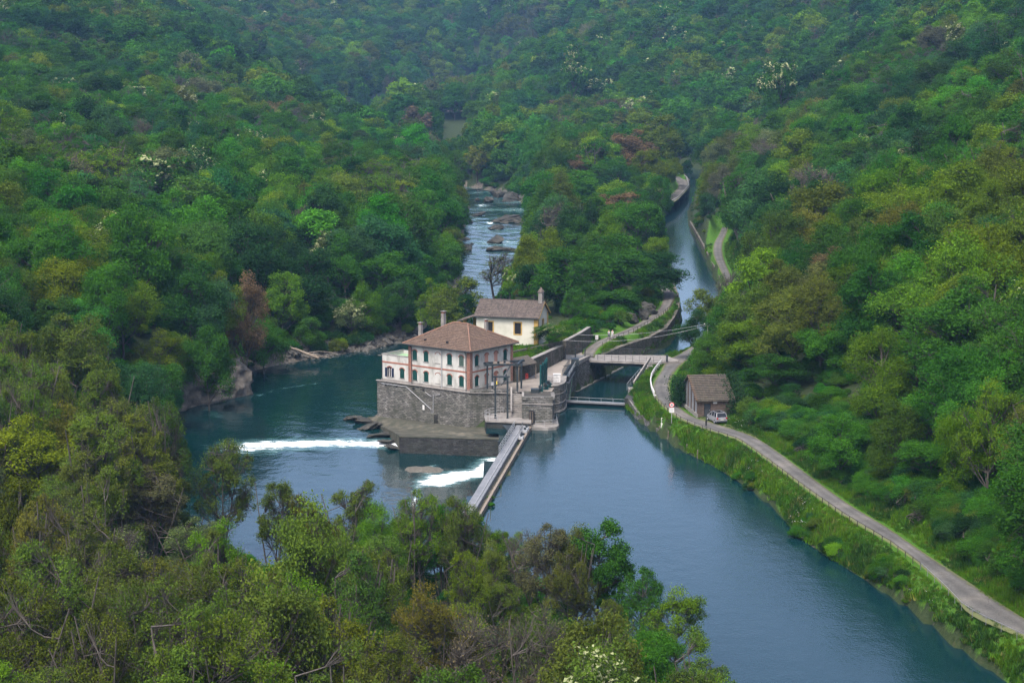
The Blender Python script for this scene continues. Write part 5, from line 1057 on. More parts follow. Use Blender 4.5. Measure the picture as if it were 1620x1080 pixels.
ln = [(9.3, 326.4), (10.9, 339), (13.7, 347)]; wallstrip(MB(), ln, 2.2, -4, [3.4, 4.0, 3.75]).build('masonry', M_STONE, cwl); wallstrip(MB(), [(10.95, 339), (13.75, 347)], 0.6, 4.0, [4.75, 4.6]).build('parapet', M_CONC, cwl); wallstrip(MB(), [(11.35, 338.8), (14.1, 346.8), (20.7, 364.8)], 0.7, -4, -0.32).build('footing_ledge', M_CONC, cwl)
cwt = thing('towpath_wall', 'curved rough stone wall holding up the towpath along the canal', 'wall')
ln = [(13.6, 347.2), (20.2, 365), (26.5, 380), (30.8, 392), (33.6, 407), (35.6, 420), (36.9, 434), (38.5, 470), (40, 505)]
wallstrip(MB(), ln, 1.6, -4, [3.6, 3.4, 2.9, 3.0, 3.2, 3.3, 3.3, 3.0, 2.8]).build('masonry', M_RUBBLE, cwt)
cwf = thing('far_towpath_wall', 'low pale wall edging the far towpath bend', 'wall'); wallstrip(MB(), [(46.7, 613), (50.6, 690), (61.8, 745), (72.8, 815), (74.2, 870), (62, 910)], 1.0, -4, 2.6).build('masonry', M_RUBBLE, cwf)
cwr = thing('canal_bank_wall', 'long straight canal bank wall under the right-hand trees', 'wall'); wallstrip(MB(), [(27, 358), (32.5, 366), (38.5, 390), (44.5, 425), (48, 450), (51.6, 493), (55.6, 590), (57.6, 645)][::-1], 0.8, -3, 1.3).build('masonry', M_RUBBLE, cwr)
br = thing('road_bridge', 'flat concrete road bridge with thin grey railings across the canal', 'bridge')
dk = [(12.6, 347.4), (24.6, 344.6), (29.5, 346.5), (27.6, 352.6), (13.2, 353.6)]
MB().prism(dk, 3.42, 3.80).build('deck', M_CONC, br)
for k in range(4):
    t = 0.12 + k * 0.25; MB().bar((13.0, 347.8 + t * 5.2, 3.1), (26, 345.2 + t * 6.6, 3.1), 0.3, 0.62).build('girder', M_STEELD, br)
rail(br, [(12.7, 347.5, 3.8), (24.6, 344.75, 3.8), (27.2, 345.6, 3.8)], 1.05, 1.25, 0.03, (1.0, 0.66, 0.33), M_STEELD); rail(br, [(16.2, 353.4, 3.8), (27.3, 352.5, 3.8)], 1.05, 1.25, 0.03, (1.0, 0.66, 0.33), M_STEELD)
MB().box(27.1, 27.4, 345.5, 345.8, 3.8, 5.0).build('end_post', M_STEELD, br)
gt = thing('courtyard_gate', 'grey metal gate closing the courtyard at the bridge', 'gate')
for p in ((9.4, 347.6), (11.2, 347.2), (12.9, 347.3)): MB().box(p[0] - .1, p[0] + .1, p[1] - .1, p[1] + .1, 3.7, 5.9).build('post', M_STEELD, gt)
MB().box(9.5, 12.8, 347.25, 347.35, 3.9, 4.7).build('gate_panel', M_GREYPAINT, gt); MB().bar((9.4, 347.5, 5.8), (12.9, 347.3, 5.8), .07).build('top_rail', M_STEELD, gt)
lb = thing('low_boom_bridge', 'low grey boom footbridge spanning the canal mouth just above the water', 'footbridge')
a, b = Vector((8.9, 324.8, 0.55)), Vector((18.6, 322.2, 0.55)); MB().bar(a, b, 0.9, 0.28).build('deck', M_GREYPAINT, lb); MB().bar(a + Vector((0, .5, -.3)), b + Vector((0, .5, -.3)), 0.25, 0.5).build('girder', M_STEELD, lb)
rail(lb, [a + Vector((0, .42, .14)), b + Vector((0, .42, .14))], 0.5, 1.9, 0.05, (1.0,), M_GREYPAINT)
ab = thing('bridge_abutment', 'dark concrete abutment with steps beside the canal under the bridge end', 'abutment')
wallstrip(MB(), [(18.5, 322.1), (21, 335), (23.7, 345)][::-1], 1.4, -4, [3.0, 1.7, 1.5]).build('masonry', M_DSTONE, ab)
wallstrip(MB(), [(19.0, 322.3), (19.7, 312.4), (21.4, 304.5), (23.2, 298)], 0.55, -3, [1.6, 1.3, .7, .45]).build('wing_wall', M_STONE, ab)
for k in range(6): MB().box(22.2 + k * 0.28, 24.6, 336.4 + k * 1.3, 337.8 + k * 1.3, 0.5, 1.9 + k * 0.30).build('step', M_CONC, ab)
MB().bar((20.6, 331.5, 2.5), (24.2, 344.5, 4.6), 0.25, 0.5).build('stair_wall', M_CONC, ab); MB().box(19.6, 22.6, 329.3, 331.5, 0.3, 1.75).build('platform', M_CONC, ab)
rail(ab, [(19.3, 329, 1.75), (20.5, 334.5, 1.9), (22.3, 341, 2.4)], 1.0, 2.2, 0.03, (1.0,), M_GALV)
bx_ = thing('concrete_box', 'small pale concrete valve box on the grass beside the abutment', 'box', (23.4, 333.5, 1.9)); MB().box(-.75, .75, -.6, .6, -.6, .95).build('body', M_CONC, bx_); MB().box(-.85, .85, -.7, .7, .952, 1.1).build('lid', M_CONC, bx_); MB().box(.86, 2.4, -.5, .5, .6, .8).build('slab', M_CONC, bx_)

# ------------------------------------------------------------------ weir with walkway
weir = thing('weir_walkway', 'long straight weir with grey steel walkway and pale coping running out into the river', 'weir')
wa, wb = np.array((3.0, 302.6)), np.array((-6.0, 228.0)); wd = (wb - wa) / np.linalg.norm(wb - wa); wn_ = np.array((wd[1], -wd[0])); wn_ = wn_ if wn_[0] < 0 else -wn_; WL = float(np.linalg.norm(wb - wa))
def wp(s, o, z): q = wa + wd * s + wn_ * o; return (q[0], q[1], z)
def wbox(s0, s1, o0, o1, z0, z1): return MB().add([wp(s, o, z) for z in (z0, z1) for o in (o0, o1) for s in (s0, s1)], [(0, 2, 3, 1), (4, 5, 7, 6), (0, 1, 5, 4), (2, 6, 7, 3), (0, 4, 6, 2), (1, 3, 7, 5)])
wbox(0, WL, 0.25, 1.2, -5, -0.15).build('sill_wall', M_DSTONE, weir); wbox(-.5, WL, 0.0, 0.34, -0.6, 0.62).build('coping', M_TIMBER, weir)
wbox(0.2, WL, 0.34, 0.85, -0.2, 0.30).build('channel', M_CONCD, weir); wbox(0.5, WL, 0.85, 1.0, 0.1, 0.86).build('girder', M_GREYPAINT, weir); wbox(0.5, WL, 2.15, 2.30, 0.1, 0.86).build('girder', M_GREYPAINT, weir)
nd = 36
for k in range(nd): wbox(0.6 + k * (WL - .6) / nd, 0.6 + (k + .985) * (WL - .6) / nd, 0.87, 2.28, 0.862, 0.90).build('deck_plate', M_GREYPAINT, weir)
wbox(0.5, WL, 1.28, 1.36, 0.901, 1.0).build('cable_tray', M_GALV, weir)
for s in np.arange(6, WL, 7.5): wbox(s, s + .5, 0.9, 2.3, -5, 0.1).build('support', M_DSTONE, weir)
rail(weir, [wp(3.0, 2.25, 0.9), wp(22, 2.25, 0.9)], 1.1, 1.9, 0.035, (1.0, 0.66, 0.33), M_GALV); rail(weir, [wp(3.5, .95, 0.9), wp(7, .95, 0.9)], 1.1, 1.6, 0.035, (1.0, .5), M_STEELD)
MB().add([wp(2.6, 2.3, 1.28), wp(2.6, 4.2, 1.28), wp(5, 2.3, .92), wp(5, 3.1, .92), wp(2.6, 2.3, 1.1), wp(2.6, 4.2, 1.1), wp(5, 2.3, .7), wp(5, 3.1, .7)], [(0, 2, 3, 1), (4, 5, 7, 6), (0, 1, 5, 4), (1, 3, 7, 5), (3, 2, 6, 7), (2, 0, 4, 6)]).build('ramp', M_STEELD, weir)
for s in (2.0, 4.0, 9.0): 
    h_ = wbox(s, s + 1.4, 0.1, 0.8, 0.63, 1.0).build('gate_cover', M_GALV, weir); wbox(s + .5, s + .8, 0.3, 0.6, 1.0, 1.35).build('hoist', M_STEELD, h_)
sp_ = thing('weir_post', 'blue-grey steel post standing in the foam beside the weir', 'post', (*wp(17, 2.9, 0)[:2], -3)); MB().box(-.14, .14, -.14, .14, -1, 4.6).build('shaft', M_STEELD, sp_); MB().box(-.2, .2, -.2, .2, 4.6, 4.7).build('cap', M_STEELD, sp_)
# the white spill beneath the walkway
r2 = np.random.default_rng(5); S_, T_ = np.meshgrid(np.linspace(15.5, 33, 46), np.linspace(0, 1, 18)); o_ = 1.15 + T_ * 2.6; z_ = -0.1 - 2.85 * T_ ** 1.6 + r2.normal(0, 0.07, S_.shape)
q_ = wa + wd * S_[..., None] + wn_ * (o_ + r2.normal(0, .07, S_.shape))[..., None]; V_ = np.concatenate([q_, z_[..., None]], -1).reshape(-1, 3); i_ = np.arange(S_.size).reshape(S_.shape)
M_FOAM = tone('white_water', (0.62, 0.70, 0.72), (0.82, 0.86, 0.87), 1.2, 0.6, 0.7, 2.5)
tag(ob('spilling_water', mesh_np('spilling_water', V_, np.stack([i_[:-1, :-1], i_[:-1, 1:], i_[1:, 1:], i_[1:, :-1]], -1).reshape(-1, 4), M_FOAM, True)), 'white water pouring from under the weir walkway', None, None, 'stuff')

# ------------------------------------------------------------------ chapel
CA = R(-15); chapel = thing('chapel', 'small cream chapel with ochre trim, grey tile roof and a bell turret', 'chapel', (-6.3, 348.7, Z_TER), CA)
CL, CW, CE, CR = 11.2, 7.4, 5.2, 7.35
cf = lambda u, w, d: (u, d, w); cg = lambda u, w, d: (CL - d, u, w)
wall = MB(); h1 = [(7.0, 2.0), (8.15, 2.0), (8.15, 4.0), (7.0, 4.0)]; h0 = [(2.1, 2.3), (3.0, 2.3), (3.0, 4.0), (2.1, 4.0)]
facade(wall, cf, [(0, 0), (CL, 0), (CL, CE), (0, CE)], [h0, h1], 0.25)
hd = [(CW / 2 - 0.55, 2.2), (CW / 2 + 0.55, 2.2), (CW / 2 + 0.55, 4.2), (CW / 2 - 0.55, 4.2)]
facade(wall, cg, [(0, 0), (CW, 0), (CW, CE), (CW / 2, CR), (0, CE)], [hd], 0.2)
wall.add([(CL, CW, 0), (0, CW, 0), (0, CW, CE), (CL, CW, CE), (0, 0, 0), (0, 0, CE), (0, CW / 2, CR)], [(0, 1, 2, 3), (1, 4, 5, 6, 2)]); wall.build('wall', M_CREAM, chapel)
wall2 = MB().box(-0.03, 2.75, -0.14, -0.001, 0, CE - 0.01); 
for fn, h, nm in ((cf, h1, 1), (cf, h0, 0), (cg, hd, 2)):
    w_ = panel(h, fn, 0.2, 0.03).build('window', M_DARK, chapel); (u0, w0), (u1, w1) = h[0], h[2]
    for a in ((u0 - .22, u0, w0 - .2, w1 + .2), (u1, u1 + .22, w0 - .2, w1 + .2), (u0, u1, w1, w1 + .2), (u0, u1, w0 - .2, w0)): ubox(fn, *a, -0.04, 0.1).build('surround', M_OCHRE, w_)
    for k in range(1, 4): ubox(fn, u0 + (u1 - u0) * k / 4 - .02, u0 + (u1 - u0) * k / 4 + .02, w0, w1, 0.08, 0.12).build('bar', M_STEELD, w_)
for a in (ubox(cf, CL - 0.7, CL + 0.05, 0, CE, -0.06, 0.1), ubox(cg, CW - 0.7, CW + .02, 0, CE, -0.06, 0.1), ubox(cg, 0.101, 0.6, 0, CE, -0.06, 0.05)): a.build('pilaster', M_OCHRE, chapel)
sl = (CR - CE) / (CW / 2); OVc = 0.55; re = CE - OVc * sl + 0.12; rr_ = CR + 0.12
rvv = [(-0.35, -OVc, re), (CL + 0.4, -OVc, re), (CL + 0.4, CW / 2, rr_), (-0.35, CW / 2, rr_), (CL + .4, CW + OVc, re), (-.35, CW + OVc, re)]
rf = MB(); rf.add(rvv + [(x, y, z - .16) for x, y, z in rvv], [(0, 1, 2, 3), (3, 2, 4, 5), (6, 9, 8, 7), (9, 11, 10, 8), (0, 6, 7, 1), (1, 7, 8, 2), (2, 8, 10, 4), (4, 10, 11, 5), (0, 3, 9, 6), (3, 5, 11, 9)])
croof = rf.build('roof', M_TILEG, chapel); courses('tile_row', croof, rvv[0], rvv[1], rvv[2], rvv[3], 11, M_TILEG)
for a in (ubox(cg, -OVc, CW / 2, 0, 1, 0, 1),): pass
for s in (0, 1):
    y0, y1 = (-OVc, CW / 2) if s == 0 else (CW + OVc, CW / 2); MB().bar((CL + .34, y0, re - .12), (CL + .34, y1, rr_ - .12), 0.16, 0.22).build('verge', M_OCHRE, croof)
MB().bar((-.3, -OVc - .02, re - .12), (CL + .35, -OVc - .02, re - .12), 0.14, 0.14).build('gutter', M_STEELD, croof); MB().tube([(-.35, CW / 2, rr_ + .05), (CL - .6, CW / 2, rr_ + .05)], 0.12, 6).build('ridge_tile', M_TILEG, croof)
bt = MB(); bx, by = CL - 0.35, CW / 2
for y in (-.62, .36): bt.box(bx - .35, bx + .35, by + y, by + y + .26, CR - .6, CR + 1.75)
bt.box(bx - .349, bx + .349, by - .361, by + .361, CR - .6, CR + .35).box(bx - .349, bx + .349, by - .361, by + .361, CR + 1.5, CR + 1.75); bto = bt.build('bell_turret', M_CONC, chapel)
MB().add([(bx - .5, by - .78, CR + 1.76), (bx + .5, by - .78, CR + 1.76), (bx + .5, by + .78, CR + 1.76), (bx - .5, by + .78, CR + 1.76), (bx, by, CR + 2.7)], [(0, 1, 4), (1, 2, 4), (2, 3, 4), (3, 0, 4), (3, 2, 1, 0)]).build('turret_roof', M_TILEG, bto)
MB().tube([(bx, by, CR + 1.45), (bx, by, CR + 1.3), (bx, by, CR + .95)], [0.05, 0.14, 0.22], 8).build('bell', M_STEELD, bto)
po = MB(); po.add([(-0.02, -0.2, 5.0), (-3.6, -0.2, 3.75), (-3.6, 4.2, 3.75), (-.02, 4.2, 5.0), (-0.02, -0.2, 5.2), (-3.6, -0.2, 3.95), (-3.6, 4.2, 3.95), (-.02, 4.2, 5.2)], [(0, 1, 2, 3), (4, 7, 6, 5), (0, 4, 5, 1), (1, 5, 6, 2), (2, 6, 7, 3), (3, 7, 4, 0)]); pr_ = po.build('porch_roof', M_TILEG, chapel)
for x, y in ((-3.2, 0.05), (-3.2, 3.7), (-1.4, 3.9)): MB().box(x - .25, x + .25, y - .25, y + .25, 0, 3.8 + (x + 3.2) * .36).build('porch_pillar', M_OCHRE, chapel)

# ------------------------------------------------------------------ walls and lean-to round the court
rw_ = thing('court_retaining_wall', 'dark rough stone retaining wall along the courtyard below the chapel', 'wall')
wallstrip(MB(), [(1.0, 322.4), (3.3, 328), (9.1, 347.6)], 0.8, 2.5, [6.9, 6.9, 6.3]).build('masonry', M_RUBBLE, rw_); wallstrip(MB(), [(1.0, 322.3), (3.35, 328), (9.15, 347.6)], 0.9, [6.902, 6.902, 6.302], [7.02, 7.02, 6.42]).build('coping', M_CONC, rw_)
wallstrip(MB(), [(-3, 330.5), (9.0, 347.9)], 0.4, 5.5, [7.3, 7.1]).build('yard_wall', M_RUBBLE, rw_)
gw = thing('chapel_lawn_wall', 'stone wall with sloping top beside the towpath and chapel lawn', 'wall'); wallstrip(MB(), [(9.6, 348.2), (12.4, 356), (14.6, 366), (15.4, 374)], 0.6, 2.5, [7.0, 7.2, 6.9, 5.0]).build('masonry', M_RUBBLE, gw); wallstrip(MB(), [(9.55, 348.1), (12.45, 356), (14.65, 366), (15.45, 374)], 0.7, [7.002, 7.202, 6.902, 5.002], [7.12, 7.32, 7.02, 5.12]).build('coping', M_CONC, gw)
ln_ = thing('lean_to_shelter', 'small lean-to shelter with tiled roof against the retaining wall', 'shelter')
MB().add([(0.9, 321.6, 6.7), (4.2, 325.6, 6.7), (2.6, 329.4, 7.4), (-.6, 325.4, 7.4), (0.9, 321.6, 6.85), (4.2, 325.6, 6.85), (2.6, 329.4, 7.55), (-.6, 325.4, 7.55)], [(0, 3, 2, 1), (4, 5, 6, 7), (0, 1, 5, 4), (1, 2, 6, 5), (2, 3, 7, 6), (3, 0, 4, 7)]).build('roof', M_TILEM, ln_)
for p in ((1.1, 321.9), (3.95, 325.6)): MB().box(p[0] - .1, p[0] + .1, p[1] - .1, p[1] + .1, HZ, 6.72).build('post', M_WOODD, ln_)
MB().box(2.2, 2.7, 325.2, 325.5, HZ, HZ + .9).build('red_barrel', tone('red_paint', (.35, .04, .03), (.45, .07, .05), 2), ln_)

# ------------------------------------------------------------------ brick shed by the road
sx_, sy_, _ = G(1104, 660, Z_ROAD); SA = R(-2); shed = thing('brick_shed', 'old brick shed with mossy tile roof half buried in ivy beside the road', 'shed', (sx_, sy_, Z_ROAD), R(8))
SW, SD, SE, SRd, SRh = 5.4, 10.5, 2.75, 5.6, 5.5
M_BRICKO = masonry('old_brick', (0.085, 0.058, 0.046), (0.135, 0.095, 0.075), (0.11, 0.095, 0.082), 0.28, 0.09, 0.012, 0.5, dirt=(0.06, 0.055, 0.045), dirt_amt=0.5, dscale=0.6)
sf = lambda u, w, d: (u, d, w)
wall = MB(); dr_ = [(0.95, 0.02), (2.0, 0.02), (2.0, 2.05), (0.95, 2.05)]; facade(wall, sf, [(0, 0), (SW, 0), (SW, SE), (0, SE)], [dr_], 0.3)
wall.box(0.3, SW, 0.35, SD, 0, SE - 0.05); wall.add([(SW, 0, 0), (SW, SD, 0), (SW, SD, SE), (SW, SRd, SRh), (SW, 0, SE), (0.35, 0.2, SE - .1), (0.35, SRd, SRh - .25), (0.35, SD, SE - .1)], [(0, 1, 2, 3, 4), (5, 7, 6)]); wall.build('wall', M_BRICKO, shed)
dd = panel(dr_, sf, 0.22, 0.05).build('door', tone('old_door', (0.02, 0.025, 0.03), (0.045, 0.05, 0.055), 3, .7), shed); MB().box(1.85, 1.9, 0.12, 0.22, 0.95, 1.1).build('handle', M_GALV, dd)
MB().box(-.08, SW, -.05, 0.0, 2.3, 2.42).build('lintel', M_BRICKO, shed); MB().box(2.35, 2.95, -.03, 0.0, 1.75 + .3, 1.98 + .3).build('name_plate', M_WHITE, shed)
def gz(y): return SE + (SRh - SE) * (y / SRd if y < SRd else (SD - y) / (SD - SRd))
M_GREYP = tone('grey_panels', (0.13, 0.14, 0.15), (0.22, 0.23, 0.235), 1.0, .8); ys = np.linspace(0, SD, 6)
for k, y in enumerate(ys): MB().box(-0.12, 0.3, max(y - .2, 0.001) if k else 0.001, min(y + .25, SD), 0.0, gz(min(max(y, .2), SD - .2)) - .12).build('brick_pier', M_BRICKO, shed)
for y0, y1 in zip(ys[:-1], ys[1:]): MB().add([(0.0, y0 + .25, 0.55), (0.0, y1 - .2, 0.55), (0.0, y1 - .2, gz(y1 - .2) - .15), (0, (y0 + y1) / 2, gz((y0 + y1) / 2) - .12), (0.0, y0 + .25, gz(y0 + .25) - .15)], [(0, 1, 2, 3, 4)]).build('infill_panel', M_GREYP, shed)
MB().box(-.2, 0.02, 0, SD, -.6, 0.55).build('plinth', M_CONC, shed)
o_ = 0.45; se = SE - o_ * (SRh - SE) / SRd + .08; rvs = [(-.4, -o_, se), (SW + .3, -o_, se), (SW + .3, SRd, SRh + .08), (-.4, SRd, SRh + .08), (SW + .3, SD + .3, SE - .1), (-.4, SD + .3, SE - .1)]
rf = MB(); rf.add(rvs + [(x, y, z - .14) for x, y, z in rvs], [(0, 1, 2, 3), (3, 2, 4, 5), (6, 9, 8, 7), (9, 11, 10, 8), (0, 6, 7, 1), (1, 7, 8, 2), (2, 8, 10, 4), (4, 10, 11, 5), (0, 3, 9, 6), (3, 5, 11, 9)]); sroof = rf.build('roof', M_TILEM, shed); courses('tile_row', sroof, rvs[0], rvs[1], rvs[2], rvs[3], 15, M_TILEM, 0.09)
M_VERGE = tone('verge_tiles', (.12, .075, .05), (.22, .15, .105), 3, .9)
for k in range(12):
    t = (k + .5) / 12; MB().box(-.47, -.12, -.2, .2, 0, 0.09).build('verge_tile', M_VERGE, sroof, (0, -o_ + t * (SRd + o_), se + t * (SRh + .08 - se) + .03))
# ivy over the shed and a dark hedge beside it
def leaf_cloud(name, pts, n, ls, col, seed, label, cat, sig=(0.5, 0.5, 0.4)):
    r = np.random.default_rng(seed); p = np.array(pts)[r.integers(0, len(pts), n)] + r.normal(0, 1, (n, 3)) * np.array(sig); V, F_ = leaves_np(p, r.normal(0, .6, (n, 3)) + np.array([-.2, -.5, .6]), ls, r)
    me = mesh_np('foliage', V, F_, M_LEAF); set_attr(me, 'v', np.repeat(np.clip(r.normal(.42, .16, n), 0, 1), 4)); e = thing(name, label, cat, (0, 0, 0)); o = ob('foliage', me, e); o.color = (*col, 1)
    mb = MB()
    for q in pts[::3]: mb.tube([(q[0], q[1], q[2] - 1.2), q], [0.05, 0.02], 4)
    mb.build('stem', M_BARK, e); return e
def sw(x, y, z): c, s = math.cos(R(8)), math.sin(R(8)); return (sx_ + x * c - y * s, sy_ + x * s + y * c, Z_ROAD + z)
leaf_cloud('ivy', [sw(SW - .4 + a, -.2 + b, SE - .3 + b * .45 + c) for a in (0, .7, 1.5, 2.3) for b in (-.2, 1.2, 2.8, 4.4, 6.0) for c in (0.25, -.9, -1.6)], 5200, 0.26, (0.022, 0.055, 0.02), 3, 'dark ivy smothering the far end of the brick shed roof', 'ivy', (.5, .5, .45))
leaf_cloud('ivy_bush', [sw(-.5 + a, 7.2 + b, 1.0 + c) for a in (-.9, 0, .5) for b in (1.2, 2.4, 3.4) for c in (0, 1.0, 2.0, 3.0)], 3000, 0.26, (0.018, 0.05, 0.018), 4, 'dark ivy bush hanging on the side wall of the brick shed', 'bush')

# ------------------------------------------------------------------ parked car
def build_car():
    x, y, _ = G(1133.5, 667.5, Z_ROAD); car = thing('parked_car', 'silver compact car with black roof parked beside the brick shed', 'car', (x, y, Z_ROAD + 0.06), R(17))
    M_SILV = tone('silver_paint', (0.24, 0.25, 0.265), (0.28, 0.29, 0.305), 0.5, 0.3, metal=0.35); M_GLASS = tone('car_glass', (0.012, 0.014, 0.018), (0.02, 0.024, 0.03), 1, 0.08); M_TYRE = tone('tyre', (.012, .012, .012), (.03, .03, .03), 2, .9); M_RED = tone('tail_red', (.28, .01, .01), (.38, .02, .02), 2, .25)
    # body sections along y (rear -2.08 .. front 2.08): (y, half width, z low, z belt)
    sec = [(-2.08, 0.80, 0.42, 0.92), (-2.0, 0.87, 0.28, 1.00), (-1.3, 0.89, 0.22, 1.04), (0.2, 0.89, 0.22, 1.02), (1.0, 0.88, 0.22, 0.98), (1.75, 0.84, 0.26, 0.84), (2.08, 0.70, 0.40, 0.68)]
    mb = MB(); ring = lambda y, w, z0, z1: [(-w * .9, y, z0), (-w, y, z0 + .14), (-w, y, (z0 + z1) / 2), (-w * .95, y, z1), (0, y, z1 + .03), (w * .95, y, z1), (w, y, (z0 + z1) / 2), (w, y, z0 + .14), (w * .9, y, z0)]
    rings = [ring(*s) for s in sec]; mb.v = [p for r_ in rings for p in r_]; k = 9
    for i in range(len(sec) - 1):
        for j in range(k): mb.f.append((i * k + j, i * k + (j + 1) % k, (i + 1) * k + (j + 1) % k, (i + 1) * k + j))
    mb.f += [tuple(range(k)), tuple((len(sec) - 1) * k + j for j in range(k))]; body = mb.build('body', M_SILV, car, smooth=False)
    cab = [(-1.98, 0.80, 1.02), (-1.72, 0.70, 1.60), (0.15, 0.70, 1.64), (1.05, 0.80, 1.03)]
    g = MB(); g.v = [(s * w, y, z) for y, w, z in cab for s in (-1, 1)]; g.f = [(0, 1, 3, 2), (4, 5, 7, 6), (2, 3, 5, 4), (0, 2, 4, 6), (1, 7, 5, 3), (0, 6, 7, 1)]; g.build('windows', M_GLASS, car)
    MB().box(-.71, .71, -1.78, .2, 1.60, 1.68).build('roof', M_SILV, car); MB().box(-.52, .52, -1.45, 0.0, 1.681, 1.70).build('sunroof', M_GLASS, car)
    for s in (-1, 1):
        for y0, z0, y1, z1, w0, w1 in ((-1.98, 1.02, -1.72, 1.62, .81, .71), (-.95, 1.02, -.95, 1.64, .82, .71), (0.0, 1.02, 0.0, 1.64, .82, .71), (1.05, 1.03, .15, 1.65, .81, .71)): MB().bar((s * w0, y0, z0), (s * w1, y1, z1), 0.09, 0.09).build('pillar', M_SILV, car)
        MB().bar((s * .72, -1.75, 1.66), (s * .72, .2, 1.68), 0.05, 0.05).build('roof_rail', M_STEELD, car); MB().box(s * .98 - .09, s * .98 + .09, .72, .86, 1.0, 1.13).build('mirror', M_SILV, car)
        MB().box(s * .72 - .12, s * .72 + .12, -2.10, -1.98, .78, 1.0).build('tail_light', M_RED, car); MB().box(s * .62 - .14, s * .62 + .14, 1.92, 2.06, .60, .74).build('headlight', M_WHITE, car)
        for y in (-1.28, 1.3):
            w_ = MB().tube([(s * .72, y, .31), (s * .91, y, .31)], .32, 14).build('wheel', M_TYRE, car); MB().tube([(s * .915, y, .31), (s * .925, y, .31)], .2, 10).build('rim', M_GALV, w_)
    MB().box(-.84, .84, -2.12, -1.95, .30, .48).build('bumper', M_STEELD, car); MB().box(-.26, .26, -2.125, -2.09, .62, .74).build('number_plate', M_WHITE, car)
build_car()

# ------------------------------------------------------------------ road furniture
def off_edge(pl, z, dx): return [Vector((G(a, b, z)[0] + dx, G(a, b, z)[1], z)) for a, b in pl]
gr = thing('white_guard_rail', 'curved white metal guard rail beside the road near the bridge', 'guard rail')
rail(gr, off_edge([(1047, 577), (1038, 588), (1032.5, 597), (1030.5, 607), (1032, 617), (1036.5, 628)], Z_ROAD, -0.15), 0.85, 2.0, 0.05, (1.0, 0.62), M_WHITE, rr=0.085)
M_WOODK = tone('dark_wood', (0.03, 0.027, 0.022), (0.07, 0.06, 0.05), 2.5, .9)
wf = thing('roadside_fence', 'long low wooden fence along the water side of the road', 'fence')
rail(wf, off_edge([(1040, 634), (1056, 650), (1081, 666.5), (1118, 681), (1172, 700), (1220, 734), (1279, 778), (1338, 819), (1412, 863.5), (1460, 899)], Z_ROAD, -0.25), 0.7, 2.4, 0.05, (0.95,), M_WOODK, rr=0.035)
mf = thing('metal_road_rail', 'thin grey metal rail along the near bend of the road', 'guard rail')
rail(mf, off_edge([(1461, 900), (1500, 936), (1530, 968), (1560, 984), (1620, 1012), (1690, 1046)], Z_ROAD, -0.3), 0.75, 2.6, 0.03, (1.0,), M_GREYPAINT, rr=0.035)
tf_ = thing('towpath_fence', 'low wooden fence along the canal side of the towpath', 'fence')
rail(tf_, [a[1] + Vector((.25, 0, 0)) for a in tow_rb[2:8]], 0.75, 2.6, 0.05, (0.95,), M_WOODK, rr=0.04)
tf2 = thing('far_towpath_railing', 'pale railing round the far bend of the towpath', 'railing'); rail(tf2, [a[1] + Vector((.3, 0, 0)) for a in tow_rb[-7:-1]], 1.0, 3.5, 0.09, (1.0,), M_GALV, rr=0.1)
# stakes along the pool bank
stk = [(20.6, 309), (21.6, 304.3), (22.6, 300), (23.6, 295.5), (24.5, 291), (25.6, 286), (26.8, 282)]
for i, (x, y) in enumerate(stk):
    e = thing('bank_stake', ('nearest', 'second', 'third', 'fourth', 'fifth', 'sixth', 'last')[i] + ' weathered wooden stake along the pool edge counted from the canal mouth', 'stake', (x, y, 0.2), 0, 'stakes along the pool edge'); MB().tube([(0, 0, -.8), (0.03, 0, 1.0)], [0.11, 0.09], 6).build('shaft', M_WOODD, e); MB().tube([(0.03, 0, 1.0), (.03, 0, 1.06)], [.09, .04], 6).build('tip', M_TIMBER, e)
# sign
sx0, sy0, _ = G(1062.5, 662, Z_ROAD); sign = thing('road_sign', 'round red-rimmed prohibition sign above a white plate on a pole', 'sign', (sx0, sy0, 2.6))
MB().tube([(0, 0, 0), (0, 0, 3.2)], 0.045, 6).build('pole', M_GALV, sign)
def disc(r, y, n=24, x0=0, z0=0): m_ = MB(); m_.add([(x0 + r * math.cos(2 * math.pi * k / n), y, z0 + r * math.sin(2 * math.pi * k / n)) for k in range(n)] + [(x0 + r * math.cos(2 * math.pi * k / n), y + .02, z0 + r * math.sin(2 * math.pi * k / n)) for k in range(n)], [tuple(range(n)), tuple(range(2 * n - 1, n - 1, -1))] + [(k, (k + 1) % n, n + (k + 1) % n, n + k) for k in range(n)]); return m_
M_SRED = tone('sign_red', (.55, .02, .02), (.62, .03, .03), 2, .5); M_SBLK = tone('sign_black', (.015, .015, .015), (.02, .02, .02), 2, .5)
d0 = disc(.36, -.08, z0=2.82).build('red_disc', M_SRED, sign); disc(.27, -.10, z0=2.82).build('white_disc', M_WHITE, d0); MB().box(-.17, .13, -.125, -.105, 2.74, 2.80).box(-.1, .12, -.125, -.105, 2.83, 2.95).build('symbol', M_SBLK, d0)
pl = MB().box(-.36, .36, -.09, -.06, 1.65, 2.38).build('plate', M_WHITE, sign); 
for k in range(3): MB().box(-.24, .24, -.10, -.091, 1.85 + k * .16, 1.88 + k * .16).build('text_line', M_GREYPAINT, pl)
sx1, sy1, _ = G(1117, 679, Z_ROAD); p2 = thing('marker_post', 'dark slim marker post with a black plate at the road edge by the car', 'post', (sx1, sy1, Z_ROAD - .3)); MB().tube([(0, 0, 0), (0, 0, 2.7)], 0.05, 6).build('pole', M_STEELD, p2); MB().box(-.13, .13, -.08, -.05, 0.9, 1.7).build('plate', M_SBLK, p2); MB().box(-.1, .1, -.082, -.052, 2.2, 2.7).build('top_plate', M_STEELD, p2)
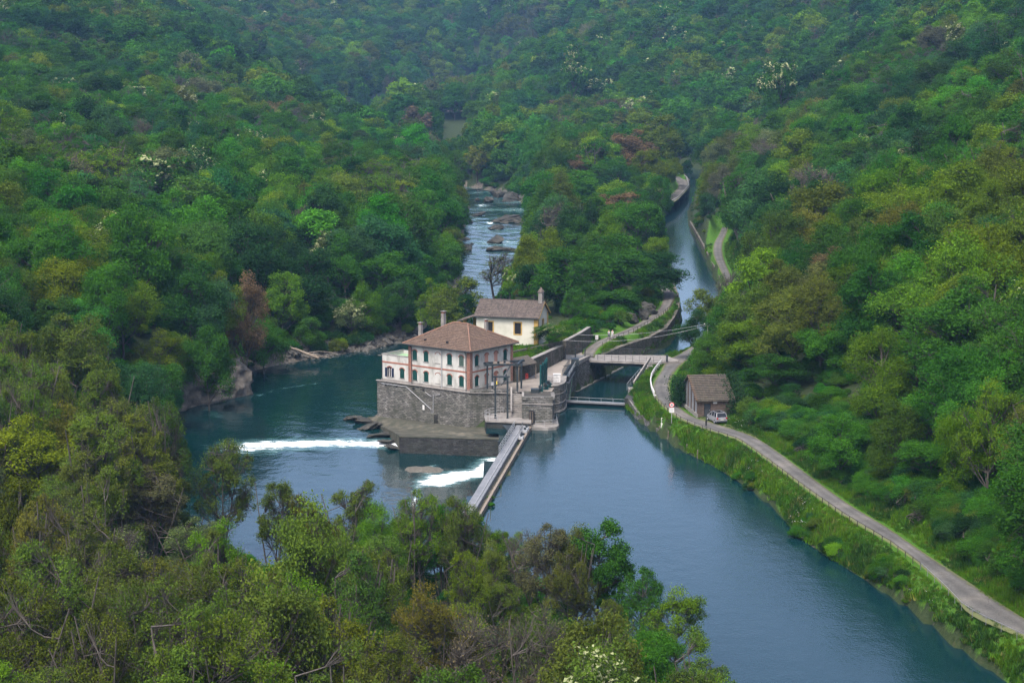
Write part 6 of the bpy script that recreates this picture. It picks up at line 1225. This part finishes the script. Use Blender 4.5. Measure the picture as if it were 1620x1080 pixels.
gx0, gy0, _ = G(1046, 672, 1.5); lr_ = thing('landing_rails', 'white landing rails with a small post box on the grass bank', 'railing', (gx0, gy0, float(zat(gx0, gy0))))
for k in range(3): MB().bar((0.0, 0.0 + k * .25, 0.6 + k * .32), (1.35, 0.15 + k * .25, 0.55 + k * .32), 0.07, 0.07).build('rail', M_WHITE, lr_)
for x in (0.05, 1.3): MB().box(x - .04, x + .04, .2, .28, -.2, 1.3).build('post', M_WHITE, lr_)
MB().box(-.05, .35, -.3, .05, -.3, .55).build('box', M_WHITE, lr_)
lx, ly, _ = G(1036, 637, 2.6); lm = thing('bollard_light', 'small white capped marker on the wall beside the road', 'marker', (lx, ly, float(zat(lx, ly)))); MB().tube([(0, 0, 0), (0, 0, .55)], .07, 6).build('post', M_CONC, lm); MB().box(-.2, .2, -.15, .15, .55, .66).build('cap', M_WHITE, lm)
nb = thing('towpath_notice', 'small white notice board beside the towpath near the couple', 'sign', (*G(944, 540, Z_TOW)[:2], Z_TOW)); MB().box(-.28, .28, -.03, .03, .35, 1.15).build('board', M_WHITE, nb); MB().box(-.03, .03, -.02, .02, 0, .35).build('post', M_GALV, nb); MB().box(-.2, .2, -.034, -.031, .85, .9).box(-.2, .1, -.034, -.031, .65, .69).build('text_line', M_GREYPAINT, nb)
jx, jy, _ = G(1158, 744, 0.2); jt = thing('timber_jetty', 'small grey timber jetty at the foot of the grass bank', 'jetty', (jx, jy, 0.2), R(-18))
for k in range(3): MB().box(-1.15, 1.15, -.28 + k * .27, -.04 + k * .27, .20, .27).build('plank', M_TIMBER, jt)
for x in (-1.0, 1.0): MB().box(x - .09, x + .09, -.32, .5, -.9, .195).build('pile', M_WOODD, jt)
MB().box(1.2, 2.0, -.2, .5, -.6, .4).build('stone_step', M_CONC, jt)
# utility pole and wires
px0, py0 = G(1119, 560, 6)[:2]; zp = float(zat(px0, py0)); up = thing('utility_pole', 'grey wooden utility pole rising from the ivy at the canal mouth', 'pole', (px0, py0, zp)); ph = 11.5 - zp
MB().tube([(0, 0, -.5), (0, 0, ph)], [.14, .09], 7).build('shaft', M_CONC, up); MB().bar((-.6, 0, ph - .35), (.6, 0, ph - .35), .09).build('crossarm', M_GALV, up)
for x in (-.55, .55): MB().tube([(x, 0, ph - .3), (x, 0, ph - .12)], .05, 6).build('insulator', M_WHITE, up)
def wire(name, a, b, sag, label, r=0.022):
    a, b = Vector(a), Vector(b); pts = [a + (b - a) * t + Vector((0, 0, -4 * sag * t * (1 - t))) for t in np.linspace(0, 1, 13)]; o = MB().tube(pts, r, 4).build(name, M_GALV, None); tag(o, label, 'wire'); return o
wire('overhead_wire', (11.5, 352, 7.6), (px0 - .55, py0, 11.2), .7, 'overhead wire from the chapel lawn wall to the utility pole'); wire('overhead_wire', (9.6, 348.6, 7.1), (px0 + .55, py0, 11.2), 1.2, 'lower overhead wire from the courtyard gate to the utility pole'); wire('overhead_wire', (px0, py0, 11.2), (47, 330, 15.5), .5, 'overhead wire running from the utility pole into the right-hand trees')
wire('slope_cable', G(1535, 570, 20) if False else (62, 255, 20), (66, 245, 15.5), .2, 'pale sagging cable crossing the trees on the right slope', .03)

# ------------------------------------------------------------------ people
def skin_mesh(name, joints, edges, mat, parent):
    me = bpy.data.meshes.new(name); me.from_pydata([j[:3] for j in joints], edges, []); o = ob(name, me, parent); md = o.modifiers.new('skin', 'SKIN'); md.use_smooth_shade = True
    sv = me.skin_vertices[0].data
    for i, j in enumerate(joints): sv[i].radius = (j[3], j[4] if len(j) > 4 else j[3]); sv[i].use_root = (i == 0)
    s2 = o.modifiers.new('sub', 'SUBSURF'); s2.levels = s2.render_levels = 1; me.materials.append(mat); return o
def person(loc, rz, top, legs, hair, label, stride=0.22, lab2=None, hgt=1.0):
    p = thing('person', label, 'person', loc, rz); p.scale = (hgt,) * 3
    M_SKIN = MATS.get('skin') or tone('skin', (.42, .25, .18), (.50, .31, .23), 3, .6)
    J = [(0, 0, .95, .15, .11), (0, 0, 1.15, .135, .10), (0, 0, 1.35, .165, .105), (0, 0, 1.47, .07), (0, .015, 1.56, .085, .095), (0, .02, 1.68, .085, .10), (0, .01, 1.75, .05),
         (.09, 0, .90, .085), (.10, stride * .6, .50, .06), (.10, stride, .09, .042), (.10, stride + .13, .05, .04), (-.09, 0, .90, .085), (-.10, -stride * .3, .50, .06), (-.10, -stride, .11, .042), (-.10, -stride + .13, .05, .04),
         (.20, 0, 1.40, .06), (.25, -.05, 1.14, .047), (.26, .06, .92, .036), (.26, .10, .83, .03), (-.20, 0, 1.40, .06), (-.25, .05, 1.14, .047), (-.26, .13, .93, .036), (-.26, .17, .84, .03)]
    E_ = [(0, 1), (1, 2), (2, 3), (3, 4), (4, 5), (5, 6), (0, 7), (7, 8), (8, 9), (9, 10), (0, 11), (11, 12), (12, 13), (13, 14), (2, 15), (15, 16), (16, 17), (17, 18), (2, 19), (19, 20), (20, 21), (21, 22)]
    skin_mesh('body', J, E_, M_SKIN, p)
    t_ = [0, 1, 2, 15, 16, 19, 20]; skin_mesh('shirt', [(*J[i][:3], J[i][3] * 1.16, (J[i][4] if len(J[i]) > 4 else J[i][3]) * 1.16) for i in t_], [(0, 1), (1, 2), (2, 3), (3, 4), (2, 5), (5, 6)], top, p)
    l_ = [0, 7, 8, 9, 11, 12, 13]; skin_mesh('trousers', [(J[i][0], J[i][1], J[i][2] - (.03 if i == 0 else 0), J[i][3] * 1.15, (J[i][4] if len(J[i]) > 4 else J[i][3]) * 1.15) for i in l_], [(0, 1), (1, 2), (2, 3), (0, 4), (4, 5), (5, 6)], legs, p)
    skin_mesh('hair', [(0, -.01, 1.74, .085, .095), (0, -.03, 1.66, .075, .085)], [(0, 1)], hair, p)
    for s, i in ((1, 10), (-1, 14)): MB().box(J[i][0] - .05, J[i][0] + .05, J[i][1] - .2, J[i][1] + .06, 0.0, .09).build('shoe', M_SBLK, p)
    for i, s in ((18, 1), (22, -1)):
        for k in range(4): MB().tube([(J[i][0] + (k - 1.5) * .006, J[i][1] + (k - 1.5) * .018, J[i][2]), (J[i][0] + (k - 1.5) * .006, J[i][1] + (k - 1.5) * .018 + .012, J[i][2] - .075 + abs(k - 1.3) * .01)], .009, 5).build('finger', M_SKIN, p)
        MB().tube([(J[i][0] - s * .02, J[i][1] + .03, J[i][2] + .02), (J[i][0] - s * .03, J[i][1] + .06, J[i][2] - .03)], .010, 5).build('thumb', M_SKIN, p)
    for s in (-1, 1): MB().tube([(s * .03, .108, 1.66), (s * .03, .116, 1.66)], .012, 6).build('eye', M_SBLK, p); MB().tube([(s * .085, .01, 1.66), (s * .1, .0, 1.66)], .022, 6).build('ear', M_SKIN, p)
    MB().tube([(0, .1, 1.655), (0, .13, 1.63)], [.012, .018], 5).build('nose', M_SKIN, p); MB().box(-.025, .025, .105, .115, 1.59, 1.6).build('mouth', M_SRED, p)
M_NAVY = tone('cloth_navy', (.02, .025, .05), (.035, .04, .075), 6, .9); M_PALE = tone('cloth_pale', (.5, .5, .52), (.6, .6, .62), 6, .9); M_SKY = tone('cloth_blue', (.30, .38, .48), (.38, .46, .56), 6, .9); M_HAIRD = tone('hair_dark', (.02, .015, .012), (.04, .03, .022), 6, .7); M_HAIRG = tone('hair_grey', (.22, .21, .2), (.3, .29, .28), 6, .7)
q = G(963.2, 537.3, Z_TOW); person((q[0], q[1], Z_TOW + .1), R(-35), M_SKY, M_NAVY, M_HAIRG, 'person in a pale blue shirt and dark trousers on the towpath, left of the couple')
q = G(968.8, 536.3, Z_TOW); person((q[0], q[1], Z_TOW + .1), R(-35), M_PALE, M_PALE, M_HAIRD, 'person dressed in white walking on the towpath, the right of the couple', .18, hgt=.96)
for (a, b_, t_, l_, lb) in ((1036.5, 321.5, M_NAVY, M_NAVY, 'distant walker in dark clothes on the far towpath, the left of two'), (1041, 319.5, M_PALE, M_NAVY, 'distant walker in a pale top on the far towpath, the right of two')):
    q = G(a, b_, 2.8); person((q[0], q[1], 2.9), R(150), t_, l_, M_HAIRD, lb)
q = G(1031, 321, 2.8); bn = thing('far_bench', 'small pale bench beside the far towpath', 'bench', (q[0], q[1], 2.85), R(-30)); MB().box(-1.1, 1.1, -.25, .25, .4, .5).build('seat', M_TIMBER, bn); MB().box(-1.1, 1.1, .22, .3, .5, .95).build('backrest', M_TIMBER, bn)
for x in (-.8, .8): MB().box(x - .1, x + .1, -.2, .2, 0, .4).build('leg', M_CONC, bn)

# ------------------------------------------------------------------ rocks
M_ROCK = tone('boulder', (0.038, 0.038, 0.034), (0.088, 0.085, 0.075), 1.4, 0.92, 0.9, 5, c3=(0.165, 0.157, 0.138)); M_ROCKD = tone('river_rock', (0.018, 0.019, 0.017), (0.042, 0.042, 0.036), 1.6, 0.85, 0.9, 5, c3=(0.082, 0.078, 0.064)); M_BLUFF = tone('bluff_rock', (0.035, 0.033, 0.028), (0.088, 0.080, 0.068), 0.7, 0.95, 0.9, 2.0, c3=(0.16, 0.145, 0.122))
def rock_mesh(seed, sub=4, rough=0.32, flat=0.75):
    bm = bmesh.new(); bmesh.ops.create_icosphere(bm, subdivisions=sub, radius=1); v = np.array([p.co[:] for p in bm.verts]); r = np.random.default_rng(seed)
    for k in range(15):                          # chop with planes for facets
        d = r.normal(0, 1, 3); d /= np.linalg.norm(d); c = r.uniform(.55, .9); s = v @ d; v -= np.clip(s - c, 0, None)[:, None] * d * .92
    for fq, am in ((.9, .10), (.35, .05), (.14, .028)): v += am * (rough / .32) * np.stack([wob(v[:, 0] + v[:, 2] * .8, v[:, 1] - v[:, 2] * .9, fq * .4, seed + i + int(fq * 100)) for i in range(3)], 1)
    v[:, 2] *= flat
    for p, c in zip(bm.verts, v): p.co = c
    me = bpy.data.meshes.new('boulder'); bm.to_mesh(me); bm.free(); return me
RK = [rock_mesh(40 + i) for i in range(7)]; RKD = [m_.copy() for m_ in RK]
for a in RK: a.materials.append(M_ROCK)
for a in RKD: a.materials.append(M_ROCKD)
kr = np.random.default_rng(17)
def boulder(x, y, z, s, label, group, dark=False, k=None, stretch=None):
    o = ob('boulder', (RKD if dark else RK)[int(kr.integers(7)) if k is None else k]); o.location = (x, y, z); st = stretch or (kr.uniform(.8, 1.4), kr.uniform(.8, 1.2), kr.uniform(.7, 1.1)); o.scale = tuple(s * a for a in st); o.rotation_euler = (kr.uniform(-.3, .3), kr.uniform(-.3, .3), kr.uniform(0, 6.28)); return tag(o, label, 'boulder', group)
# rapids, each pointed out
for px, py, w, dark, lab in ((800, 350, 44, 1, 'largest brown rock standing in the middle of the rapids'), (785, 362, 26, 1, 'rock shelf at the near foot of the largest rapids rock'), (826, 352, 26, 1, 'small rock behind the largest rapids rock'), (783, 384, 44, 1, 'long flat dark rock lying across the lower rapids'), (748, 387, 9, 1, 'tiny rock beside the long flat dark rock'), (757, 340, 22, 1, 'low flat rock near the left bank of the rapids'), (741, 352, 22, 1, 'brown bank rock at the left edge of the rapids'), (733, 379, 24, 1, 'squat rock under the left bank trees by the rapids'), (736, 396, 32, 1, 'broad brown shelf rock at the lower left of the rapids'), (795, 397, 40, 1, 'moss-topped flat rock nearest to the chapel in the rapids'), (812, 399, 10, 1, 'small dark rock beside the moss-topped flat rock')):
    x, y, _ = G(px, py, -5.9 - (400 - py) * .012); s = w / 2 / FPX * y * .85; boulder(x, y, float(z_river(y)) + s * .08, s, lab, 'boulders in the rapids', True, stretch=(1.1, 1.6, .55 if w > 30 else .6))
for i, (px, py, w) in enumerate(((772, 318, 26), (790, 310, 34), (806, 316, 40), (826, 315, 30), (845, 320, 30), (815, 300, 30), (782, 305, 22), (755, 316, 14), (836, 306, 26))):
    x, y, _ = G(px, py, -7); s = w / 2 / FPX * y * .8; boulder(x, y, float(z_river(y)) + s * .2, s, ORD[i] + ' of the brown boulders heaped across the head of the rapids' if False else ['lowest left', 'high left', 'large central', 'right central', 'rightmost', 'topmost', 'upper left', 'farthest left small', 'upper right'][i] + ' boulder of the brown heap across the head of the rapids', 'boulders at the head of the rapids', True)
# boulder shore behind the pool
def GG(px, py):
    z = -2.0
    for _ in range(8): x, y, _z = G(px, py, z); z += .6 * (float(zat(x, y)) - z)
    return x, y
sh = []
for i in range(2200):
    px, py = kr.uniform(455, 655), kr.uniform(526, 580); lim = np.interp(px, [455, 500, 540, 600, 650], [568, 573, 576, 577, 577]); top = np.interp(px, [455, 500, 540, 600, 650], [558, 552, 543, 533, 528])
    if not (top < py < lim): continue
    x, y = GG(px, py)
    if y > 445: continue
    w = kr.uniform(.5, 1.1) * (1.6 if kr.random() < .25 else 1); 
    if all((a - x) ** 2 + (b - y) ** 2 > (w + c) ** 2 * .45 for a, b, c in sh): sh.append((x, y, w))
sh = sorted(sh, key=lambda t: -t[2])[:210]
ROWN = ('beside the house wing', 'in the middle of the shore', 'at the gravel beach end')
big = sh[:46]; rowsb = {}
for x, y, w in big: rowsb.setdefault(int(np.clip((-x - 25) / 6, 0, 2)), []).append((x, y, w))
for k, lst in rowsb.items():
    for i, (x, y, w) in enumerate(sorted(lst, key=lambda t: -t[2])):
        lab = f"{'' if i == 0 else ORD[i] + ' '}largest grey boulder on the far shore {ROWN[k]}"
        boulder(x, y, float(zat(x, y)) + w * .25, w, lab, f'boulders of the far shore {ROWN[k]}')
rb_me = [(m_, None) for m_ in RK]
p3 = np.array([(x, y, float(zat(x, y)) + w * .15) for x, y, w in sh[46:]] + [(a, b, float(zat(a, b)) + .05) for a, b in [GG(kr.uniform(450, 655), kr.uniform(536, 580)) for _ in range(900)] if b < 445])
n3 = len(p3); sz = np.r_[[w * .8 for *_, w in sh[46:]], kr.uniform(.18, .5, n3 - len(sh[46:]))]
scatter_object('shore_rubble', [RK], p3, kr.integers(0, 7, n3), kr.uniform(0, 6.28, (n3, 3)) * np.array([.1, .1, 1]), np.repeat(sz[:, None], 3, 1), np.ones((n3, 3)), 'small grey stones strewn between the boulders of the far shore')
# rock bluff on the left bank, and other rock faces
def cliff(name, line, h, seed, label, mat, depth=3.0, cat='rock', seg=0.8, z0=None):
    L_ = [np.array(p, float) for p in line]; pts = []
    for a, b in zip(L_[:-1], L_[1:]):
        n = max(2, int(np.linalg.norm(b - a) / seg)); pts += [a + (b - a) * k / n for k in range(n)]
    pts.append(L_[-1]); P_ = np.array(pts); T = np.gradient(P_, axis=0); T /= np.linalg.norm(T, axis=1, keepdims=True); Nn = np.stack([-T[:, 1], T[:, 0]], 1); n = len(P_); m_ = 12; r = np.random.default_rng(seed)
    s = np.arange(n) * seg; hh = h * (.75 + .35 * np.sin(s / 3.1 + seed) * np.sin(s / 1.7)); prof = np.linspace(0, 1, m_); zb = (z0 if z0 is not None else -4)
    blk = r.normal(0, 1, (n // 3 + 2, m_ // 2 + 1)); V = np.zeros((n, m_ + 3, 3))
    for j in range(m_):
        d = prof[j] * depth * .45 + .55 * blk[np.arange(n) // 3, j // 2] * .7 + r.normal(0, .14, n); d[prof[j] > .9] += depth * .2
        V[:, j, :2] = P_ + Nn * d[:, None]; V[:, j, 2] = zb + (hh - zb) * prof[j] + r.normal(0, .1, n)
    for j, dd_ in ((m_, depth), (m_ + 1, depth * 1.7), (m_ + 2, depth * 2.3)): V[:, j, :2] = P_ + Nn * dd_; V[:, j, 2] = hh * (1.02 if j == m_ else .8 if j == m_ + 1 else -.5)
    i_ = np.arange(n * (m_ + 3)).reshape(n, m_ + 3); f = np.stack([i_[:-1, :-1], i_[1:, :-1], i_[1:, 1:], i_[:-1, 1:]], -1).reshape(-1, 4)
    return tag(ob(name, mesh_np(name, V.reshape(-1, 3), f, mat)), label, cat)
cliff('rock_bluff', [(-47.2, 356), (-46.2, 351.5), (-50, 345), (-55.5, 338.5), (-57, 332), (-56, 322)][::-1], 2.6, 3, 'brown rock bluff dropping into the river pool under the trees', M_BLUFF, 3.0)
cliff('bank_rock', [(-54.2, 300), (-55, 310), (-56.5, 322)], 1.6, 5, 'low rock ledge at the water under the near left trees', M_BLUFF, 2.2)
fr_m = rock_mesh(77, 4, .5, 1.0); fr_m.materials.append(tone('far_rock', (0.13, 0.11, 0.10), (0.26, 0.22, 0.20), 1.6, 0.95, .6, 4)); fo_ = ob('far_rock_face', fr_m); fo_.location = (-50, 1712, -4); fo_.scale = (11, 7, 13); tag(fo_, 'pinkish grey rock face far up the river bend', 'rock face')
for i, (x, y, z, s, st) in enumerate(((23.6, 392, 4.8, 1.7, (1.2, .9, 1.3)), (25.8, 398, 5, 2.0, (1, .9, 1.4)), (27.8, 405, 4.8, 1.8, (.8, 1.2, 1.2)))): boulder(x, y, z, s, ['nearest', 'tallest', 'farthest'][i] + ' block of the grey rock outcrop above the towpath', 'rock outcrop above the towpath', True, stretch=st)
for i, (x, y, s, st) in enumerate(((-24.6, 324.5, 1.7, (1.5, 1, .4)), (-23.2, 319.5, 1.7, (1.2, 1.5, .4)), (-26.8, 327, 1.3, (1.3, 1, .5)), (-21.0, 313.0, 1.7, (1.1, 1.8, .35)), (-19.5, 307.5, 1.4, (1, 1.6, .35)), (-18.6, 303, 1.2, (1, 1.4, .4)))):
    boulder(x, y, -2.75, s, ['second', 'third', 'farthest', 'fourth', 'fifth', 'nearest'][i] + ' dark slab of rock along the broken edge of the apron', 'rock slabs at the apron edge', True, stretch=st)
lg_ = thing('driftwood_log', 'bleached fallen tree trunk lying across the far shore', 'log', (0, 0, 0)); a, b = Vector(G(450, 548, -.2)), Vector(G(505, 566, -1.8)); MB().tube([a, a + (b - a) * .35 + Vector((0, 0, .25)), a + (b - a) * .7, b], [.12, .22, .26, .30], 7).build('trunk', M_TIMBER, lg_); MB().tube([a + (b - a) * .6, a + (b - a) * .75 + Vector((1.5, 1.5, .5)), a + (b - a) * .8 + Vector((4, 2, .3))], [.14, .09, .04], 5).build('branch', M_TIMBER, lg_); MB().tube([a + (b - a) * .5, b + Vector((2.5, -1.5, .2))], [.12, .05], 5).build('branch', M_TIMBER, lg_)
gb = MB(); gp_ = [G(*p, -2.6) for p in ((408, 582), (425, 577), (470, 574), (497, 571), (500, 566), (470, 566), (430, 570), (408, 576))]; gb.add([(x, y, float(zat(x, y)) + .06) for x, y, _ in gp_], [tuple(range(8))]); 
tag(ob('gravel_bar', mesh_np('gravel_bar', *(lambda X, Y: (np.stack([X, Y, -3.16 + .34 * np.exp(-((X + 13) / 3.2) ** 2 - ((Y - 288) / 3.0) ** 2) + .03 * wob(X, Y, .8, 3)], -1).reshape(-1, 3), np.array([(j * 20 + i, j * 20 + i + 1, j * 20 + i + 21, j * 20 + i + 20) for j in range(19) for i in range(19)])))(*np.meshgrid(np.linspace(-18, -8, 20), np.linspace(283, 293, 20))), tone('gravel', (.06, .058, .048), (.13, .122, .10), 2.5, .95, .5), True)), kind='structure')

# ------------------------------------------------------------------ undergrowth and grass
sb_ = [proto('shrub', k, 'mid') for k in range(3)] + [proto('shrub', k, 'near') for k in range(2)]; sb = [[p['crown'] for p in sb_], [p['trunk'] for p in sb_]]
ur = np.random.default_rng(23); U = []
for (x0, x1, y0, y1, n) in ((-130, 24, 130, 300, 2400), (-130, 0, 300, 470, 2600), (16, 110, 160, 360, 4200), (-10, 120, 340, 700, 4200), (-160, 0, 440, 800, 2600), (-60, 20, 840, 1010, 900)): U.append(np.stack([ur.uniform(x0, x1, n), ur.uniform(y0, y1, n)], 1))
U = np.concatenate(U); _, a_, b_, c_, d_ = ground(U[:, 0], U[:, 1], True); bl_ = poly_sd(U, BLOCK)
shd = np.hypot(U[:, 0] - SHED[0], U[:, 1] - SHED[1]); k_ = (a_ > .6) & (b_ > .7) & (c_ > 4.4) & (d_ > 2.5) & ((bl_ > .3) | ((U[:, 1] > 359.5) & (poly_sd(U, TERRACE) > .4))) & (np.abs(U[:, 0]) < U[:, 1] * .29 + 6) & ~((U[:, 0] > 18) & (U[:, 0] < 27) & (U[:, 1] > 296) & (U[:, 1] < 350)) & (shd > 6.5) & ~((U[:, 0] > 23) & (U[:, 0] < 36) & (U[:, 1] > 290) & (U[:, 1] < 311)) & (c_ > 4.4)
edge = np.minimum(np.minimum(a_, b_), np.minimum(c_, d_)); k_ &= ~((U[:, 0] > 16) & (U[:, 1] < 330) & (b_ < c_ + 6) & (b_ < 11)); k_ &= (edge < 14) | (ur.random(len(U)) < .4); U = U[k_]
# clumps of bushes on the water side of the grass bank, as the photo shows them
for px, py, n, sp in ((1262, 842, 30, 1.3), (1395, 917, 22, 1.2), (1435, 950, 36, 1.4), (1485, 990, 34, 1.4), (1590, 1066, 40, 1.8), (1540, 1032, 24, 1.4), (1120, 729, 7, .7), (1190, 765, 5, .7), (1320, 872, 8, .8), (1160, 750, 6, .6)):
    x, y, _ = G(px, py, .8); U = np.r_[U, np.stack([x + ur.normal(0, sp * .6, n), y + ur.normal(0, sp * 1.1, n)], 1)]
for px, py, n, sp, zz in ((850, 553, 9, .8, 6.5), (832, 556, 6, .7, 6.5), (890, 548, 6, .8, 6.5), (905, 535, 6, .9, 6.5), (925, 528, 8, 1.0, 5)):
    x, y, _ = G(px, py, zz); U = np.r_[U, np.stack([x + ur.normal(0, sp * .6, n), y + ur.normal(0, sp * 1.2, n)], 1)]
eb = np.array([(p.x + d_x, p.y) for p in (Vector(subdiv(road_rb[:13], 6)[i, 3:]) for i in range(0, 72)) for d_x in ur.uniform(4.0, 9, 7)]); eb = eb + ur.normal(0, .8, eb.shape); eb = eb[~((eb[:, 0] < 36) & (eb[:, 1] > 286) & (eb[:, 1] < 312))]; U = np.r_[eb, U]; _, _a, _b, c2_, _d = ground(U[:, 0], U[:, 1], True); U = U[(c2_ > 3.4) & ((c2_ > 5.4) | (U[:, 1] > 205) | (U[:, 0] > 50))]; dpu = poly_sd(U, POOL); U = U[dpu > -.2]; nu = len(U); us = ur.uniform(.22, .62, nu) * np.where(U[:, 1] > 800, 1.9, 1); cols = [COL[k] for k in ('mid', 'bright', 'teal', 'deep', 'lime', 'olive')]; pick = ur.choice(6, nu, p=(.34, .22, .1, .16, .1, .08))
tint = np.array([jitter(cols[i], ur) for i in pick]); uz = zat(U[:, 0], U[:, 1])
hv = np.array([hits_view(x, y, z, 4.2 * s, 3.0 * s) for (x, y), z, s in zip(U, uz, us)]); near_bush = (U[:, 0] > 16) & (U[:, 1] < 330) & (dpu[dpu > -.2] < 5); us = np.where((hv > .01) & ~near_bush, us * .35, us); us = np.where(near_bush, us * .62, us)
scatter_object('undergrowth', sb, np.c_[U, uz - .1], np.where(U[:, 1] < 300, ur.integers(3, 5, nu), ur.integers(0, 3, nu)), np.c_[np.zeros((nu, 2)), ur.uniform(0, 6.28, nu)], np.stack([us * 1.1, us * 1.1, us * ur.uniform(.8, 1.2, nu)], 1), tint, 'low bushes and undergrowth filling the wood edges')
def tuft(seed):
    r = np.random.default_rng(seed); n = 26; a = r.uniform(0, 6.28, n); o = np.stack([r.normal(0, .16, n), r.normal(0, .16, n), np.zeros(n)], 1); h = r.uniform(.18, .5, n); lean = np.stack([np.cos(a), np.sin(a)], 1) * r.uniform(.05, .28, n)[:, None]; w = np.stack([-np.sin(a), np.cos(a)], 1) * .035
    V = np.stack([np.c_[o[:, :2] - w, o[:, 2]], np.c_[o[:, :2] + w, o[:, 2]], np.c_[o[:, :2] + lean, h]], 1).reshape(-1, 3); me = mesh_np('tuft', V, np.arange(3 * n).reshape(n, 3), M_LEAF); set_attr(me, 'v', np.repeat(np.clip(r.normal(.5, .15, n), 0, 1), 3)); return me
tf_m = [tuft(i) for i in range(5)]; fl_ = mesh_np('flower', *leaves_np(ur.normal(0, .12, (8, 3)) * np.array([1.6, 1.6, .3]) + np.array([0, 0, .42]), np.tile([0, 0, 1.0], (8, 1)) + ur.normal(0, .3, (8, 3)), .07, ur, .9), M_WHITE)
g = np.stack([ur.uniform(14, 66, 190000), ur.uniform(176, 372, 190000)], 1); g = np.r_[g, np.stack([ur.uniform(24, 70, 60000), ur.uniform(372, 560, 60000)], 1), np.stack([ur.uniform(-14, 14, 16000), ur.uniform(324, 372, 16000)], 1)]; g = g[np.abs(g[:, 0]) < g[:, 1] * .275 + 2]; _, a_, b_, c_, d_ = ground(g[:, 0], g[:, 1], True)
k_ = (((c_ < 9.5) & (c_ > 1.75)) | ((b_ < 9) & (g[:, 0] > 24) & (g[:, 1] < 300) & (c_ > 1.75) & (b_ < c_ + 6)) | ((d_ < 6) & (d_ > 1.8)) | ((g[:, 0] > 18.5) & (g[:, 0] < 26) & (g[:, 1] > 297) & (g[:, 1] < 350) & (c_ > 1.8))) & (b_ > .12) & (poly_sd(g, BLOCK) > .5) | ((poly_sd(g, TERRACE) < -.5) & ~((g[:, 0] > -11) & (g[:, 0] < 7.2) & (g[:, 1] > 345) & (g[:, 1] < 358.5)) & (poly_sd(g, COURT) > .8)); g = g[k_]; dd_ = c_[k_]
ng_ = len(g); wv = .5 + .5 * wob(g[:, 0], g[:, 1], 2.2, 51); lowm = (np.abs(dd_ - 2.3) < .7); gc = np.array([jitter(a, ur, .1) for a in np.where(ur.random((ng_, 1)) < .10, [(0.10, 0.12, 0.03)], np.where(wv[:, None] > .62, [(0.066, 0.148, 0.009)], np.where(wv[:, None] > .3, [(0.046, 0.122, 0.009)], [(0.030, 0.078, 0.012)])))])
kd = ur.integers(0, 5, ng_); kd = np.where((ur.random(ng_) < .035) & (dd_ > 2.6) & (g[:, 0] > 30) & (wob(g[:, 0], g[:, 1], 4, 77) > .55), 5, kd); gs = ur.uniform(.8, 1.7, ng_) * np.where(lowm, .5, 1)
scatter_object('grass', [tf_m + [fl_]], np.c_[g, zat(g[:, 0], g[:, 1]) - .03], kd, np.c_[np.zeros((ng_, 2)), ur.uniform(0, 6.28, ng_)], np.stack([gs, gs, gs * ur.uniform(.7, 1.3, ng_)], 1), gc, 'fresh green grass on the canal and road banks')
print('UNDER', nu, 'GRASS', ng_)

# ------------------------------------------------------------------ haze: the blue air over the valley
m, nt, out = nmat('haze')
pv = N(nt, 'ShaderNodeVolumePrincipled'); pv.inputs['Color'].default_value = (0.32, 0.60, 0.95, 1); pv.inputs['Density'].default_value = HAZE; pv.inputs['Anisotropy'].default_value = 0.2
nt.links.new(pv.outputs[0], out.inputs['Volume'])
mb = MB(); mb.box(-640, 640, -20, 2230, -24, 185); tag(mb.build('haze', m), 'pale blue haze hanging in the valley air', None, None, 'stuff')
